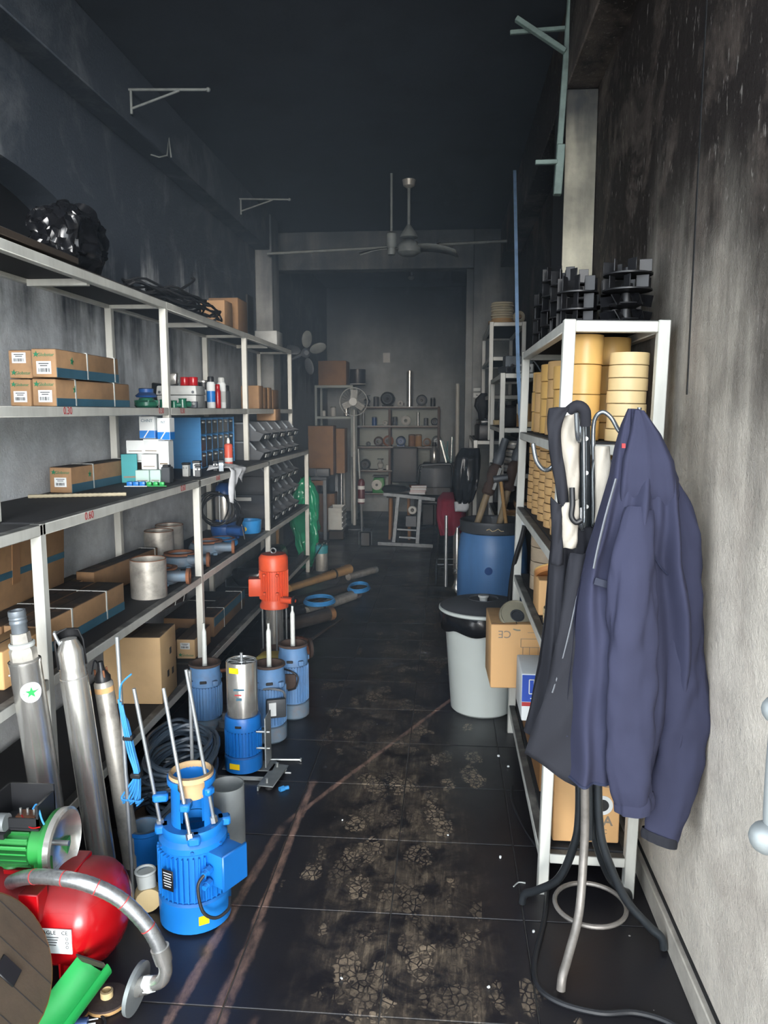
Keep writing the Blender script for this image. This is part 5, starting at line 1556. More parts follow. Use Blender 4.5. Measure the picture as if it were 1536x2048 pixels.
t = carton('big tan carton with white-rimmed hole and 80A print behind the coat stand', 0.235, 0.30, 0.262, (0.508, 2.775, RZD[0] + 0.004), 0.0, 'cardboard_orange')
text('80A', 0.05, 'ink_grey', t, (0.05, -0.1515, 0.085), (PI / 2, 0, 0), 0.0004, bold=0.001)
text('A.R.C', 0.024, 'ink_grey', t, (0.045, -0.1515, 0.045), (PI / 2, 0, 0), 0.0003)
text('80L', 0.04, 'ink_grey', t, (0.045, -0.1515, 0.225), (PI / 2, 0, 0), 0.0003)
B().cyl((0.055, -0.1505, 0.145), (0.055, -0.1522, 0.145), 0.036, None, 28).done('hole_rim', 'paper_white', t)
B().cyl((0.055, -0.1505, 0.145), (0.055, -0.1530, 0.145), 0.022, None, 24).done('hand_hole', 'ink_black', t)

# ------------------------------------------------------------------ black fan wheels on top of the near rack
def fan_wheel(label, loc, r=0.075, h=0.052, cup=False, proto={}):
    key = (r, h, cup)
    if key in proto:
        return dup(proto[key], loc, R.uniform(0, 6), label)
    t = thing('fan_wheel', label, 'fan wheel', loc, 0.0, 'black motor fan wheels stacked on the rack top')
    if cup:
        B().lathe([(0.014, 0), (0.03, 0.0), (r * 0.7, 0.012), (r * 0.72, 0.016), (0.03, 0.006), (0.02, 0.012), (0.017, 0.05), (0.010, 0.05)], 26).done('cone', 'black_plastic', t)
        for k in range(6):
            a = k * PI / 3
            b = B().box((r * 0.72, 0, 0.025), (r * 0.62, 0.003, 0.04), (0.5, 0.15, 0))
            bmesh.ops.rotate(b.bm, cent=(0, 0, 0), matrix=Matrix.Rotation(a, 3, 'Z'), verts=b.bm.verts[:])
            b.done('blade', 'black_gloss', t)
    else:
        B().lathe([(0.012, 0.0), (r * 0.96, 0.006), (r, 0.004), (r, 0.009), (r * 0.9, 0.010), (0.022, 0.008), (0.018, 0.03), (0.010, 0.03), (0.012, 0.0)], 26).done('disc', 'black_plastic', t)
        for k in range(7):
            a = k * 2 * PI / 7
            b = B().box((r * 0.76, 0, 0.008 + h / 2), (r * 0.5, 0.004, h - 0.006), (0, 0, 0.5), 0.001)
            bmesh.ops.rotate(b.bm, cent=(0, 0, 0), matrix=Matrix.Rotation(a, 3, 'Z'), verts=b.bm.verts[:])
            b.done('blade', 'black_plastic', t)
    proto[key] = t
    return t


TT = RZD[4] + 0.003
lv = ('bottom', 'second', 'third', 'top')
for k in range(4):
    fan_wheel(f'black fan wheel, {lv[k]} of the front stack on the rack top, ' + ('glossy cup blades' if k < 2 else 'flat disc'), tuple(rr_pt(0.565, 2.74, TT + (0.052 * k))), 0.082, 0.046, k < 2)
for i, (x, y, n_) in enumerate(((0.432, 2.94, 3), (0.595, 2.97, 3), (0.435, 3.16, 4), (0.435, 3.46, 5), (0.595, 3.3, 3), (0.435, 3.76, 4))):
    nm = ('beside the front stack', 'behind the front stack by the wall', 'in the middle of the rack top', 'tall and next to the far end', 'against the wall behind the middle stack', 'at the far end of the rack top')[i]
    for k in range(n_):
        fan_wheel(f"black fan wheel, {('bottom', 'second', 'third', 'fourth', 'fifth')[k]} up in the stack {nm}", tuple(rr_pt(x, y, TT + 0.062 * k)), 0.074, 0.058, False)

# ------------------------------------------------------------------ bin and drum
t = thing('waste_bin', 'pale grey plastic waste bin with black liner and dark lid', 'bin', (0.215, 4.30, 0))
B().lathe([(0, 0.0), (0.165, 0.0), (0.178, 0.012), (0.215, 0.50), (0.232, 0.585), (0.228, 0.585), (0.21, 0.5), (0.172, 0.02), (0, 0.02)], 44).done('body', mat('bin_grey', '#c3cac6', 0.5, 0, 0.3, 0.12, (0.35, 0.36, 0.34), 5), t)
b = B()
loops = []
for j, (rr_, z) in enumerate(((0.239, 0.585), (0.247, 0.57), (0.25, 0.53), (0.243, 0.50), (0.23, 0.485))):
    loops.append([Vector(((rr_ + 0.006 * math.sin(i * 0.9 + j) * (j > 0)) * math.cos(2 * PI * i / 60), (rr_ + 0.006 * math.sin(i * 0.9 + j) * (j > 0)) * math.sin(2 * PI * i / 60), z + (0.012 * math.sin(i * 0.7) if j > 2 else 0))) for i in range(60)])
b.loft(loops)
b.done('bin_liner', 'black_gloss', t)
B().lathe([(0.245, 0.582), (0.252, 0.588), (0.252, 0.6), (0.246, 0.604), (0.236, 0.6)], 44).done('rim', 'bin_grey', t)
B().lathe([(0.244, 0.598), (0.246, 0.606), (0.225, 0.612), (0.21, 0.622), (0.13, 0.642), (0.085, 0.648), (0.08, 0.64), (0.03, 0.632), (0, 0.632)], 44).done('lid', mat('lid_charcoal', '#4a4c50', 0.45, 0, 0.25, 0.2), t)
B().lathe([(0.022, 0.632), (0.024, 0.65), (0.03, 0.655), (0.03, 0.665), (0.02, 0.668), (0, 0.668)], 20).done('knob', 'grey_plastic', t)
B().torus((0, 0, 0.646), 0.086, 0.004, 36, 6).done('dish_edge', 'grey_dark', t)

t = thing('plastic_drum', 'blue plastic drum with dark open rim behind the waste bin', 'drum', (0.335, 5.52, 0))
B().lathe([(0, 0), (0.22, 0), (0.235, 0.02), (0.25, 0.2), (0.253, 0.45), (0.248, 0.7), (0.232, 0.82), (0.218, 0.845), (0.222, 0.86)], 44).done('body', mat('drum_blue', '#5585bd', 0.4, 0, 0.4, 0.35, (0.05, 0.06, 0.08), 5, streak=True), t)
B().lathe([(0.216, 0.84), (0.236, 0.85), (0.240, 0.87), (0.236, 0.90), (0.24, 0.915), (0.236, 0.93), (0.215, 0.93), (0.205, 0.915), (0.2, 0.6), (0, 0.6)], 44).done('rim', 'charcoal_plastic', t)
B().cyl((-0.04, -0.2525, 0.60), (-0.04, -0.249, 0.60), 0.028, None, 20).done('moulded_mark', 'blue_dark', t)
b = B().tube([(-0.06 + 0.02 * k, -0.242, 0.885 + 0.01 * math.sin(k * 2)) for k in range(7)], 0.003, 5)
b.done('scratch_mark', 'beige_pale', t)
t = thing('corner_strap', 'white plastic clip and black strap hanging from the rack post', 'strap', (0, 0, 0))
B().box((0.405, 3.97, 1.135), (0.045, 0.05, 0.05), None, 0.006).done('clip', 'paper_white', t)
B().tube([(0.40, 3.935, 1.12), (0.385, 3.93, 1.05), (0.36, 3.95, 0.95), (0.345, 4.0, 0.82), (0.34, 4.03, 0.70)], 0.013, 8, smooth=6).done('strap', 'black_rubber', t)

# ------------------------------------------------------------------ far right racks
def plain_rack(label, x0, x1, y0, y1, decks, top, xl=None, zl=None):
    t = thing('storage_rack', label, 'rack', (0, 0, 0))
    w = 0.037
    for y in (y0, y1):
        rack_frame(t, (x1, y, 0), (x1, y, top), w)
        if xl is None:
            rack_frame(t, (x0, y, 0), (x0, y, top), w)
        else:
            rack_frame(t, (x0, y, zl + 0.001), (x0, y, top), w)
            rack_frame(t, (xl, y, 0), (xl, y, zl), w)
    for z in decks:
        xa = x0 if (xl is None or z > zl + 0.05) else xl
        for y in (y0, y1):
            rack_frame(t, (xa + 0.019, y, z - 0.022), (x1 - 0.019, y, z - 0.022), 0.035, name='crossbar')
        for x in (xa, x1):
            B().bar((x, y0 + 0.019, z - 0.0225), (x, y1 - 0.019, z - 0.0225), 0.034, 0.036, 0.003).done('rail', 'white_steel', t)
        B().bx(xa + 0.018, x1 - 0.018, y0 + 0.02, y1 - 0.02, z - 0.019, z - 0.0012).done('deck', 'rack_board', t)
    return t


plain_rack('white steel rack behind the blue drum, charred sockets on top', 0.405, 0.69, 5.82, 7.10, (0.35, 0.87, 1.24, 1.58, 1.98), 1.98)
plain_rack('tallest white steel rack with rope spool on top, by the doorway', 0.395, 0.69, 7.28, 8.75, (0.5, 1.43, 1.85, 2.2, 2.51), 2.51, 0.265, 1.43)

# ------------------------------------------------------------------ coat stand
mat('stand_grey', '#4d5257', 0.3, 0.75, 0.15, 0.3, (0.05, 0.05, 0.05), 20)
mat('stand_worn', '#8b8680', 0.45, 0.4, 0.1, 0.5, (0.10, 0.09, 0.08), 30)
mat('hook_chrome', '#8d9398', 0.22, 0.8, 0.1, 0.2)
CX0, CY0 = 0.475, 2.33
t = thing('coat_stand', 'dark metal coat stand with curved legs, ring and S hooks', 'coat stand', (CX0, CY0, 0))
top = Vector((-0.075, -0.02, 1.69))
def pole(z):
    return Vector((top.x * z / 1.69, top.y * z / 1.69, z))
B().cyl(pole(0.36), top, 0.0165, None, 18).done('pole', 'stand_grey', t)
B().lathe([(0, 0), (0.018, 0), (0.018, 0.012), (0.01, 0.02), (0, 0.021)], 16, Matrix.Translation(top)).done('finial', 'black_plastic', t)
feet = [(-0.20, 0.165), (-0.125, -0.235), (0.225, -0.03), (0.17, 0.2)]
for fx, fy in feet:
    d = Vector((fx, fy, 0)).normalized()
    L = Vector((fx, fy, 0)).length
    p0 = pole(0.55) + d * 0.03
    pts = [p0, pole(0.42) + d * 0.033, pole(0.32) + d * 0.05, Vector((d.x * L * 0.45, d.y * L * 0.45, 0.17)), Vector((d.x * L * 0.78, d.y * L * 0.78, 0.085)), Vector((d.x * L * 0.96, d.y * L * 0.96, 0.05)), Vector((d.x * L, d.y * L, 0.013))]
    B().tube(pts, 0.0135, 12, smooth=6).done('leg', 'stand_grey' if fx < 0 and fy > 0 else 'stand_worn' if fy < -0.2 else 'stand_grey', t)
B().torus((0.0, 0.01, 0.125), 0.112, 0.0075, 40, 8).done('ring', 'stand_worn', t)
prof = [(0.09, 1.335), (0.092, 1.29), (0.062, 1.266), (0.034, 1.28), (0.024, 1.32), (0.024, 1.45), (0.024, 1.54), (0.032, 1.578), (0.052, 1.592), (0.075, 1.575), (0.098, 1.536), (0.122, 1.528), (0.144, 1.555), (0.153, 1.605)]
for k, (ang, dz) in enumerate(((PI * 1.03, 0.0), (-0.22, 0.105), (-PI * 0.60, 0.09), (PI * 0.5, 0.05), (-0.55, -0.02))):
    d = Vector((math.cos(ang), math.sin(ang), 0))
    pts = [pole(z + dz) + d * (r_ - (0.06 if k == 4 and r_ > 0.1 else 0)) for r_, z in prof]
    B().tube(pts, 0.0066, 10, smooth=5).done('hook', 'hook_chrome', t)
for z in (1.62, 1.52, 1.42, 1.28):
    B().cyl(pole(z) + Vector((0, -0.014, 0)), pole(z) + Vector((0, -0.021, 0)), 0.006, None, 10).done('rivet', 'bolt_zinc', t)

# ------------------------------------------------------------------ jackets
def cloth(name, col, bump=0.25):
    t_ = NT(name)
    v = t_.pos()
    c = t_.mix(t_.ramp(t_.noise(5, 4, v), 0.3, 0.7, 0, 1), tuple(q * 0.86 for q in hexc(col)), hexc(col))
    t_.l(c, t_.b.inputs['Base Color'])
    t_.b.inputs['Roughness'].default_value = 0.85
    t_.b.inputs['Specular IOR Level'].default_value = 0.2
    t_.bump(t_.noise(420, 2, v), bump, 0.0008)
    MATS[name] = t_.m


cloth('navy_softshell', '#393b50')
cloth('dark_softshell', '#2c2d33')
cloth('grey_fleece', '#b9b2a6', 0.6)
mat('zip_grey', '#6d7075', 0.4, 0.5, 0, 0.1)
mat('seam_navy', '#272d45', 0.8, 0, 0, 0)


def garment_loops(rows, n, fold=0.0, seed=0.0, power=0.8):
    """rows: (z, x0, x1, y_mid, depth). Closed loops with drape folds that run down the cloth."""
    loops = []
    zt = rows[0][0]
    out = []
    # resample rows
    m = []
    for a, b_ in zip(rows, rows[1:]):
        for k in range(4):
            f = k / 4
            m.append(tuple(a[i] * (1 - f) + b_[i] * f for i in range(5)))
    m.append(rows[-1])
    for z, x0, x1, ym, dp in m:
        cx, hw = (x0 + x1) / 2, (x1 - x0) / 2
        lp = []
        for i in range(n):
            a = 2 * PI * i / n
            ca, sa = math.cos(a), math.sin(a)
            x = cx + hw * math.copysign(abs(ca) ** power, ca)
            y = ym + dp * math.copysign(abs(sa) ** power, sa)
            u = (x - cx) / max(hw, 0.01)
            amp = fold * min(1.0, (zt - z) * 2.2 + 0.15)
            w = math.sin(u * 7.5 + seed + 1.3 * math.sin(z * 4.2 + seed)) + 0.6 * math.sin(u * 15 + 2 * seed + z * 5.0) + 0.5 * mnoise.noise(Vector((x * 22, z * 9, seed + 5)))
            nz = mnoise.noise(Vector((x * 7, z * 4.5, seed)))
            lp.append(Vector((x + 0.35 * amp * nz, y + (amp * w * 0.5 + amp * 0.7 * nz) * (-1 if sa < 0 else 0.6), z + 0.006 * mnoise.noise(Vector((x * 9, seed, z))))))
        out.append(lp)
    return out


J = thing('jacket', 'navy softshell jacket hanging from the wall-side hook of the coat stand', 'jacket', (0, 0, 0))
rows = [(1.705, 0.492, 0.522, 2.17, 0.012), (1.66, 0.475, 0.56, 2.17, 0.035), (1.60, 0.462, 0.60, 2.17, 0.05), (1.52, 0.452, 0.635, 2.17, 0.06), (1.42, 0.425, 0.64, 2.165, 0.07), (1.30, 0.395, 0.645, 2.16, 0.075), (1.15, 0.372, 0.665, 2.16, 0.08), (1.0, 0.36, 0.675, 2.16, 0.085), (0.85, 0.352, 0.67, 2.16, 0.09), (0.72, 0.350, 0.655, 2.16, 0.09), (0.655, 0.348, 0.64, 2.16, 0.088)]
b = B().loft(garment_loops(rows, 128, 0.044, 1.3))
o = b.done('body', 'navy_softshell', J, True, 75)
# hem of the body
lp = garment_loops(rows, 128, 0.044, 1.3)[-1]
B().tube([p + Vector((0, 0, 0.002)) for p in lp], 0.005, 6, closed=True).done('hem', 'seam_navy', J)


def sleeve(name, path, radii, m, parent, seed, cuff=True, flat=0.62):
    pts, rad = spline([Vector(p) for p in path], radii, 10)
    b = B()
    loops = []
    N = 44
    for i, (p, r_) in enumerate(zip(pts, rad)):
        tng = (pts[min(i + 1, len(pts) - 1)] - pts[max(i - 1, 0)]).normalized()
        x = Vector((0, 1, 0)).cross(tng).normalized()
        y = tng.cross(x)
        lp = []
        for k in range(N):
            a = 2 * PI * k / N
            rr_ = r_ * (1 + 0.12 * math.sin(3 * a + seed + p.z * 10) * min(1, i / 6) + 0.16 * mnoise.noise(Vector((math.cos(a) * 2.2, math.sin(a) * 2.2 + seed, p.z * 15))))
            lp.append(p + x * rr_ * math.cos(a) + y * rr_ * flat * math.sin(a))
        loops.append(lp)
    b.loft(loops)
    b.bm.faces.new([v for v in b.bm.verts[:N]])
    o = b.done(name, m, parent, True, 75)
    return loops[-1], loops[-2]


def cuff(lp, parent, m, out=0.006, h=0.03):
    c = sum((Vector(p) for p in lp), Vector()) / len(lp)
    b = B()
    l0 = [p + (p - c).normalized() * 0.002 + Vector((0, 0, h)) for p in lp]
    l1 = [p + (p - c).normalized() * out + Vector((0, 0, h * 0.5)) for p in lp]
    l2 = [p + (p - c).normalized() * out * 0.8 for p in lp]
    l3 = [c + (p - c) * 0.82 + Vector((0, 0, 0.004)) for p in lp]
    l4 = [c + (p - c) * 0.75 + Vector((0, 0, h)) for p in lp]
    b.loft([l0, l1, l2, l3, l4])
    return b.done('cuff', m, parent, True, 75)


lp, _ = sleeve('sleeve', [(0.515, 2.10, 1.44), (0.50, 2.055, 1.30), (0.497, 2.045, 1.12), (0.50, 2.045, 0.94), (0.51, 2.05, 0.78), (0.52, 2.055, 0.675), (0.53, 2.06, 0.60)], [0.035, 0.058, 0.066, 0.062, 0.058, 0.056, 0.045], 'navy_softshell', J, 0.4)
cuff(lp, J, 'navy_softshell', 0.010, 0.05)
lp, _ = sleeve('sleeve', [(0.60, 2.17, 1.50), (0.635, 2.15, 1.36), (0.648, 2.14, 1.18), (0.655, 2.13, 1.0), (0.66, 2.12, 0.84), (0.65, 2.11, 0.68), (0.628, 2.10, 0.55), (0.615, 2.095, 0.49)], [0.035, 0.055, 0.062, 0.066, 0.066, 0.062, 0.052, 0.046], 'navy_softshell', J, 2.2)
cuff(lp, J, 'dark_softshell', 0.005, 0.03)
B().box((0.432, 2.083, 1.235), (0.062, 0.004, 0.02), (0.05, 0.28, 0.0), 0.001).done('arm_patch', mat('patch_dark', '#2c3040', 0.8, 0, 0, 0), J)
B().tube([(0.452, 2.10, 1.52), (0.425, 2.085, 1.42), (0.405, 2.075, 1.33), (0.396, 2.07, 1.28)], 0.0035, 6, smooth=5).done('zip', 'zip_grey', J)
B().tube([(0.468, 2.105, 1.405), (0.50, 2.08, 1.39), (0.535, 2.075, 1.36), (0.565, 2.085, 1.30), (0.60, 2.10, 1.26), (0.64, 2.12, 1.24)], 0.0022, 5, smooth=5).done('yoke_seam', 'seam_navy', J)
t2 = B().bx(0.465, 0.474, 2.103, 2.109, 1.602, 1.614).done('hang_loop', 'rail_red_ink', J)
# hood folds at the neck
b = B()
loops = garment_loops([(1.70, 0.50, 0.525, 2.13, 0.01), (1.64, 0.49, 0.57, 2.125, 0.025), (1.57, 0.475, 0.605, 2.12, 0.035), (1.48, 0.47, 0.625, 2.125, 0.03), (1.43, 0.475, 0.62, 2.13, 0.012)], 48, 0.016, 4.1)
b.loft(loops)
b.done('hood', 'navy_softshell', J, True, 75)

K = thing('jacket', 'charcoal jacket with pale fleece lining hanging on the aisle-side hook', 'jacket', (0, 0, 0))
rows = [(1.36, 0.312, 0.43, 2.27, 0.02), (1.25, 0.302, 0.44, 2.27, 0.032), (1.1, 0.296, 0.44, 2.27, 0.045), (0.95, 0.282, 0.44, 2.265, 0.055), (0.82, 0.258, 0.44, 2.26, 0.06), (0.735, 0.238, 0.44, 2.26, 0.06)]
B().loft(garment_loops(rows, 96, 0.03, 0.6)).done('body', 'dark_softshell', K, True, 75)
# collar and front facing above, folded over the hook, with the fleece inside showing


def strip(name, pl, pr, m, parent, thick=0.004, ripple=0.004):
    b = B()
    L_, _ = spline([Vector(p) for p in pl], [1] * len(pl), 5)
    R_, _ = spline([Vector(p) for p in pr], [1] * len(pr), 5)
    W = 8
    g = [[b.bm.verts.new(a.lerp(c, j / W) + Vector((0, -0.012 * math.sin(PI * j / W) + ripple * math.sin(i * 0.9 + j), 0))) for j in range(W + 1)] for i, (a, c) in enumerate(zip(L_, R_))]
    for i in range(len(g) - 1):
        for j in range(W):
            b.bm.faces.new((g[i][j], g[i][j + 1], g[i + 1][j + 1], g[i + 1][j]))
    o = b.done(name, m, parent, True, 75)
    sm_ = o.modifiers.new('thickness', 'SOLIDIFY')
    sm_.thickness = thick
    return o


strip('front_edge', [(0.288, 2.235, 1.708), (0.285, 2.23, 1.65), (0.298, 2.23, 1.56), (0.318, 2.23, 1.46), (0.335, 2.235, 1.38)], [(0.345, 2.225, 1.712), (0.318, 2.225, 1.65), (0.330, 2.225, 1.55), (0.345, 2.225, 1.46), (0.352, 2.23, 1.38)], 'dark_softshell', K)
strip('fleece_lining', [(0.322, 2.245, 1.68), (0.322, 2.245, 1.60), (0.334, 2.245, 1.52), (0.346, 2.245, 1.44), (0.35, 2.25, 1.36)], [(0.372, 2.25, 1.70), (0.375, 2.25, 1.60), (0.378, 2.25, 1.52), (0.378, 2.25, 1.44), (0.38, 2.255, 1.36)], 'grey_fleece', K)
strip('fleece_lining', [(0.323, 2.225, 1.435), (0.326, 2.22, 1.40), (0.33, 2.22, 1.34), (0.335, 2.225, 1.31)], [(0.375, 2.22, 1.45), (0.375, 2.215, 1.40), (0.373, 2.215, 1.34), (0.372, 2.22, 1.31)], 'grey_fleece', K)
strip('front_edge', [(0.300, 2.228, 1.455), (0.302, 2.222, 1.40), (0.306, 2.222, 1.33), (0.305, 2.222, 1.26)], [(0.325, 2.218, 1.43), (0.327, 2.214, 1.39), (0.331, 2.214, 1.33), (0.335, 2.216, 1.26)], 'dark_softshell', K)
strip('fleece_lining', [(0.425, 2.26, 1.60), (0.428, 2.26, 1.52), (0.432, 2.255, 1.44), (0.43, 2.25, 1.38)], [(0.462, 2.255, 1.60), (0.468, 2.25, 1.52), (0.462, 2.24, 1.44), (0.445, 2.235, 1.36)], 'grey_fleece', K)
strip('front_panel', [(0.352, 2.19, 1.30), (0.330, 2.18, 1.12), (0.305, 2.17, 0.96), (0.270, 2.165, 0.82), (0.235, 2.17, 0.712)], [(0.40, 2.19, 1.30), (0.40, 2.17, 1.12), (0.395, 2.15, 0.96), (0.39, 2.14, 0.80), (0.385, 2.145, 0.62)], 'dark_softshell', K, 0.005, 0.007)
B().tube([(0.372, 2.168, 1.18), (0.352, 2.158, 1.08), (0.330, 2.152, 0.98), (0.308, 2.15, 0.90)], 0.003, 6, smooth=5).done('zip', 'zip_grey', K)
B().tube([(0.312, 2.150, 0.84), (0.335, 2.142, 0.80), (0.352, 2.14, 0.775)], 0.003, 6, smooth=5).done('pocket_edge', 'seam_navy', K)
B().tube([(0.345, 2.24, 1.70), (0.365, 2.225, 1.715), (0.385, 2.22, 1.70), (0.39, 2.23, 1.66)], 0.016, 10, smooth=5).done('collar_roll', 'dark_softshell', K)
B().tube([(0.353, 2.20, 1.485), (0.354, 2.19, 1.44), (0.352, 2.188, 1.405), (0.365, 2.187, 1.388), (0.38, 2.188, 1.395)], 0.008, 10, smooth=5).done('umbrella_hook', 'black_plastic', K)

# ------------------------------------------------------------------ cord on the floor, door leaf
tag(B().tube([(0.42, 2.90, 0.009), (0.388, 2.70, 0.009), (0.347, 2.44, 0.009), (0.288, 2.22, 0.009), (0.286, 2.11, 0.009), (0.341, 2.05, 0.009), (0.449, 2.02, 0.009), (0.548, 2.03, 0.009), (0.636, 2.0, 0.009), (0.70, 1.93, 0.009)], 0.0085, 8, smooth=8).done('floor_cable', 'cable_black'), 'thick black cable snaking over the tiles round the coat stand', 'cable')
tag(B().tube([(0.31, 3.35, 0.006), (0.30, 3.2, 0.006), (0.33, 3.0, 0.006), (0.37, 2.85, 0.006)], 0.0055, 6, smooth=6).done('thin_cable', 'cable_black'), 'thin black cable on the floor beside the narrow rack foot', 'cable')
tag(B().tube([(0.255, 2.60, 0.003), (0.275, 2.625, 0.004), (0.30, 2.625, 0.003)], 0.0025, 5, smooth=4).done('wire_scrap', 'strap_white'), 'pale curved wire scrap on the tiles near the rack foot', 'wire')
d = struct(B().bx(0.445, 0.49, 0.15, 0.94, 0.02, 2.1, 0.003).done('door_1', 'grey_plastic'))
h = B().tube([(0.445, 0.90, 1.36), (0.41, 0.90, 1.36), (0.394, 0.90, 1.345), (0.394, 0.90, 1.20), (0.41, 0.90, 1.185), (0.445, 0.90, 1.185)], 0.011, 14, smooth=5).ball((0.389, 0.90, 1.352), 0.017, 16).ball((0.387, 0.90, 1.192), 0.02, 16).done('handle', 'zinc_grey', d)
for z in (1.36, 1.185):
    B().cyl((0.43, 0.90, z), (0.447, 0.90, z), 0.022, None, 20).done('handle_rose', 'stainless', h)

# ------------------------------------------------------------------ on and around the far racks by the wall
t = thing('rope_spool', 'cream rope spool on top of the tallest rack', 'spool', (0.505, 7.50, 2.512))
B().lathe([(0, 0), (0.13, 0), (0.13, 0.025), (0.10, 0.03), (0.10, 0.05)], 26).done('base', 'wood_pale', t)
b = B()
for k in range(7):
    b.torus((0, 0, 0.055 + 0.022 * k), 0.092 + 0.006 * (k % 2), 0.0125, 28, 7)
b.done('wound_rope', 'rope', t)
t = thing('twine_ball', 'striped ball of twine beside the rope spool', 'twine', (0.655, 7.42, 2.512))
b = B()
for k in range(7):
    a = -0.9 + 0.3 * k
    b.torus((0, 0.055 * math.sin(a) * 0.9, 0.055), 0.05 * math.cos(a), 0.009, 20, 6, (PI / 2, 0, 0.15))
b.done('windings', 'rope', t)
B().cyl((0.0, -0.05, 0.055), (0.0, 0.05, 0.055), 0.015, None, 12).done('core', 'cardboard', t)

# charred sockets and wiring on the rack behind the drum
zc_ = 1.981
labs = ('charred double socket strip with pale face on the rack behind the drum', 'scorched grey trunking box at the back of the rack top', 'burnt socket box lying in front of the trunking', 'sooty grey cable duct piece on the rack top', 'melted junction box at the front of the rack top')
for i, (x, y, sx, sy, sz, rz, m) in enumerate(((0.50, 6.22, 0.12, 0.10, 0.06, 0.25, 'grey_plastic'), (0.58, 6.75, 0.2, 0.5, 0.12, 0.0, 'grey_dark'), (0.45, 5.98, 0.1, 0.12, 0.05, 0.5, 'charcoal_plastic'), (0.56, 6.42, 0.22, 0.1, 0.16, 0.15, 'grey_steel'), (0.58, 5.95, 0.13, 0.1, 0.07, -0.2, 'grey_plastic'))):
    t = thing('socket_box', labs[i], 'socket', (x, y, zc_), rz, 'charred electrical boxes')
    B().box((0, 0, sz / 2), (sx, sy, sz), None, 0.006).jitter(0.004, 22, i).done('housing', m, t)
    for k in range(2):
        B().cyl((-sx * 0.22 + sx * 0.44 * k, -sy / 2 - 0.003, sz / 2), (-sx * 0.22 + sx * 0.44 * k, -sy / 2 + 0.002, sz / 2), min(0.018, sz * 0.3), None, 14).done('socket_hole', 'black_plastic', t)
b = B()
rc = random.Random(9)
for k in range(9):
    x, y = rc.uniform(0.44, 0.64), rc.uniform(5.9, 6.9)
    b.tube([(x, y, zc_ + 0.006), (x + rc.uniform(-0.08, 0.08), y + rc.uniform(-0.1, 0.1), zc_ + rc.uniform(0.05, 0.12)), (x + rc.uniform(-0.1, 0.1), y + rc.uniform(-0.1, 0.1), zc_ + 0.008)], 0.005, 6, smooth=5)
o = b.done('burnt_wiring', 'cable_grey')
o['kind'] = 'stuff'
tag(o, 'tangle of burnt wiring over the rack behind the drum', 'wiring')

# decks of that rack
t = thing('burnt_motor', 'burnt dark motor with bent pipe on the rack behind the drum', 'motor', (0.475, 6.02, 1.581))
B().lathe([(0, 0), (0.055, 0), (0.062, 0.02), (0.06, 0.14), (0.04, 0.16), (0, 0.165)], 22).done('body', 'soot_black', t)
B().tube([(-0.03, -0.03, 0.15), (-0.06, -0.05, 0.19), (-0.085, -0.05, 0.17), (-0.09, -0.05, 0.13)], 0.010, 8, smooth=4).done('bent_pipe', 'black_plastic', t)
t = thing('paint_tin', 'paint tin streaked with dried cream drips behind the blue strap', 'tin', (0.585, 5.98, 1.581))
B().lathe([(0, 0), (0.06, 0), (0.06, 0.17), (0.062, 0.175), (0.055, 0.175), (0.055, 0.16), (0, 0.16)], 24).done('body', 'wood_pale', t)
b = B()
for k in range(7):
    a = -PI * 0.9 + 0.25 * k
    b.tube([(0.0605 * math.cos(a), 0.0605 * math.sin(a), 0.17), (0.0612 * math.cos(a), 0.0612 * math.sin(a), 0.1 - 0.012 * (k % 3))], 0.004, 6)
b.done('paint_drips', 'strap_white', t)
ring_ = [('cream dish on the drum-side rack beside the streaked tin', 0.62, 5.90), ('small beige cup at the rear of the drum-side rack', 0.45, 6.75)]
for lab, x, y in ring_:
    tag(place(B().lathe([(0, 0), (0.05, 0), (0.055, 0.008), (0.058, 0.04), (0.05, 0.042), (0.046, 0.01), (0, 0.01)], 22).done('plastic_dish', 'beige_pale'), (x, y, 1.581)), lab, 'dish')
for k in range(4):
    o = thing('steel_pot', f'steel pump stage, {lv[k]} of the slanted pile on the rack behind the drum', 'pump stage', (0.475 + 0.012 * k, 5.98 + 0.01 * k, 1.241 + 0.056 * k), rot=(0.05, 0.12, 0.3 * k), group='steel pump stages piled on a rack')
    B().lathe([(0.03, 0.0), (0.062, 0.0), (0.066, 0.006), (0.066, 0.046), (0.06, 0.052), (0.03, 0.05), (0.03, 0)], 24).done('stage', 'stainless_dull', o)
    B().torus((0, 0, 0.026), 0.066, 0.003, 24, 5).done('bead', 'grey_steel', o)
for k in range(6):
    o = B().box((0, 0, 0.006), (0.2, 0.26, 0.012), None, 0.002).jitter(0.004, 10, k).done('newspaper', 'cardboard_dark' if k % 2 else 'wood_pale')
    place(tag(o, f'sooty folded newspaper, {ORD[k]} up in the pile behind the drum', 'newspaper', 'newspapers piled on the rack'), (0.53 + 0.006 * (k % 3), 6.05, 0.871 + 0.0135 * k), 0.12 * (k % 3))
tag(place(B().box((0, 0, 0.03), (0.16, 0.2, 0.06), None, 0.02, 2).jitter(0.012, 14).done('cloth_bundle', 'cardboard'), (0.60, 6.02, 0.953)), 'tan cloth bundle on the newspapers behind the drum', 'cloth')

# valves, pipe and hammer standing in the drum
mat('pipe_tan', '#8f7d62', 0.6, 0, 0.3, 0.5, (0.08, 0.06, 0.045), 18)


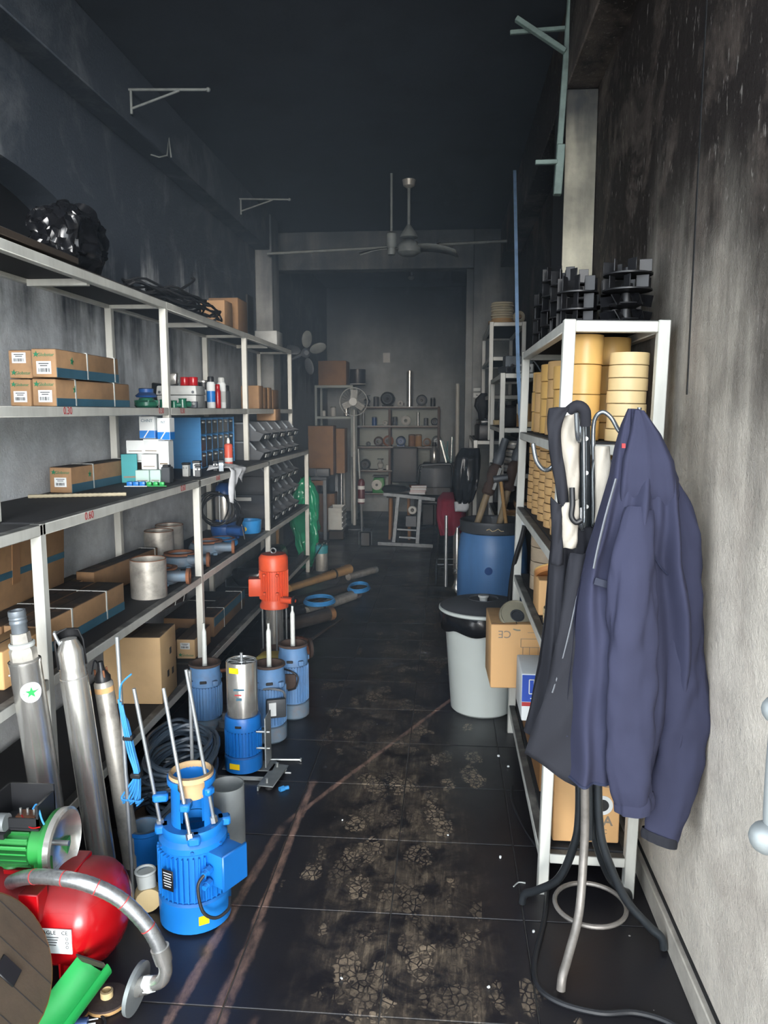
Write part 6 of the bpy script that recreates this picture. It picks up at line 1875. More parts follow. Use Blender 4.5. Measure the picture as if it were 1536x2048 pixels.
def pipe_valve(label, a, c, r=0.024):
    a, c = Vector(a), Vector(c)
    d = (c - a)
    t = thing('pipe_valve', label, 'valve', a, rot=d.to_track_quat('Z', 'Y').to_euler())
    L = d.length
    B().cyl((0, 0, 0), (0, 0, L * 0.45), r * 0.8, None, 14).done('pipe', 'pipe_tan', t)
    B().lathe([(r, L * 0.43), (r * 1.5, L * 0.45), (r * 1.5, L * 0.52), (r * 1.15, L * 0.56), (r * 1.6, L * 0.62), (r * 1.6, L * 0.70), (r, L * 0.74)], 18).done('valve_body', 'rust_dark', t)
    B().lathe([(r * 0.9, L * 0.73), (r * 1.35, L * 0.76), (r * 1.35, L * 0.84), (r * 0.95, L * 0.88), (r * 0.95, L), (0, L)], 16).done('union', 'grey_dark', t)
    B().box((-r * 2.1, 0, L * 0.6), (r * 0.8, r * 0.5, L * 0.22), None, 0.003).done('lever', 'grey_plastic', t)
    return t


pipe_valve('brown pipe with lever valve leaning out of the blue drum', (0.19, 5.50, 0.80), (0.42, 5.62, 1.50), 0.030)
pipe_valve('second valve with copper end leaning by the hammer in the drum', (0.36, 5.42, 0.85), (0.53, 5.55, 1.52), 0.028)
t = thing('hammer', 'long wooden-handled hammer standing in the blue drum', 'hammer', (0.46, 5.40, 0.62), rot=(0.0, -0.14, 0))
B().cyl((0, 0, 0), (0, 0, 0.62), 0.014, 0.012, 12).done('handle', 'wood_pale', t)
B().cyl((-0.05, 0, 0.62), (0.05, 0, 0.62), 0.024, None, 14).done('head', 'grey_dark', t)

# burnt toolbox, black coat, dark tools at the doorway end
t = thing('toolbox', 'charred black toolbox on the deep deck of the tallest rack', 'toolbox', (0.40, 7.5, 1.431), 0.1)
B().box((0, 0, 0.07), (0.24, 0.34, 0.14), None, 0.012, 2).jitter(0.01, 9).done('body', 'black_plastic', t)
B().box((0.0, 0, 0.16), (0.22, 0.32, 0.05), None, 0.012, 2).jitter(0.012, 11).done('lid', 'black_gloss', t)
B().tube([(0, -0.1, 0.18), (0, -0.1, 0.22), (0, 0.1, 0.22), (0, 0.1, 0.18)], 0.01, 8).done('handle', 'black_plastic', t)
b = B().loft(garment_loops([(1.88, 0.34, 0.40, 8.0, 0.04), (1.82, 0.28, 0.42, 8.0, 0.06), (1.75, 0.27, 0.42, 8.0, 0.07), (1.68, 0.31, 0.41, 8.0, 0.05), (1.5, 0.33, 0.40, 8.0, 0.04), (1.44, 0.33, 0.4, 8.0, 0.04)], 30, 0.02, 2.2), cap=True)
tag(b.done('dark_garment', 'soot_black'), 'sooty dark garment hanging from the upper post of the tallest rack', 'garment')
b = B().loft(garment_loops([(1.36, 0.13, 0.30, 7.2, 0.06), (1.28, 0.08, 0.31, 7.17, 0.10), (1.18, 0.06, 0.31, 7.17, 0.11), (1.08, 0.055, 0.30, 7.17, 0.12), (0.98, 0.06, 0.28, 7.15, 0.1), (0.90, 0.08, 0.24, 7.05, 0.08), (0.86, 0.10, 0.2, 7.05, 0.05)], 60, 0.03, 0.9), cap=True)
lc = tag(b.done('leather_coat', mat('black_leather', '#23262a', 0.3, 0, 0.1, 0.1)), 'black leather coat bundled on the deep post of the tallest rack', 'coat')
place(B().box((0, 0, 0.05), (0.13, 0.09, 0.1), None, 0.03, 3).jitter(0.02, 14).done('white_rag', 'rag_white', lc), (0.14, 7.05, 0.785))['label'] = 'white rag hanging below the coat'  # a separate white rag, only parented to the coat, not a cuff of it

# stool with red cloth, chrome tube and steel pump
t = thing('stool', 'black wire stool carrying the red cloth', 'stool', (0.05, 7.62, 0))
for sx in (-0.15, 0.15):
    for sy in (-0.15, 0.15):
        B().cyl((sx, sy, 0), (sx * 0.8, sy * 0.8, 0.6), 0.009, None, 8).done('leg', 'black_plastic', t)
for z in (0.2,):
    b = B()
    for a_, b_ in (((-0.14, -0.14), (0.14, -0.14)), ((0.14, -0.14), (0.14, 0.14)), ((0.14, 0.14), (-0.14, 0.14)), ((-0.14, 0.14), (-0.14, -0.14))):
        b.cyl((a_[0], a_[1], z), (b_[0], b_[1], z), 0.006, None, 6)
    b.done('stretcher', 'grey_steel', t)
B().box((0, 0, 0.61), (0.28, 0.28, 0.02), None, 0.006).done('seat', 'black_plastic', t)
b = B().loft(garment_loops([(0.90, -0.04, 0.10, 7.62, 0.05), (0.84, -0.09, 0.17, 7.6, 0.14), (0.74, -0.10, 0.19, 7.58, 0.17), (0.645, -0.10, 0.19, 7.56, 0.18), (0.56, -0.075, 0.17, 7.44, 0.03), (0.50, -0.06, 0.16, 7.43, 0.02)], 50, 0.03, 3.3), cap=True)
tag(b.done('red_cloth', mat('crimson_cloth', '#7d1730', 0.8, 0, 0.3, 0.2)), 'crumpled crimson cloth heaped on the wire stool', 'cloth')
tag(B().cyl((0.0, 7.33, 0.012), (0.0, 7.38, 0.70), 0.017, None, 16).done('chrome_tube', 'steel_rod'), 'upright chrome tube leaning before the red cloth', 'tube')
t = thing('slim_pump', 'slim steel pump standing beside the stool and the blue drum', 'pump', (0.105, 7.28, 0))
B().lathe([(0, 0), (0.05, 0), (0.05, 0.02), (0.03, 0.05), (0.02, 0.1), (0.026, 0.12), (0.036, 0.18), (0.037, 0.52), (0.02, 0.56), (0.012, 0.60), (0, 0.61)], 22).done('tube', 'stainless', t)
for z in (0.16, 0.2, 0.26):
    B().torus((0, 0, z), 0.0375, 0.003, 22, 5).done('ring', 'steel_rod', t)
B().tube([(0.01, 0, 0.6), (0.04, -0.02, 0.62), (0.06, -0.02, 0.5), (0.07, -0.01, 0.35)], 0.004, 6, smooth=5).done('cable', 'cable_blue', t)

# ------------------------------------------------------------------ middle of the back: bench frame, chair, panel
t = thing('machine_stand', 'tipped-over galvanised machine stand with a pulley wheel', 'stand', (-0.50, 9.62, 0), rz=-0.06)
mat('galv_worn', '#7d848a', 0.5, 0.4, 0.2, 0.7, (0.05, 0.055, 0.06), 26)
B().bar((-0.36, -0.04, 0.035), (0.34, -0.04, 0.018), 0.05, 0.045, 0.003).done('floor_bar', 'galv_worn', t)
B().bar((-0.30, 0.02, 0.66), (0.36, 0.02, 0.60), 0.05, 0.045, 0.003).done('top_bar', 'galv_worn', t)
B().bar((-0.16, -0.02, 0.05), (-0.11, 0.02, 0.63), 0.05, 0.045, 0.003).done('upright', 'galv_worn', t)
B().bar((0.14, -0.02, 0.04), (0.17, 0.02, 0.60), 0.06, 0.045, 0.003).done('upright', 'galv_worn', t)
B().bar((-0.13, 0.03, 0.21), (0.13, 0.03, 0.2), 0.02, 0.02).done('brace', 'grey_steel', t)
B().bar((-0.1, 0.03, 0.11), (0.12, 0.03, 0.1), 0.02, 0.02).done('brace', 'grey_steel', t)
B().bx(-0.02, 0.12, 0.05, 0.10, 0.24, 0.38, 0.006).done('gear_case', 'grey_dark', t)
w_ = B().lathe([(0.02, 0), (0.05, 0.0), (0.056, 0.008), (0.05, 0.02), (0.024, 0.022), (0.02, 0.015), (0.02, 0)], 24, Matrix.Translation((0.07, 0.03, 0.46)) @ Euler((PI / 2, 0, 0)).to_matrix().to_4x4()).done('pulley', 'grey_plastic', t)
B().cyl((0.07, 0.03, 0.46), (0.07, -0.005, 0.46), 0.018, None, 14).done('axle', 'black_plastic', w_)
t = thing('saddle_cushion', 'round dark cushion lying on the tipped stand', 'cushion', (-0.66, 9.66, 0.69))
B().lathe([(0, 0.0), (0.14, 0), (0.17, 0.03), (0.14, 0.07), (0.05, 0.085), (0, 0.085)], 22).jitter(0.01, 9).done('pad', 'soot_black', t)
for k, (m, h_) in enumerate((('paper_white', 0.025), ('red_paint', 0.022), ('paper_white', 0.028), ('rust', 0.03))):
    z = 0.665 + sum((0.027, 0.024, 0.03, 0.032)[:k])
    t = thing('book', ('white book at the bottom of the pile on the stand', 'red book above the bottom white one on the stand', 'white book third in the pile on the stand', 'pinkish book on top of the pile on the stand')[k], 'book', (-0.36, 9.66, z), 0.1 * k - 0.1, 'books on the tipped stand')
    B().bx(-0.1, 0.1, -0.07, 0.07, 0, 0.003).bx(-0.1, 0.1, -0.07, 0.07, h_ - 0.003, h_).bx(-0.1, -0.096, -0.07, 0.07, 0, h_).done('cover', m, t, False)
    B().bx(-0.094, 0.096, -0.066, 0.066, 0.0035, h_ - 0.0035).done('pages', 'rag_white', t, False)
t = thing('wooden_stool', 'small wooden stool standing behind the tipped stand', 'stool', (-0.62, 10.2, 0))
B().bx(-0.17, 0.17, -0.13, 0.13, 0.56, 0.59, 0.004).done('seat', 'wood_burnt', t)
for sx in (-0.13, 0.13):
    for sy in (-0.1, 0.1):
        B().bar((sx, sy, 0), (sx * 0.9, sy * 0.9, 0.56), 0.035, 0.035, 0.003).done('leg', 'wood', t)
t = thing('office_chair', 'black chair with chrome top rail and curved mesh back', 'chair', (-0.16, 11.0, 0))
B().tube([(-0.24, 0.0, 0.42), (-0.25, 0.0, 0.75), (-0.23, 0, 0.90), (-0.16, 0.0, 0.935), (0.16, 0.0, 0.945), (0.23, 0, 0.92), (0.25, 0.0, 0.75), (0.24, 0.0, 0.42)], 0.02, 10, smooth=6).done('back_frame', 'black_gloss', t)
B().tube([(-0.20, -0.025, 0.93), (0, -0.03, 0.945), (0.22, -0.025, 0.95)], 0.012, 8, smooth=4).done('chrome_rail', 'steel_rod', t)
b = B()
g = [[b.bm.verts.new((-0.21 + 0.42 * i / 10, 0.02 - 0.05 * math.sin(PI * i / 10), 0.62 + 0.27 * j / 6)) for j in range(7)] for i in range(11)]
for i in range(10):
    for j in range(6):
        b.bm.faces.new((g[i][j], g[i + 1][j], g[i + 1][j + 1], g[i][j + 1]))
b.done('mesh_back', 'grey_dark', t)
B().box((0, -0.18, 0.44), (0.46, 0.42, 0.07), None, 0.03, 3).done('seat', 'black_plastic', t)
B().bx(-0.22, 0.22, -0.02, 0.03, 0.50, 0.62, 0.01).done('lumbar_pad', 'black_plastic', t)
B().cyl((0, -0.18, 0.08), (0, -0.18, 0.41), 0.03, None, 12).done('column', 'black_plastic', t)
for k in range(5):
    a = 2 * PI * k / 5
    B().bar((0, -0.18, 0.09), (0.26 * math.cos(a), -0.18 + 0.26 * math.sin(a), 0.06), 0.03, 0.025).done('base_arm', 'black_plastic', t)
    B().cyl((0.26 * math.cos(a) - 0.012, -0.18 + 0.26 * math.sin(a), 0.026), (0.26 * math.cos(a) + 0.012, -0.18 + 0.26 * math.sin(a), 0.026), 0.026, None, 12).done('castor', 'black_rubber', t)
t = thing('seat_back', 'tall flat charcoal chair back facing the aisle before the far shelf', 'chair', (-0.64, 11.78, 0))
B().box((0, 0, 0.88), (0.40, 0.06, 0.55), None, 0.03, 3).done('backrest', 'charcoal_plastic', t)
B().box((0, -0.2, 0.5), (0.42, 0.42, 0.08), None, 0.03, 3).done('seat', 'charcoal_plastic', t)
for sx in (-0.17, 0.17):
    for sy in (-0.36, 0.0):
        B().cyl((sx, sy, 0), (sx, sy, 0.47), 0.014, None, 8).done('leg', 'grey_steel', t)

# ------------------------------------------------------------------ far shelf unit on the back wall
t = thing('wall_shelf', 'brown wooden shelf unit with pale back panels on the far wall', 'shelf', (-0.82, 12.78, 0))
mat('shelf_brown', '#57443c', 0.6, 0, 0.6, 0.4, (0.03, 0.025, 0.02), 8)
mat('pale_panel', '#9fa9a6', 0.7, 0, 0.2, 0.3, (0.15, 0.16, 0.16), 5)
for x in (-0.67, -0.12, 0.68):
    B().bx(x - 0.02, x + 0.02, -0.17, 0.17, 0, 1.77, 0.003).done('upright', 'shelf_brown', t)
for z in (0.35, 0.73, 1.12, 1.46, 1.77):
    s_ = B().bx(-0.65, 0.66, -0.17, 0.17, z - 0.03, z, 0.003).done('shelf_board', 'shelf_brown', t)
    B().bx(-0.65, 0.66, -0.176, -0.17, z - 0.010, z + 0.001).done('metal_edge', 'grey_plastic', s_, False)
for x0, x1 in ((-0.65, -0.14), (-0.10, 0.66)):
    for z0, z1 in ((0.35, 0.70), (0.73, 1.09), (1.12, 1.43), (1.46, 1.74)):
        B().bx(x0, x1, 0.15, 0.165, z0 + 0.003, z1 - 0.003).done('back_panel', 'pale_panel', t, False)


def far_part(name, label, loc, kind, m, s=1.0, cat='pump part', rz=0.0):
    t = thing(name, label, cat, loc, rz, 'pump parts on the far shelf')
    if kind == 'wheel':
        M = Matrix.Translation((0, 0, 0.085 * s)) @ Euler((PI / 2, 0, 0)).to_matrix().to_4x4()
        B().lathe([(0.03 * s, -0.03), (0.08 * s, -0.03), (0.085 * s, -0.02), (0.085 * s, 0.02), (0.06 * s, 0.03), (0.03 * s, 0.03), (0.03 * s, -0.03)], 22, M).done('rim', m, t)
        B().lathe([(0.032 * s, 0.02), (0.055 * s, 0.034), (0.03 * s, 0.036)], 18, M).done('face', 'grey_plastic' if m == 'grey_plastic' else 'grey_dark', t)
    elif kind == 'motor':
        M = Matrix.Translation((0, 0, 0.085 * s)) @ Euler((PI / 2, 0, 0)).to_matrix().to_4x4()
        b = B().lathe([(0, -0.09), (0.07 * s, -0.09), (0.075 * s, -0.07), (0.075 * s, 0.08), (0.06 * s, 0.10), (0.02, 0.10), (0.015, 0.12), (0, 0.12)], 22, M)
        b.done('body', m, t)
        B().bx(-0.06 * s, 0.06 * s, -0.06, 0.06, 0, 0.03).done('foot', m, t)
        B().torus((0, -0.101, 0.085 * s), 0.05 * s, 0.008, 20, 6, (PI / 2, 0, 0)).done('end_ring', 'grey_steel', t)
    elif kind == 'can':
        B().lathe([(0, 0), (0.05 * s, 0), (0.052 * s, 0.01), (0.05 * s, 0.17 * s), (0.04 * s, 0.18 * s), (0, 0.18 * s)], 18).done('body', m, t)
        B().torus((0, 0, 0.165 * s), 0.05 * s, 0.005, 18, 5).done('rim', 'grey_steel', t)
    elif kind == 'tube':
        B().cyl((0, 0, 0), (0, 0, 0.24 * s), 0.022 * s, None, 14).done('tube', m, t)
        B().torus((0, 0, 0.235 * s), 0.022 * s, 0.004, 14, 5).done('lip', 'steel_rod', t)
    elif kind == 'valve':
        B().lathe([(0, 0), (0.05, 0), (0.05, 0.015), (0.025, 0.03), (0.05, 0.07), (0.055, 0.1), (0.03, 0.13), (0.015, 0.15), (0.015, 0.18), (0, 0.18)], 16).done('body', m, t)
        B().torus((0, 0, 0.18), 0.045, 0.008, 18, 6).done('handwheel', 'grey_steel', t)
    return t


Y0 = 12.72
far = [('valve', 'brass-grey gate valve on the top board of the far shelf', -1.32, 1.77, 'grey_dark', 1.0), ('can', 'dark canister on the top board beside the gate valve', -1.17, 1.77, 'charcoal_plastic', 0.9),
       ('motor', 'large dark motor on the top board before the tall tube', -0.98, 1.77, 'soot_black', 1.5), ('wheel', 'small bright coupling wheel on the top board', -0.77, 1.77, 'grey_plastic', 0.6),
       ('tube', 'tall shiny tube on the top board of the far shelf', -0.62, 1.77, 'stainless', 2.4), ('motor', 'dark boxy motor on the top board right of the tall tube'.replace('right of', 'past'), -0.42, 1.77, 'charcoal_plastic', 1.2),
       ('can', 'black tin at the end of the top board', -0.24, 1.77, 'black_plastic', 0.8),
       ('tube', 'upright steel tube on the second board, far corner', -1.38, 1.46, 'zinc_grey', 0.9), ('can', 'blue tin on the second board', -1.2, 1.46, 'blue_dark', 0.8), ('wheel', 'small ring coupling on the second board by the upright', -1.02, 1.46, 'grey_plastic', 0.5),
       ('can', 'dark pot past the upright on the second board', -0.86, 1.46, 'charcoal_plastic', 0.8), ('wheel', 'large pale ring wheel on the second board', -0.68, 1.46, 'grey_plastic', 0.95), ('tube', 'thin bright tube beside the pale ring wheel', -0.48, 1.46, 'steel_rod', 0.9), ('can', 'grey tin with bright stripe on the second board', -0.35, 1.46, 'grey_dark', 0.7), ('motor', 'dark pump head at the end of the second board', -0.21, 1.46, 'charcoal_plastic', 0.8),
       ('wheel', 'tiny ring on the third board beside the rusty wheel', -1.30, 1.12, 'grey_dark', 0.45), ('wheel', 'rust-brown pulley on the third board', -1.13, 1.12, 'rust_dark', 0.95), ('wheel', 'reddish hub wheel on the third board by the upright', -0.97, 1.12, 'rust', 1.05), ('motor', 'blue-black motor with ring face on the third board', -0.76, 1.12, 'blue_dark', 1.05),
       ('can', 'olive-brown tin on the third board', -0.58, 1.12, 'wood', 1.1), ('can', 'tan tin beside the olive one on the third board', -0.47, 1.12, 'wood_pale', 1.1), ('wheel', 'round brown cover on the third board', -0.33, 1.12, 'wood', 0.8), ('motor', 'grey motor at the end of the third board', -0.17, 1.12, 'grey_steel', 1.1),
       ('motor', 'dark motor on the fourth board, far corner', -1.35, 0.73, 'black_plastic', 1.1), ('valve', 'white and grey valve on the fourth board', -1.10, 0.73, 'grey_plastic', 1.0), ('can', 'white jar on the fourth board', -0.98, 0.73, 'paper_white', 0.5)]
for kd, lab, x, z, m, s in far:
    far_part({'valve': 'gate_valve', 'can': 'tin_can', 'motor': 'old_motor', 'wheel': 'coupling_wheel', 'tube': 'metal_tube'}[kd], lab, (x, Y0, z + 0.0015), kd, m, s)
t = thing('kitchen_scale', 'green kitchen scale with white dial on the lowest far board', 'scale', (-1.12, 12.66, 0.352))
B().box((0, 0, 0.13), (0.22, 0.14, 0.26), None, 0.02, 2, 0.8).done('body', 'green_paint', t)
B().cyl((-0.03, -0.062, 0.14), (-0.03, -0.08, 0.14), 0.085, None, 26).done('dial', 'paper_white', t)
B().cyl((-0.03, -0.081, 0.14), (-0.03, -0.084, 0.14), 0.022, None, 14).done('dial_hub', 'black_plastic', t)
B().box((0.03, 0, 0.285), (0.26, 0.16, 0.02), None, 0.005).done('pan', 'black_plastic', t)
tag(place(B().box((0, 0, 0.17), (0.16, 0.1, 0.36), None, 0.05, 3).jitter(0.03, 12).done('plastic_sack', mat('sack_grey', '#8c9797', 0.35, 0, 0.1, 0.3)), (-0.78, 12.55, 0.72)), 'translucent grey sack hanging at the fourth far board', 'sack')

# pedestal fan
t = thing('pedestal_fan', 'grey pedestal fan with wire guard beside the brown carton', 'fan', (-1.33, 11.0, 0))
B().lathe([(0, 0), (0.15, 0), (0.15, 0.02), (0.05, 0.05), (0, 0.06)], 26).done('base', 'grey_dark', t)
B().cyl((0, 0, 0.05), (0, 0, 1.35), 0.022, None, 12).cyl((0, 0, 1.3), (0, 0, 1.72), 0.016, None, 12).done('pole', 'grey_plastic', t)
B().lathe([(0, -0.08), (0.05, -0.07), (0.06, 0), (0.05, 0.06), (0, 0.07)], 18, Matrix.Translation((-0.0, 0.06, 1.83)) @ Euler((PI / 2, 0, 0)).to_matrix().to_4x4()).done('motor_head', 'grey_plastic', t)
b = B()
for k in range(24):
    a = 2 * PI * k / 24
    b.tube([(0.04 * math.cos(a), -0.10, 1.83 + 0.04 * math.sin(a)), (0.14 * math.cos(a), -0.10, 1.83 + 0.14 * math.sin(a)), (0.195 * math.cos(a), -0.05, 1.83 + 0.195 * math.sin(a)), (0.14 * math.cos(a), -0.005, 1.83 + 0.14 * math.sin(a))], 0.0018, 4)
b.torus((0, -0.05, 1.83), 0.197, 0.006, 40, 6, (PI / 2, 0, 0))
b.done('guard', 'grey_plastic', t)
for k in range(3):
    a = 2 * PI * k / 3 + 0.6
    b = B().box((0.10, 0, 0), (0.13, 0.10, 0.004), (0.45, 0, 0), 0.002)
    bmesh.ops.rotate(b.bm, cent=(0, 0, 0), matrix=Matrix.Rotation(PI / 2, 3, 'X'), verts=b.bm.verts[:])
    bmesh.ops.rotate(b.bm, cent=(0, 0, 0), matrix=Matrix.Rotation(a, 3, 'Y'), verts=b.bm.verts[:])
    bmesh.ops.translate(b.bm, vec=(0, -0.05, 1.83), verts=b.bm.verts[:])
    b.done('blade', 'grey_plastic', t)
B().cyl((0, -0.115, 1.83), (0, -0.09, 1.83), 0.055, None, 22).done('badge', 'paper_white', t)

# low steel table and shelf frame on the left of the back room
t = thing('steel_table', 'grey steel table frame with dark top past the rack end', 'table', (-1.66, 10.55, 0))
for sx in (-0.24, 0.06):
    for sy in (-0.55, 0.55):
        B().bar((sx, sy, 0), (sx, sy, 0.80), 0.045, 0.045, 0.003).done('leg', 'grey_steel', t)
B().bx(-0.27, 0.09, -0.58, 0.58, 0.80, 0.84, 0.004).done('top', 'grey_dark', t)
B().bar((-0.24, -0.55, 0.76), (0.06, -0.55, 0.76), 0.04, 0.06).done('apron', 'wood', t)
carton('tall brown carton standing on the grey steel table', 0.34, 0.30, 0.66, (-1.70, 10.45, 0.842), 0.0, 'cardboard_dark')
carton('second slim brown carton behind the tall one on the table', 0.12, 0.3, 0.62, (-1.47, 10.72, 0.842), 0.0, 'cardboard_dark')
carton('grey case lying on the table before the brown carton', 0.30, 0.12, 0.10, (-1.70, 10.1, 0.842), 0.0, 'grey_dark')
carton('brown panel box on the floor under the steel table', 0.26, 0.3, 0.55, (-1.70, 10.8, 0.0), 0.0, 'cardboard_dark')
tag(place(B().lathe([(0, 0), (0.03, 0), (0.008, 0.01), (0.008, 0.09), (0.014, 0.1), (0, 0.1)], 14).done('valve_stem', 'steel_rod'), (-1.72, 10.02, 0.842)), 'small shiny stem part on the steel table front', 'part')
t = thing('shelf_frame', 'pale metal shelf frame behind the pedestal fan', 'frame', (-1.70, 11.75, 0))
for sx in (-0.26, 0.28):
    for sy in (-0.25, 0.25):
        B().bar((sx, sy, 0), (sx, sy, 2.08), 0.035, 0.035, 0.002).done('post', 'pale_panel', t)
for z in (1.62, 2.08):
    for sy in (-0.25, 0.25):
        B().bar((-0.26, sy, z - 0.018), (0.28, sy, z - 0.018), 0.034, 0.034).done('crossbar', 'pale_panel', t)
    B().bx(-0.25, 0.27, -0.24, 0.24, z - 0.006, z).done('deck', 'rack_board', t)
carton('big dim carton on the shelf frame top', 0.42, 0.4, 0.36, (-1.72, 11.75, 2.083), 0.0, 'cardboard_dark')
t = thing('enamel_pot', 'dark pot with pale rim beside the carton on the shelf frame', 'pot', (-1.36, 11.75, 2.083))
B().lathe([(0, 0), (0.11, 0), (0.12, 0.03), (0.12, 0.24), (0, 0.25)], 22).done('body', 'black_plastic', t)
B().torus((0, 0, 0.02), 0.12, 0.008, 22, 6).done('rim', 'grey_plastic', t)
for i, (x, m, lab) in enumerate(((-1.86, 'strap_white', 'white tin on the shelf frame lower deck'), (-1.72, 'grey_plastic', 'grey box-shaped tin on the shelf frame'), (-1.52, 'stainless', 'stack of shiny rings on the shelf frame by the fan'))):
    far_part('tin_can', lab, (x, 11.62, 1.622), 'can', m, 0.8 if i else 0.5)

# things standing past the end of the left rack
t = thing('plastic_crate', 'white slatted plastic crate under the steel table', 'crate', (-1.475, 10.25, 0.121))
for s in (-1, 1):
    B().bx(s * 0.09 - 0.004, s * 0.09 + 0.004, -0.2, 0.2, 0, 0.30).done('side_panel', 'strap_white', t, False)
B().bx(-0.09, 0.09, -0.2, -0.192, 0, 0.30).bx(-0.09, 0.09, 0.192, 0.2, 0, 0.3).bx(-0.09, 0.09, -0.2, 0.2, 0, 0.008).done('ends', 'strap_white', t, False)
for k in range(4):
    B().bx(0.094, 0.105, -0.2, 0.2, 0.02 + 0.075 * k, 0.04 + 0.075 * k).done('rib', 'paper_white', t, False)
tag(place(B().box((0, 0, 0.06), (0.2, 0.5, 0.12), None, 0.01).done('timber_block', 'wood_burnt'), (-1.46, 10.28, 0.0)), 'dark timber block beneath the white crate', 'timber')
tag(B().bar((-1.60, 9.05, 0.0), (-1.62, 9.1, 0.62), 0.06, 0.03, 0.003).done('timber_post', 'wood_pale'), 'short pale timber standing behind the green sheet', 'timber')
tag(B().bar((-1.80, 8.02, 0.0), (-1.80, 8.04, 0.60), 0.05, 0.03, 0.003).done('timber_post', 'wood_pale'), 'pale timber leaning inside the rack end by the green sheet', 'timber')
b = B()
loops = garment_loops([(1.0, -1.56, -1.47, 8.12, 0.02), (0.92, -1.60, -1.42, 8.12, 0.04), (0.80, -1.66, -1.38, 8.12, 0.06), (0.65, -1.70, -1.37, 8.12, 0.07), (0.5, -1.69, -1.36, 8.12, 0.08), (0.35, -1.64, -1.38, 8.12, 0.08), (0.2, -1.60, -1.40, 8.12, 0.07), (0.05, -1.56, -1.43, 8.12, 0.05), (0.01, -1.55, -1.44, 8.12, 0.04)], 60, 0.05, 1.7)
b.loft(loops, cap=True)
for v in b.bm.verts:
    v.co += mnoise.noise_vector(v.co * 11) * 0.028 + mnoise.noise_vector(v.co * 26) * 0.014
    v.co.z = max(v.co.z, 0.002)
    v.co.y = max(v.co.y, 7.985)
tag(b.done('plastic_sheet', mat('green_sheet', '#1c8a63', 0.22, 0, 0, 0.1, (0.01, 0.08, 0.05), 9), None, True, 50), 'shiny green plastic sheet bunched at the end of the rack', 'sheet')
t = thing('submersible_pump', 'dirty submersible pump with teal head on the floor past the rack', 'pump', (-1.33, 8.05, 0))
B().lathe([(0, 0), (0.064, 0), (0.066, 0.01), (0.066, 0.2), (0.06, 0.205)], 22).done('shell', 'stainless_dull', t)
B().lathe([(0.067, 0.19), (0.07, 0.2), (0.068, 0.27), (0.05, 0.285), (0, 0.285)], 22).done('head', mat('teal_paint', '#3f95a0', 0.45, 0, 0.4, 0.25), t)
for k in range(5):
    a = 2 * PI * k / 5
    B().cyl((0.055 * math.cos(a), 0.055 * math.sin(a), 0.28), (0.055 * math.cos(a), 0.055 * math.sin(a), 0.30), 0.008, None, 6).done('bolt', 'bolt_zinc', t)
B().tube([(0.02, -0.03, 0.285), (0.0, -0.07, 0.26), (-0.06, -0.08, 0.15), (-0.09, -0.08, 0.02), (-0.14, -0.1, 0.008)], 0.006, 6, smooth=5).done('cable', 'cable_black', t)

# heap of pipes on the floor
def log(name, label, a, c, r0, r1, m, capm, cat, band=None):
    a, c = Vector(a), Vector(c)
    t = thing(name, label, cat, a, rot=(c - a).to_track_quat('Z', 'Y').to_euler(), group='old pipes lying on the floor')
    L = (c - a).length
    B().lathe([(0, 0), (r0, 0), (r0 * 1.03, L * 0.3), (r1, L * 0.96), (r1 * 0.95, L)], 18).jitter(0.004, 14).done('body', m, t)
    B().lathe([(r1 * 1.04, L * 0.90), (r1 * 1.05, L * 1.0), (r1 * 0.7, L * 1.01), (0, L * 1.0)], 18).done('end_cap', capm, t)
    if band:
        B().lathe([(r1 * 1.02, L * 0.7), (r1 * 1.02, L * 0.73)], 18).done('band', band, t)
    return t


log('old_pipe', 'tan dirty pump body with black band, uppermost in the pipe heap', (-1.42, 6.75, 0.10), (-0.98, 7.62, 0.11), 0.035, 0.05, 'wood_pale', 'wood_pale', 'pipe', 'black_rubber')
log('old_pipe', 'long burnt pipe below the tan one in the heap', (-1.35, 6.45, 0.045), (-0.88, 7.15, 0.045), 0.04, 0.04, 'wood_burnt', 'wood_burnt', 'pipe')
log('old_pipe', 'grey scaly pipe in the middle of the heap', (-1.15, 6.15, 0.045), (-0.80, 6.85, 0.045), 0.042, 0.045, 'stainless_dull', 'rust_dark', 'pipe')
log('old_pipe', 'thick charred pipe with pale split end at the front of the heap', (-1.22, 5.72, 0.055), (-0.93, 6.10, 0.055), 0.052, 0.055, 'wood_burnt', 'wood', 'pipe')
log('old_pipe', 'pale steel tube at the back of the heap', (-0.98, 7.55, 0.04), (-0.74, 7.95, 0.04), 0.036, 0.038, 'stainless_dull', 'zinc_grey', 'pipe')
log('old_pipe', 'black pipe hidden behind the orange motor', (-1.38, 5.95, 0.05), (-1.05, 6.35, 0.05), 0.048, 0.048, 'black_rubber', 'rust', 'pipe')
for i, (x, y, rx, ry, lab) in enumerate(((-1.06, 6.28, 0.13, 0.16, 'blue hose coil on the pipe heap before the grey pipe'), (-0.80, 6.92, 0.10, 0.18, 'blue hose loop at the aisle side of the pipe heap'))):
    b = B()
    for k in range(3):
        b.tube([(x + (rx - 0.006 * k) * math.cos(2 * PI * j / 26), y + (ry - 0.006 * k) * math.sin(2 * PI * j / 26), 0.105 + 0.011 * k - 0.03 * i) for j in range(26)], 0.0075, 6, closed=True)
    tag(b.done('blue_hose', 'cable_blue'), lab, 'hose')
t = thing('rusty_valve', 'lump of rusty valve casting lying beside the worn motors', 'valve', (-0.99, 5.02, 0.0), 0.5)
B().lathe([(0, 0), (0.05, 0), (0.07, 0.02), (0.075, 0.08), (0.05, 0.12), (0.06, 0.15), (0.03, 0.17), (0, 0.17)], 18).jitter(0.008, 14).done('casting', 'rust', t)
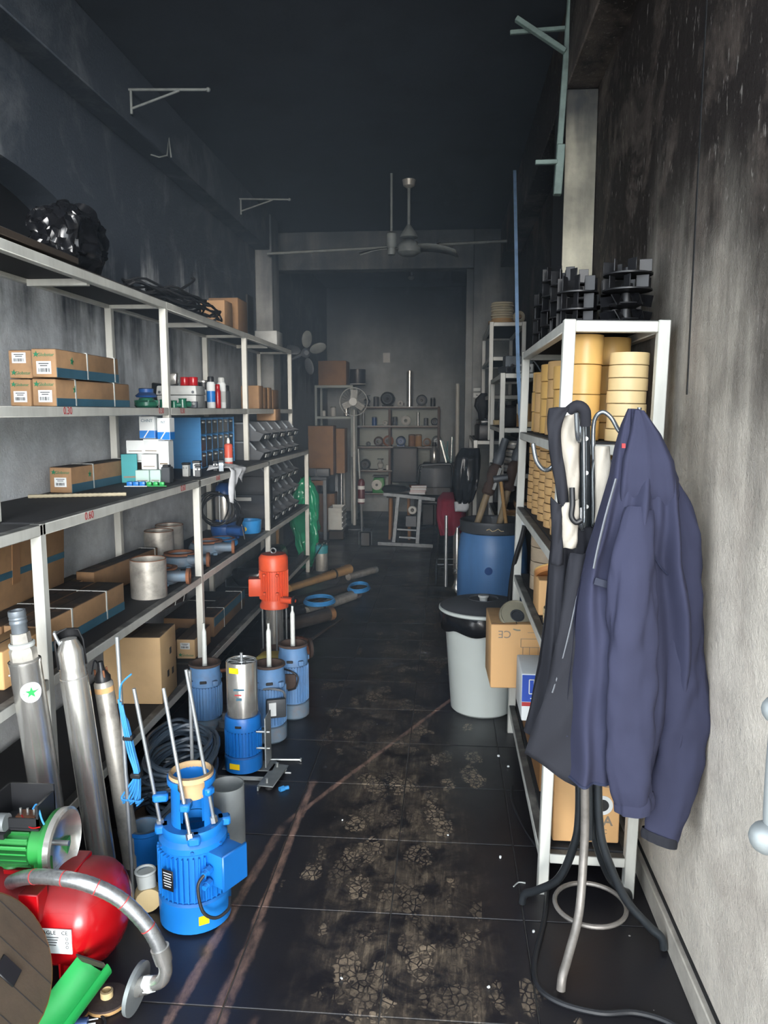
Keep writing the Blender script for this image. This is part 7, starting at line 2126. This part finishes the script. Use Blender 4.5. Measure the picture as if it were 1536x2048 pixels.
B().lathe([(0.02, 0), (0.07, 0), (0.07, 0.02), (0.02, 0.02)], 18, Matrix.Translation((0.06, 0, 0.09)) @ Euler((0, PI / 2, 0)).to_matrix().to_4x4()).done('flange', 'rust_dark', t)
tag(B().tube([(-1.02, 5.40, 0.012), (-0.93, 5.72, 0.02), (-0.84, 6.10, 0.014)], [0.014, 0.011, 0.006], 8, smooth=5).done('wooden_stick', 'wood_burnt'), 'thin burnt stick lying across the tiles', 'stick')
tag(B().tube([(-1.45, 4.15, 0.15), (-1.15, 4.25, 0.17), (-0.95, 4.33, 0.16)], 0.012, 8, smooth=5).done('copper_pipe', 'rust'), 'brown pipe lying behind the worn motors', 'pipe').location = (0.0, 0.16, 0.0)
tag(place(B().box((0, 0, 0.04), (0.22, 0.18, 0.09), None, 0.035, 3).jitter(0.03, 15).done('rope_heap', mat('yellow_rope', '#a89a45', 0.8, 0, 0.3, 0.4)), (-1.14, 4.92, 0.01)), 'dirty yellow rope heap at the foot of the orange pump', 'rope')
# upright rods and props past the table
for i, (x, y, h_, m, lab) in enumerate(((-1.50, 10.84, 1.05, 'steel_rod', 'thin bright rod leaning at the table corner'), (-1.50, 11.2, 1.1, 'grey_plastic', 'pale upright pole past the table'), (-1.36, 11.35, 1.02, 'grey_steel', 'grey upright post past the table'), (-1.24, 11.2, 1.15, 'zinc_grey', 'leaning zinc pole with a cloth near the far shelf'))):
    tag(B().cyl((x, y, 0), (x - 0.02 * i, y + 0.05, h_), 0.016 + 0.004 * (i > 1), None, 10).done('upright_pole', m), lab, 'pole')
t = thing('fire_extinguisher', 'maroon cylinder with white bands hanging by the zinc pole', 'cylinder', (-1.185, 10.6, 0.42))
B().lathe([(0, 0), (0.045, 0), (0.05, 0.02), (0.05, 0.30), (0.03, 0.34), (0, 0.35)], 18).done('body', mat('maroon_paint', '#5a1d22', 0.4, 0, 0.3, 0.2), t)
B().lathe([(0.051, 0.02), (0.051, 0.07)], 18).done('white_band', 'paper_white', t)
B().lathe([(0.051, 0.2), (0.051, 0.25)], 18).done('white_band', 'paper_white', t)
B().bar((0, 0.06, -0.42), (0, 0.06, 0.3), 0.03, 0.02).done('bracket_post', 'grey_dark', t)
tag(B().cyl((0.145, 11.0, 0.0), (0.14, 11.0, 2.08), 0.028, None, 14).done('white_pipe', 'white_steel'), 'white pipe standing upright inside the doorway jamb', 'pipe')
t = thing('steel_flask', 'brushed steel flask standing on a stool before the far shelf', 'flask', (-0.19, 11.5, 0.93))
B().lathe([(0, 0), (0.06, 0), (0.065, 0.01), (0.065, 0.19), (0.035, 0.23), (0.03, 0.26), (0, 0.265)], 20).done('body', 'stainless', t)
B().lathe([(0.032, 0.25), (0.036, 0.26), (0.03, 0.31), (0, 0.31)], 16).done('cap', 'black_plastic', t)
tag(place(B().bx(-0.2, 0.4, -0.18, 0.18, 0, 0.93, 0.01).done('side_cabinet', 'charcoal_plastic'), (-0.16, 11.62, 0.0)), 'dark cabinet behind the black chair holding the flask', 'cabinet')
b = B()
rc = random.Random(4)
for k in range(7):
    b.cyl((0.02 + rc.uniform(-0.05, 0.05), 11.5, 0.935), (0.0 + rc.uniform(-0.12, 0.12), 11.52, 0.935 + rc.uniform(0.28, 0.42)), 0.012, None, 7)
o = b.done('glass_rods', mat('teal_glass', '#5f8f94', 0.12, 0, 0, 0.1))
o['kind'] = 'stuff'
tag(o, 'bundle of teal glass rods beside the steel flask', 'rods')
t = thing('tripod_jack', 'small black screw jack on the floor past the table', 'jack', (-1.02, 9.6, 0))
B().box((0, 0, 0.09), (0.12, 0.1, 0.18), None, 0.01).done('body', 'black_plastic', t)
B().tube([(-0.08, -0.05, 0.02), (-0.08, -0.05, 0.19), (0.08, -0.05, 0.19), (0.08, -0.05, 0.02)], 0.006, 6).done('frame', 'grey_steel', t)

# ------------------------------------------------------------------ overhead: fans, brackets, pipe, strap
mat('sooty_white', '#6f7472', 0.6, 0, 0.9, 0.6, (0.05, 0.052, 0.055), 14)
t = thing('ceiling_fan', 'sooty white ceiling fan with drooping blades before the lintel', 'fan', (-0.36, 7.1, 0))
B().lathe([(0, ZC - 0.001), (0.06, ZC - 0.002), (0.05, ZC - 0.05), (0.02, ZC - 0.07), (0, ZC - 0.07)], 20).done('ceiling_rose', 'stainless_dull', t)
B().cyl((0, 0, 3.28), (0, 0, ZC - 0.06), 0.014, None, 12).done('down_rod', 'sooty_white', t)
B().lathe([(0.015, 3.34), (0.03, 3.32), (0.075, 3.25), (0.08, 3.23), (0.05, 3.22), (0, 3.22)], 24).done('canopy', 'sooty_white', t)
B().lathe([(0, 3.07), (0.07, 3.075), (0.105, 3.10), (0.11, 3.14), (0.08, 3.19), (0.03, 3.22), (0, 3.22)], 26).done('motor', 'sooty_white', t)
for k, (a, droop) in enumerate(((-0.22, -0.07), (1.05, 0.10), (3.35, -0.06))):
    b = B()
    n_ = 9
    g = []
    for i in range(n_):
        u = i / (n_ - 1)
        w = 0.05 + 0.035 * math.sin(PI * (0.15 + 0.75 * u))
        row = []
        for s_ in (-1, 0, 1):
            row.append(b.bm.verts.new((0.10 + 0.34 * u, s_ * w, 3.14 + droop * u * u - 0.02 * s_)))
        g.append(row)
    for i in range(n_ - 1):
        for j in range(2):
            b.bm.faces.new((g[i][j], g[i + 1][j], g[i + 1][j + 1], g[i][j + 1]))
    bmesh.ops.rotate(b.bm, cent=(0, 0, 0), matrix=Matrix.Rotation(a, 3, 'Z'), verts=b.bm.verts[:])
    o = b.done('blade', 'sooty_white', t)
    sm = o.modifiers.new('thickness', 'SOLIDIFY')
    sm.thickness = 0.006
t = thing('hanging_lamp_holder', 'bare hanging lamp holder on a rod beside the ceiling fan', 'lamp holder', (-0.50, 6.9, 0))
B().cyl((0, 0, 3.22), (0, 0, ZC), 0.011, None, 10).done('rod', 'sooty_white', t)
B().lathe([(0, 3.04), (0.032, 3.045), (0.036, 3.08), (0.03, 3.10), (0.045, 3.12), (0.045, 3.22), (0.02, 3.24), (0, 3.24)], 18).done('holder', 'sooty_white', t)
tag(B().cyl((-1.86, 8.05, 3.30), (0.575, 8.05, 3.385), 0.016, None, 10).done('cross_pipe', 'sooty_white'), 'thin white pipe spanning the shop below the lintel', 'pipe')
b = B()
pts, _ = spline([Vector(p) for p in ((0.545, 6.9, ZC - 0.002), (0.52, 6.3, 3.0), (0.50, 5.7, 2.1), (0.505, 5.35, 1.5), (0.50, 5.25, 1.02))], [1] * 5, 8)
for p, q in zip(pts, pts[1:]):
    b.bar(p, q, 0.026, 0.006, up=(0, 1, 0))
tag(b.done('blue_strap', mat('strap_blue', '#9cc2ee', 0.5, 0, 0.1, 0.3)), 'taut blue webbing strap running from the ceiling to the drum', 'strap')
mat('pvc_green', '#7c908a', 0.6, 0, 0.5, 0.7, (0.06, 0.07, 0.07), 9)
t = thing('wall_bracket', 'pale green pipe bracket with arms hanging beside the cream pillar', 'bracket', (0, 4.12, 0))
B().bar((0.578, 0, 3.70), (0.545, 0, 3.0), 0.032, 0.03, 0.004).done('mast', 'pvc_green', t)
B().bar((0.552, -0.004, 3.02), (0.540, -0.004, 2.78), 0.046, 0.04, 0.004).done('sleeve', 'pvc_green', t)
B().bar((0.558, -0.02, 3.45), (0.315, -0.02, 3.61), 0.034, 0.024, 0.003).done('strut', 'pvc_green', t)
B().bar((0.565, 0.02, 3.575), (0.29, 0.02, 3.565), 0.02, 0.02, 0.003).done('arm', 'pvc_green', t)
B().bar((0.535, -0.02, 2.935), (0.425, -0.02, 2.935), 0.022, 0.022, 0.003).done('lower_arm', 'pvc_green', t)
for i, (x, y, z, w, lab) in enumerate(((-1.70, 4.6, 3.50, 0.32, 'thin steel triangle bracket on the beam above the niche'), (-1.85, 7.0, 3.52, 0.3, 'faint steel bracket on the beam near the pillar'))):
    t = thing('pipe_bracket', lab, 'bracket', (-1.86, y, z), 0.0, 'pipe brackets on the beam')
    B().cyl((0.012, 0, -0.09), (0.012, 0, 0.05), 0.008, None, 8).done('back_bar', 'sooty_white', t)
    B().cyl((0.0, 0, 0.045), (w + 0.15, 0, 0.03), 0.008, None, 8).done('arm', 'sooty_white', t)
    B().cyl((0.01, 0, -0.06), (0.30, 0, 0.03), 0.007, None, 8).done('strut', 'sooty_white', t)
    B().ball((w + 0.15, 0, 0.03), 0.014, 8).done('end_knob', 'sooty_white', t)
t = thing('cable_hanger', 'small burnt hanger with loose tails on the beam edge', 'hanger', (-1.855, 5.15, 3.36))
B().tube([(0.012, 0, -0.01), (0.03, 0.0, 0.1), (0.04, 0, -0.02)], 0.006, 6).done('hoop', 'sooty_white', t)
B().tube([(0.012, -0.01, -0.01), (-0.02, -0.06, -0.035), (-0.06, -0.1, -0.03)], 0.005, 6).done('tail', 'sooty_white', t)
t = thing('wall_fan', 'dim white wall fan with broad blades past the rack end', 'fan', (-1.78, 9.7, 2.42))
B().cyl((-0.235, 0.02, -0.1), (-0.02, 0.0, 0.0), 0.02, None, 10).done('arm', 'grey_dark', t)
B().lathe([(0, -0.06), (0.05, -0.05), (0.06, 0.02), (0.03, 0.06), (0, 0.06)], 18, Euler((PI / 2, 0, 0.4)).to_matrix().to_4x4()).done('motor_head', 'grey_dark', t)
for k, a in enumerate((1.45, 0.35, -1.3, 2.9)):
    b = B().ball((0.17, 0, 0), 0.11, 14, (1.0, 0.12, 0.62))
    bmesh.ops.rotate(b.bm, cent=(0, 0, 0), matrix=Matrix.Rotation(0.5, 3, 'X'), verts=b.bm.verts[:])
    bmesh.ops.rotate(b.bm, cent=(0, 0, 0), matrix=Matrix.Rotation(-a, 3, 'Y'), verts=b.bm.verts[:])
    b.done('blade', 'sooty_white' if k < 2 else 'grey_dark', t)
t = thing('wall_socket', 'double wall socket plate on the doorway jamb', 'socket', (0.335, YP - 0.006, 1.91))
for k, z in enumerate((0.035, -0.03)):
    B().box((0, 0, z), (0.085, 0.012, 0.058 if k else 0.04), None, 0.004).done('plate', 'strap_white', t)
B().box((0.0, -0.008, -0.03), (0.02, 0.005, 0.012)).done('rocker', 'black_plastic', t)
tag(place(B().ball((0, 0, 0), 0.05, 12, (1, 1, 0.7)).cyl((0, 0, 0.03), (0, 0, 0.09), 0.02, None, 10).done('ceiling_lamp', 'grey_plastic'), (-0.55, 11.6, ZC - 0.085)), 'small dead round lamp on the back room ceiling', 'lamp')
tag(place(B().bx(-0.06, 0.06, -0.01, 0.0, -0.08, 0.08, 0.003).done('wall_switch_box', 'grey_plastic'), (-1.02, YB - 0.001, 2.58)), 'small pale box high on the far wall', 'box')

# ------------------------------------------------------------------ thin smoke still hanging in the shop
t = NT('smoke_haze')
t.t.nodes.remove(t.b)
vs = t.n('ShaderNodeVolumeScatter', _Color=(0.58, 0.78, 1.0, 1), _Density=0.040, _Anisotropy=0.2)
t.l(vs.outputs[0], t.out.inputs['Volume'])
t.m.cycles.homogeneous_volume = True
MATS['smoke_haze'] = t.m
hz = B().bx(XL + 0.01, XR - 0.01, 3.0, YB - 0.01, 0.02, ZC - 0.01).done('smoke_haze', 'smoke_haze', smooth=False)
hz['kind'] = 'stuff'
tag(hz, 'thin bluish smoke haze hanging through the whole shop', 'smoke')
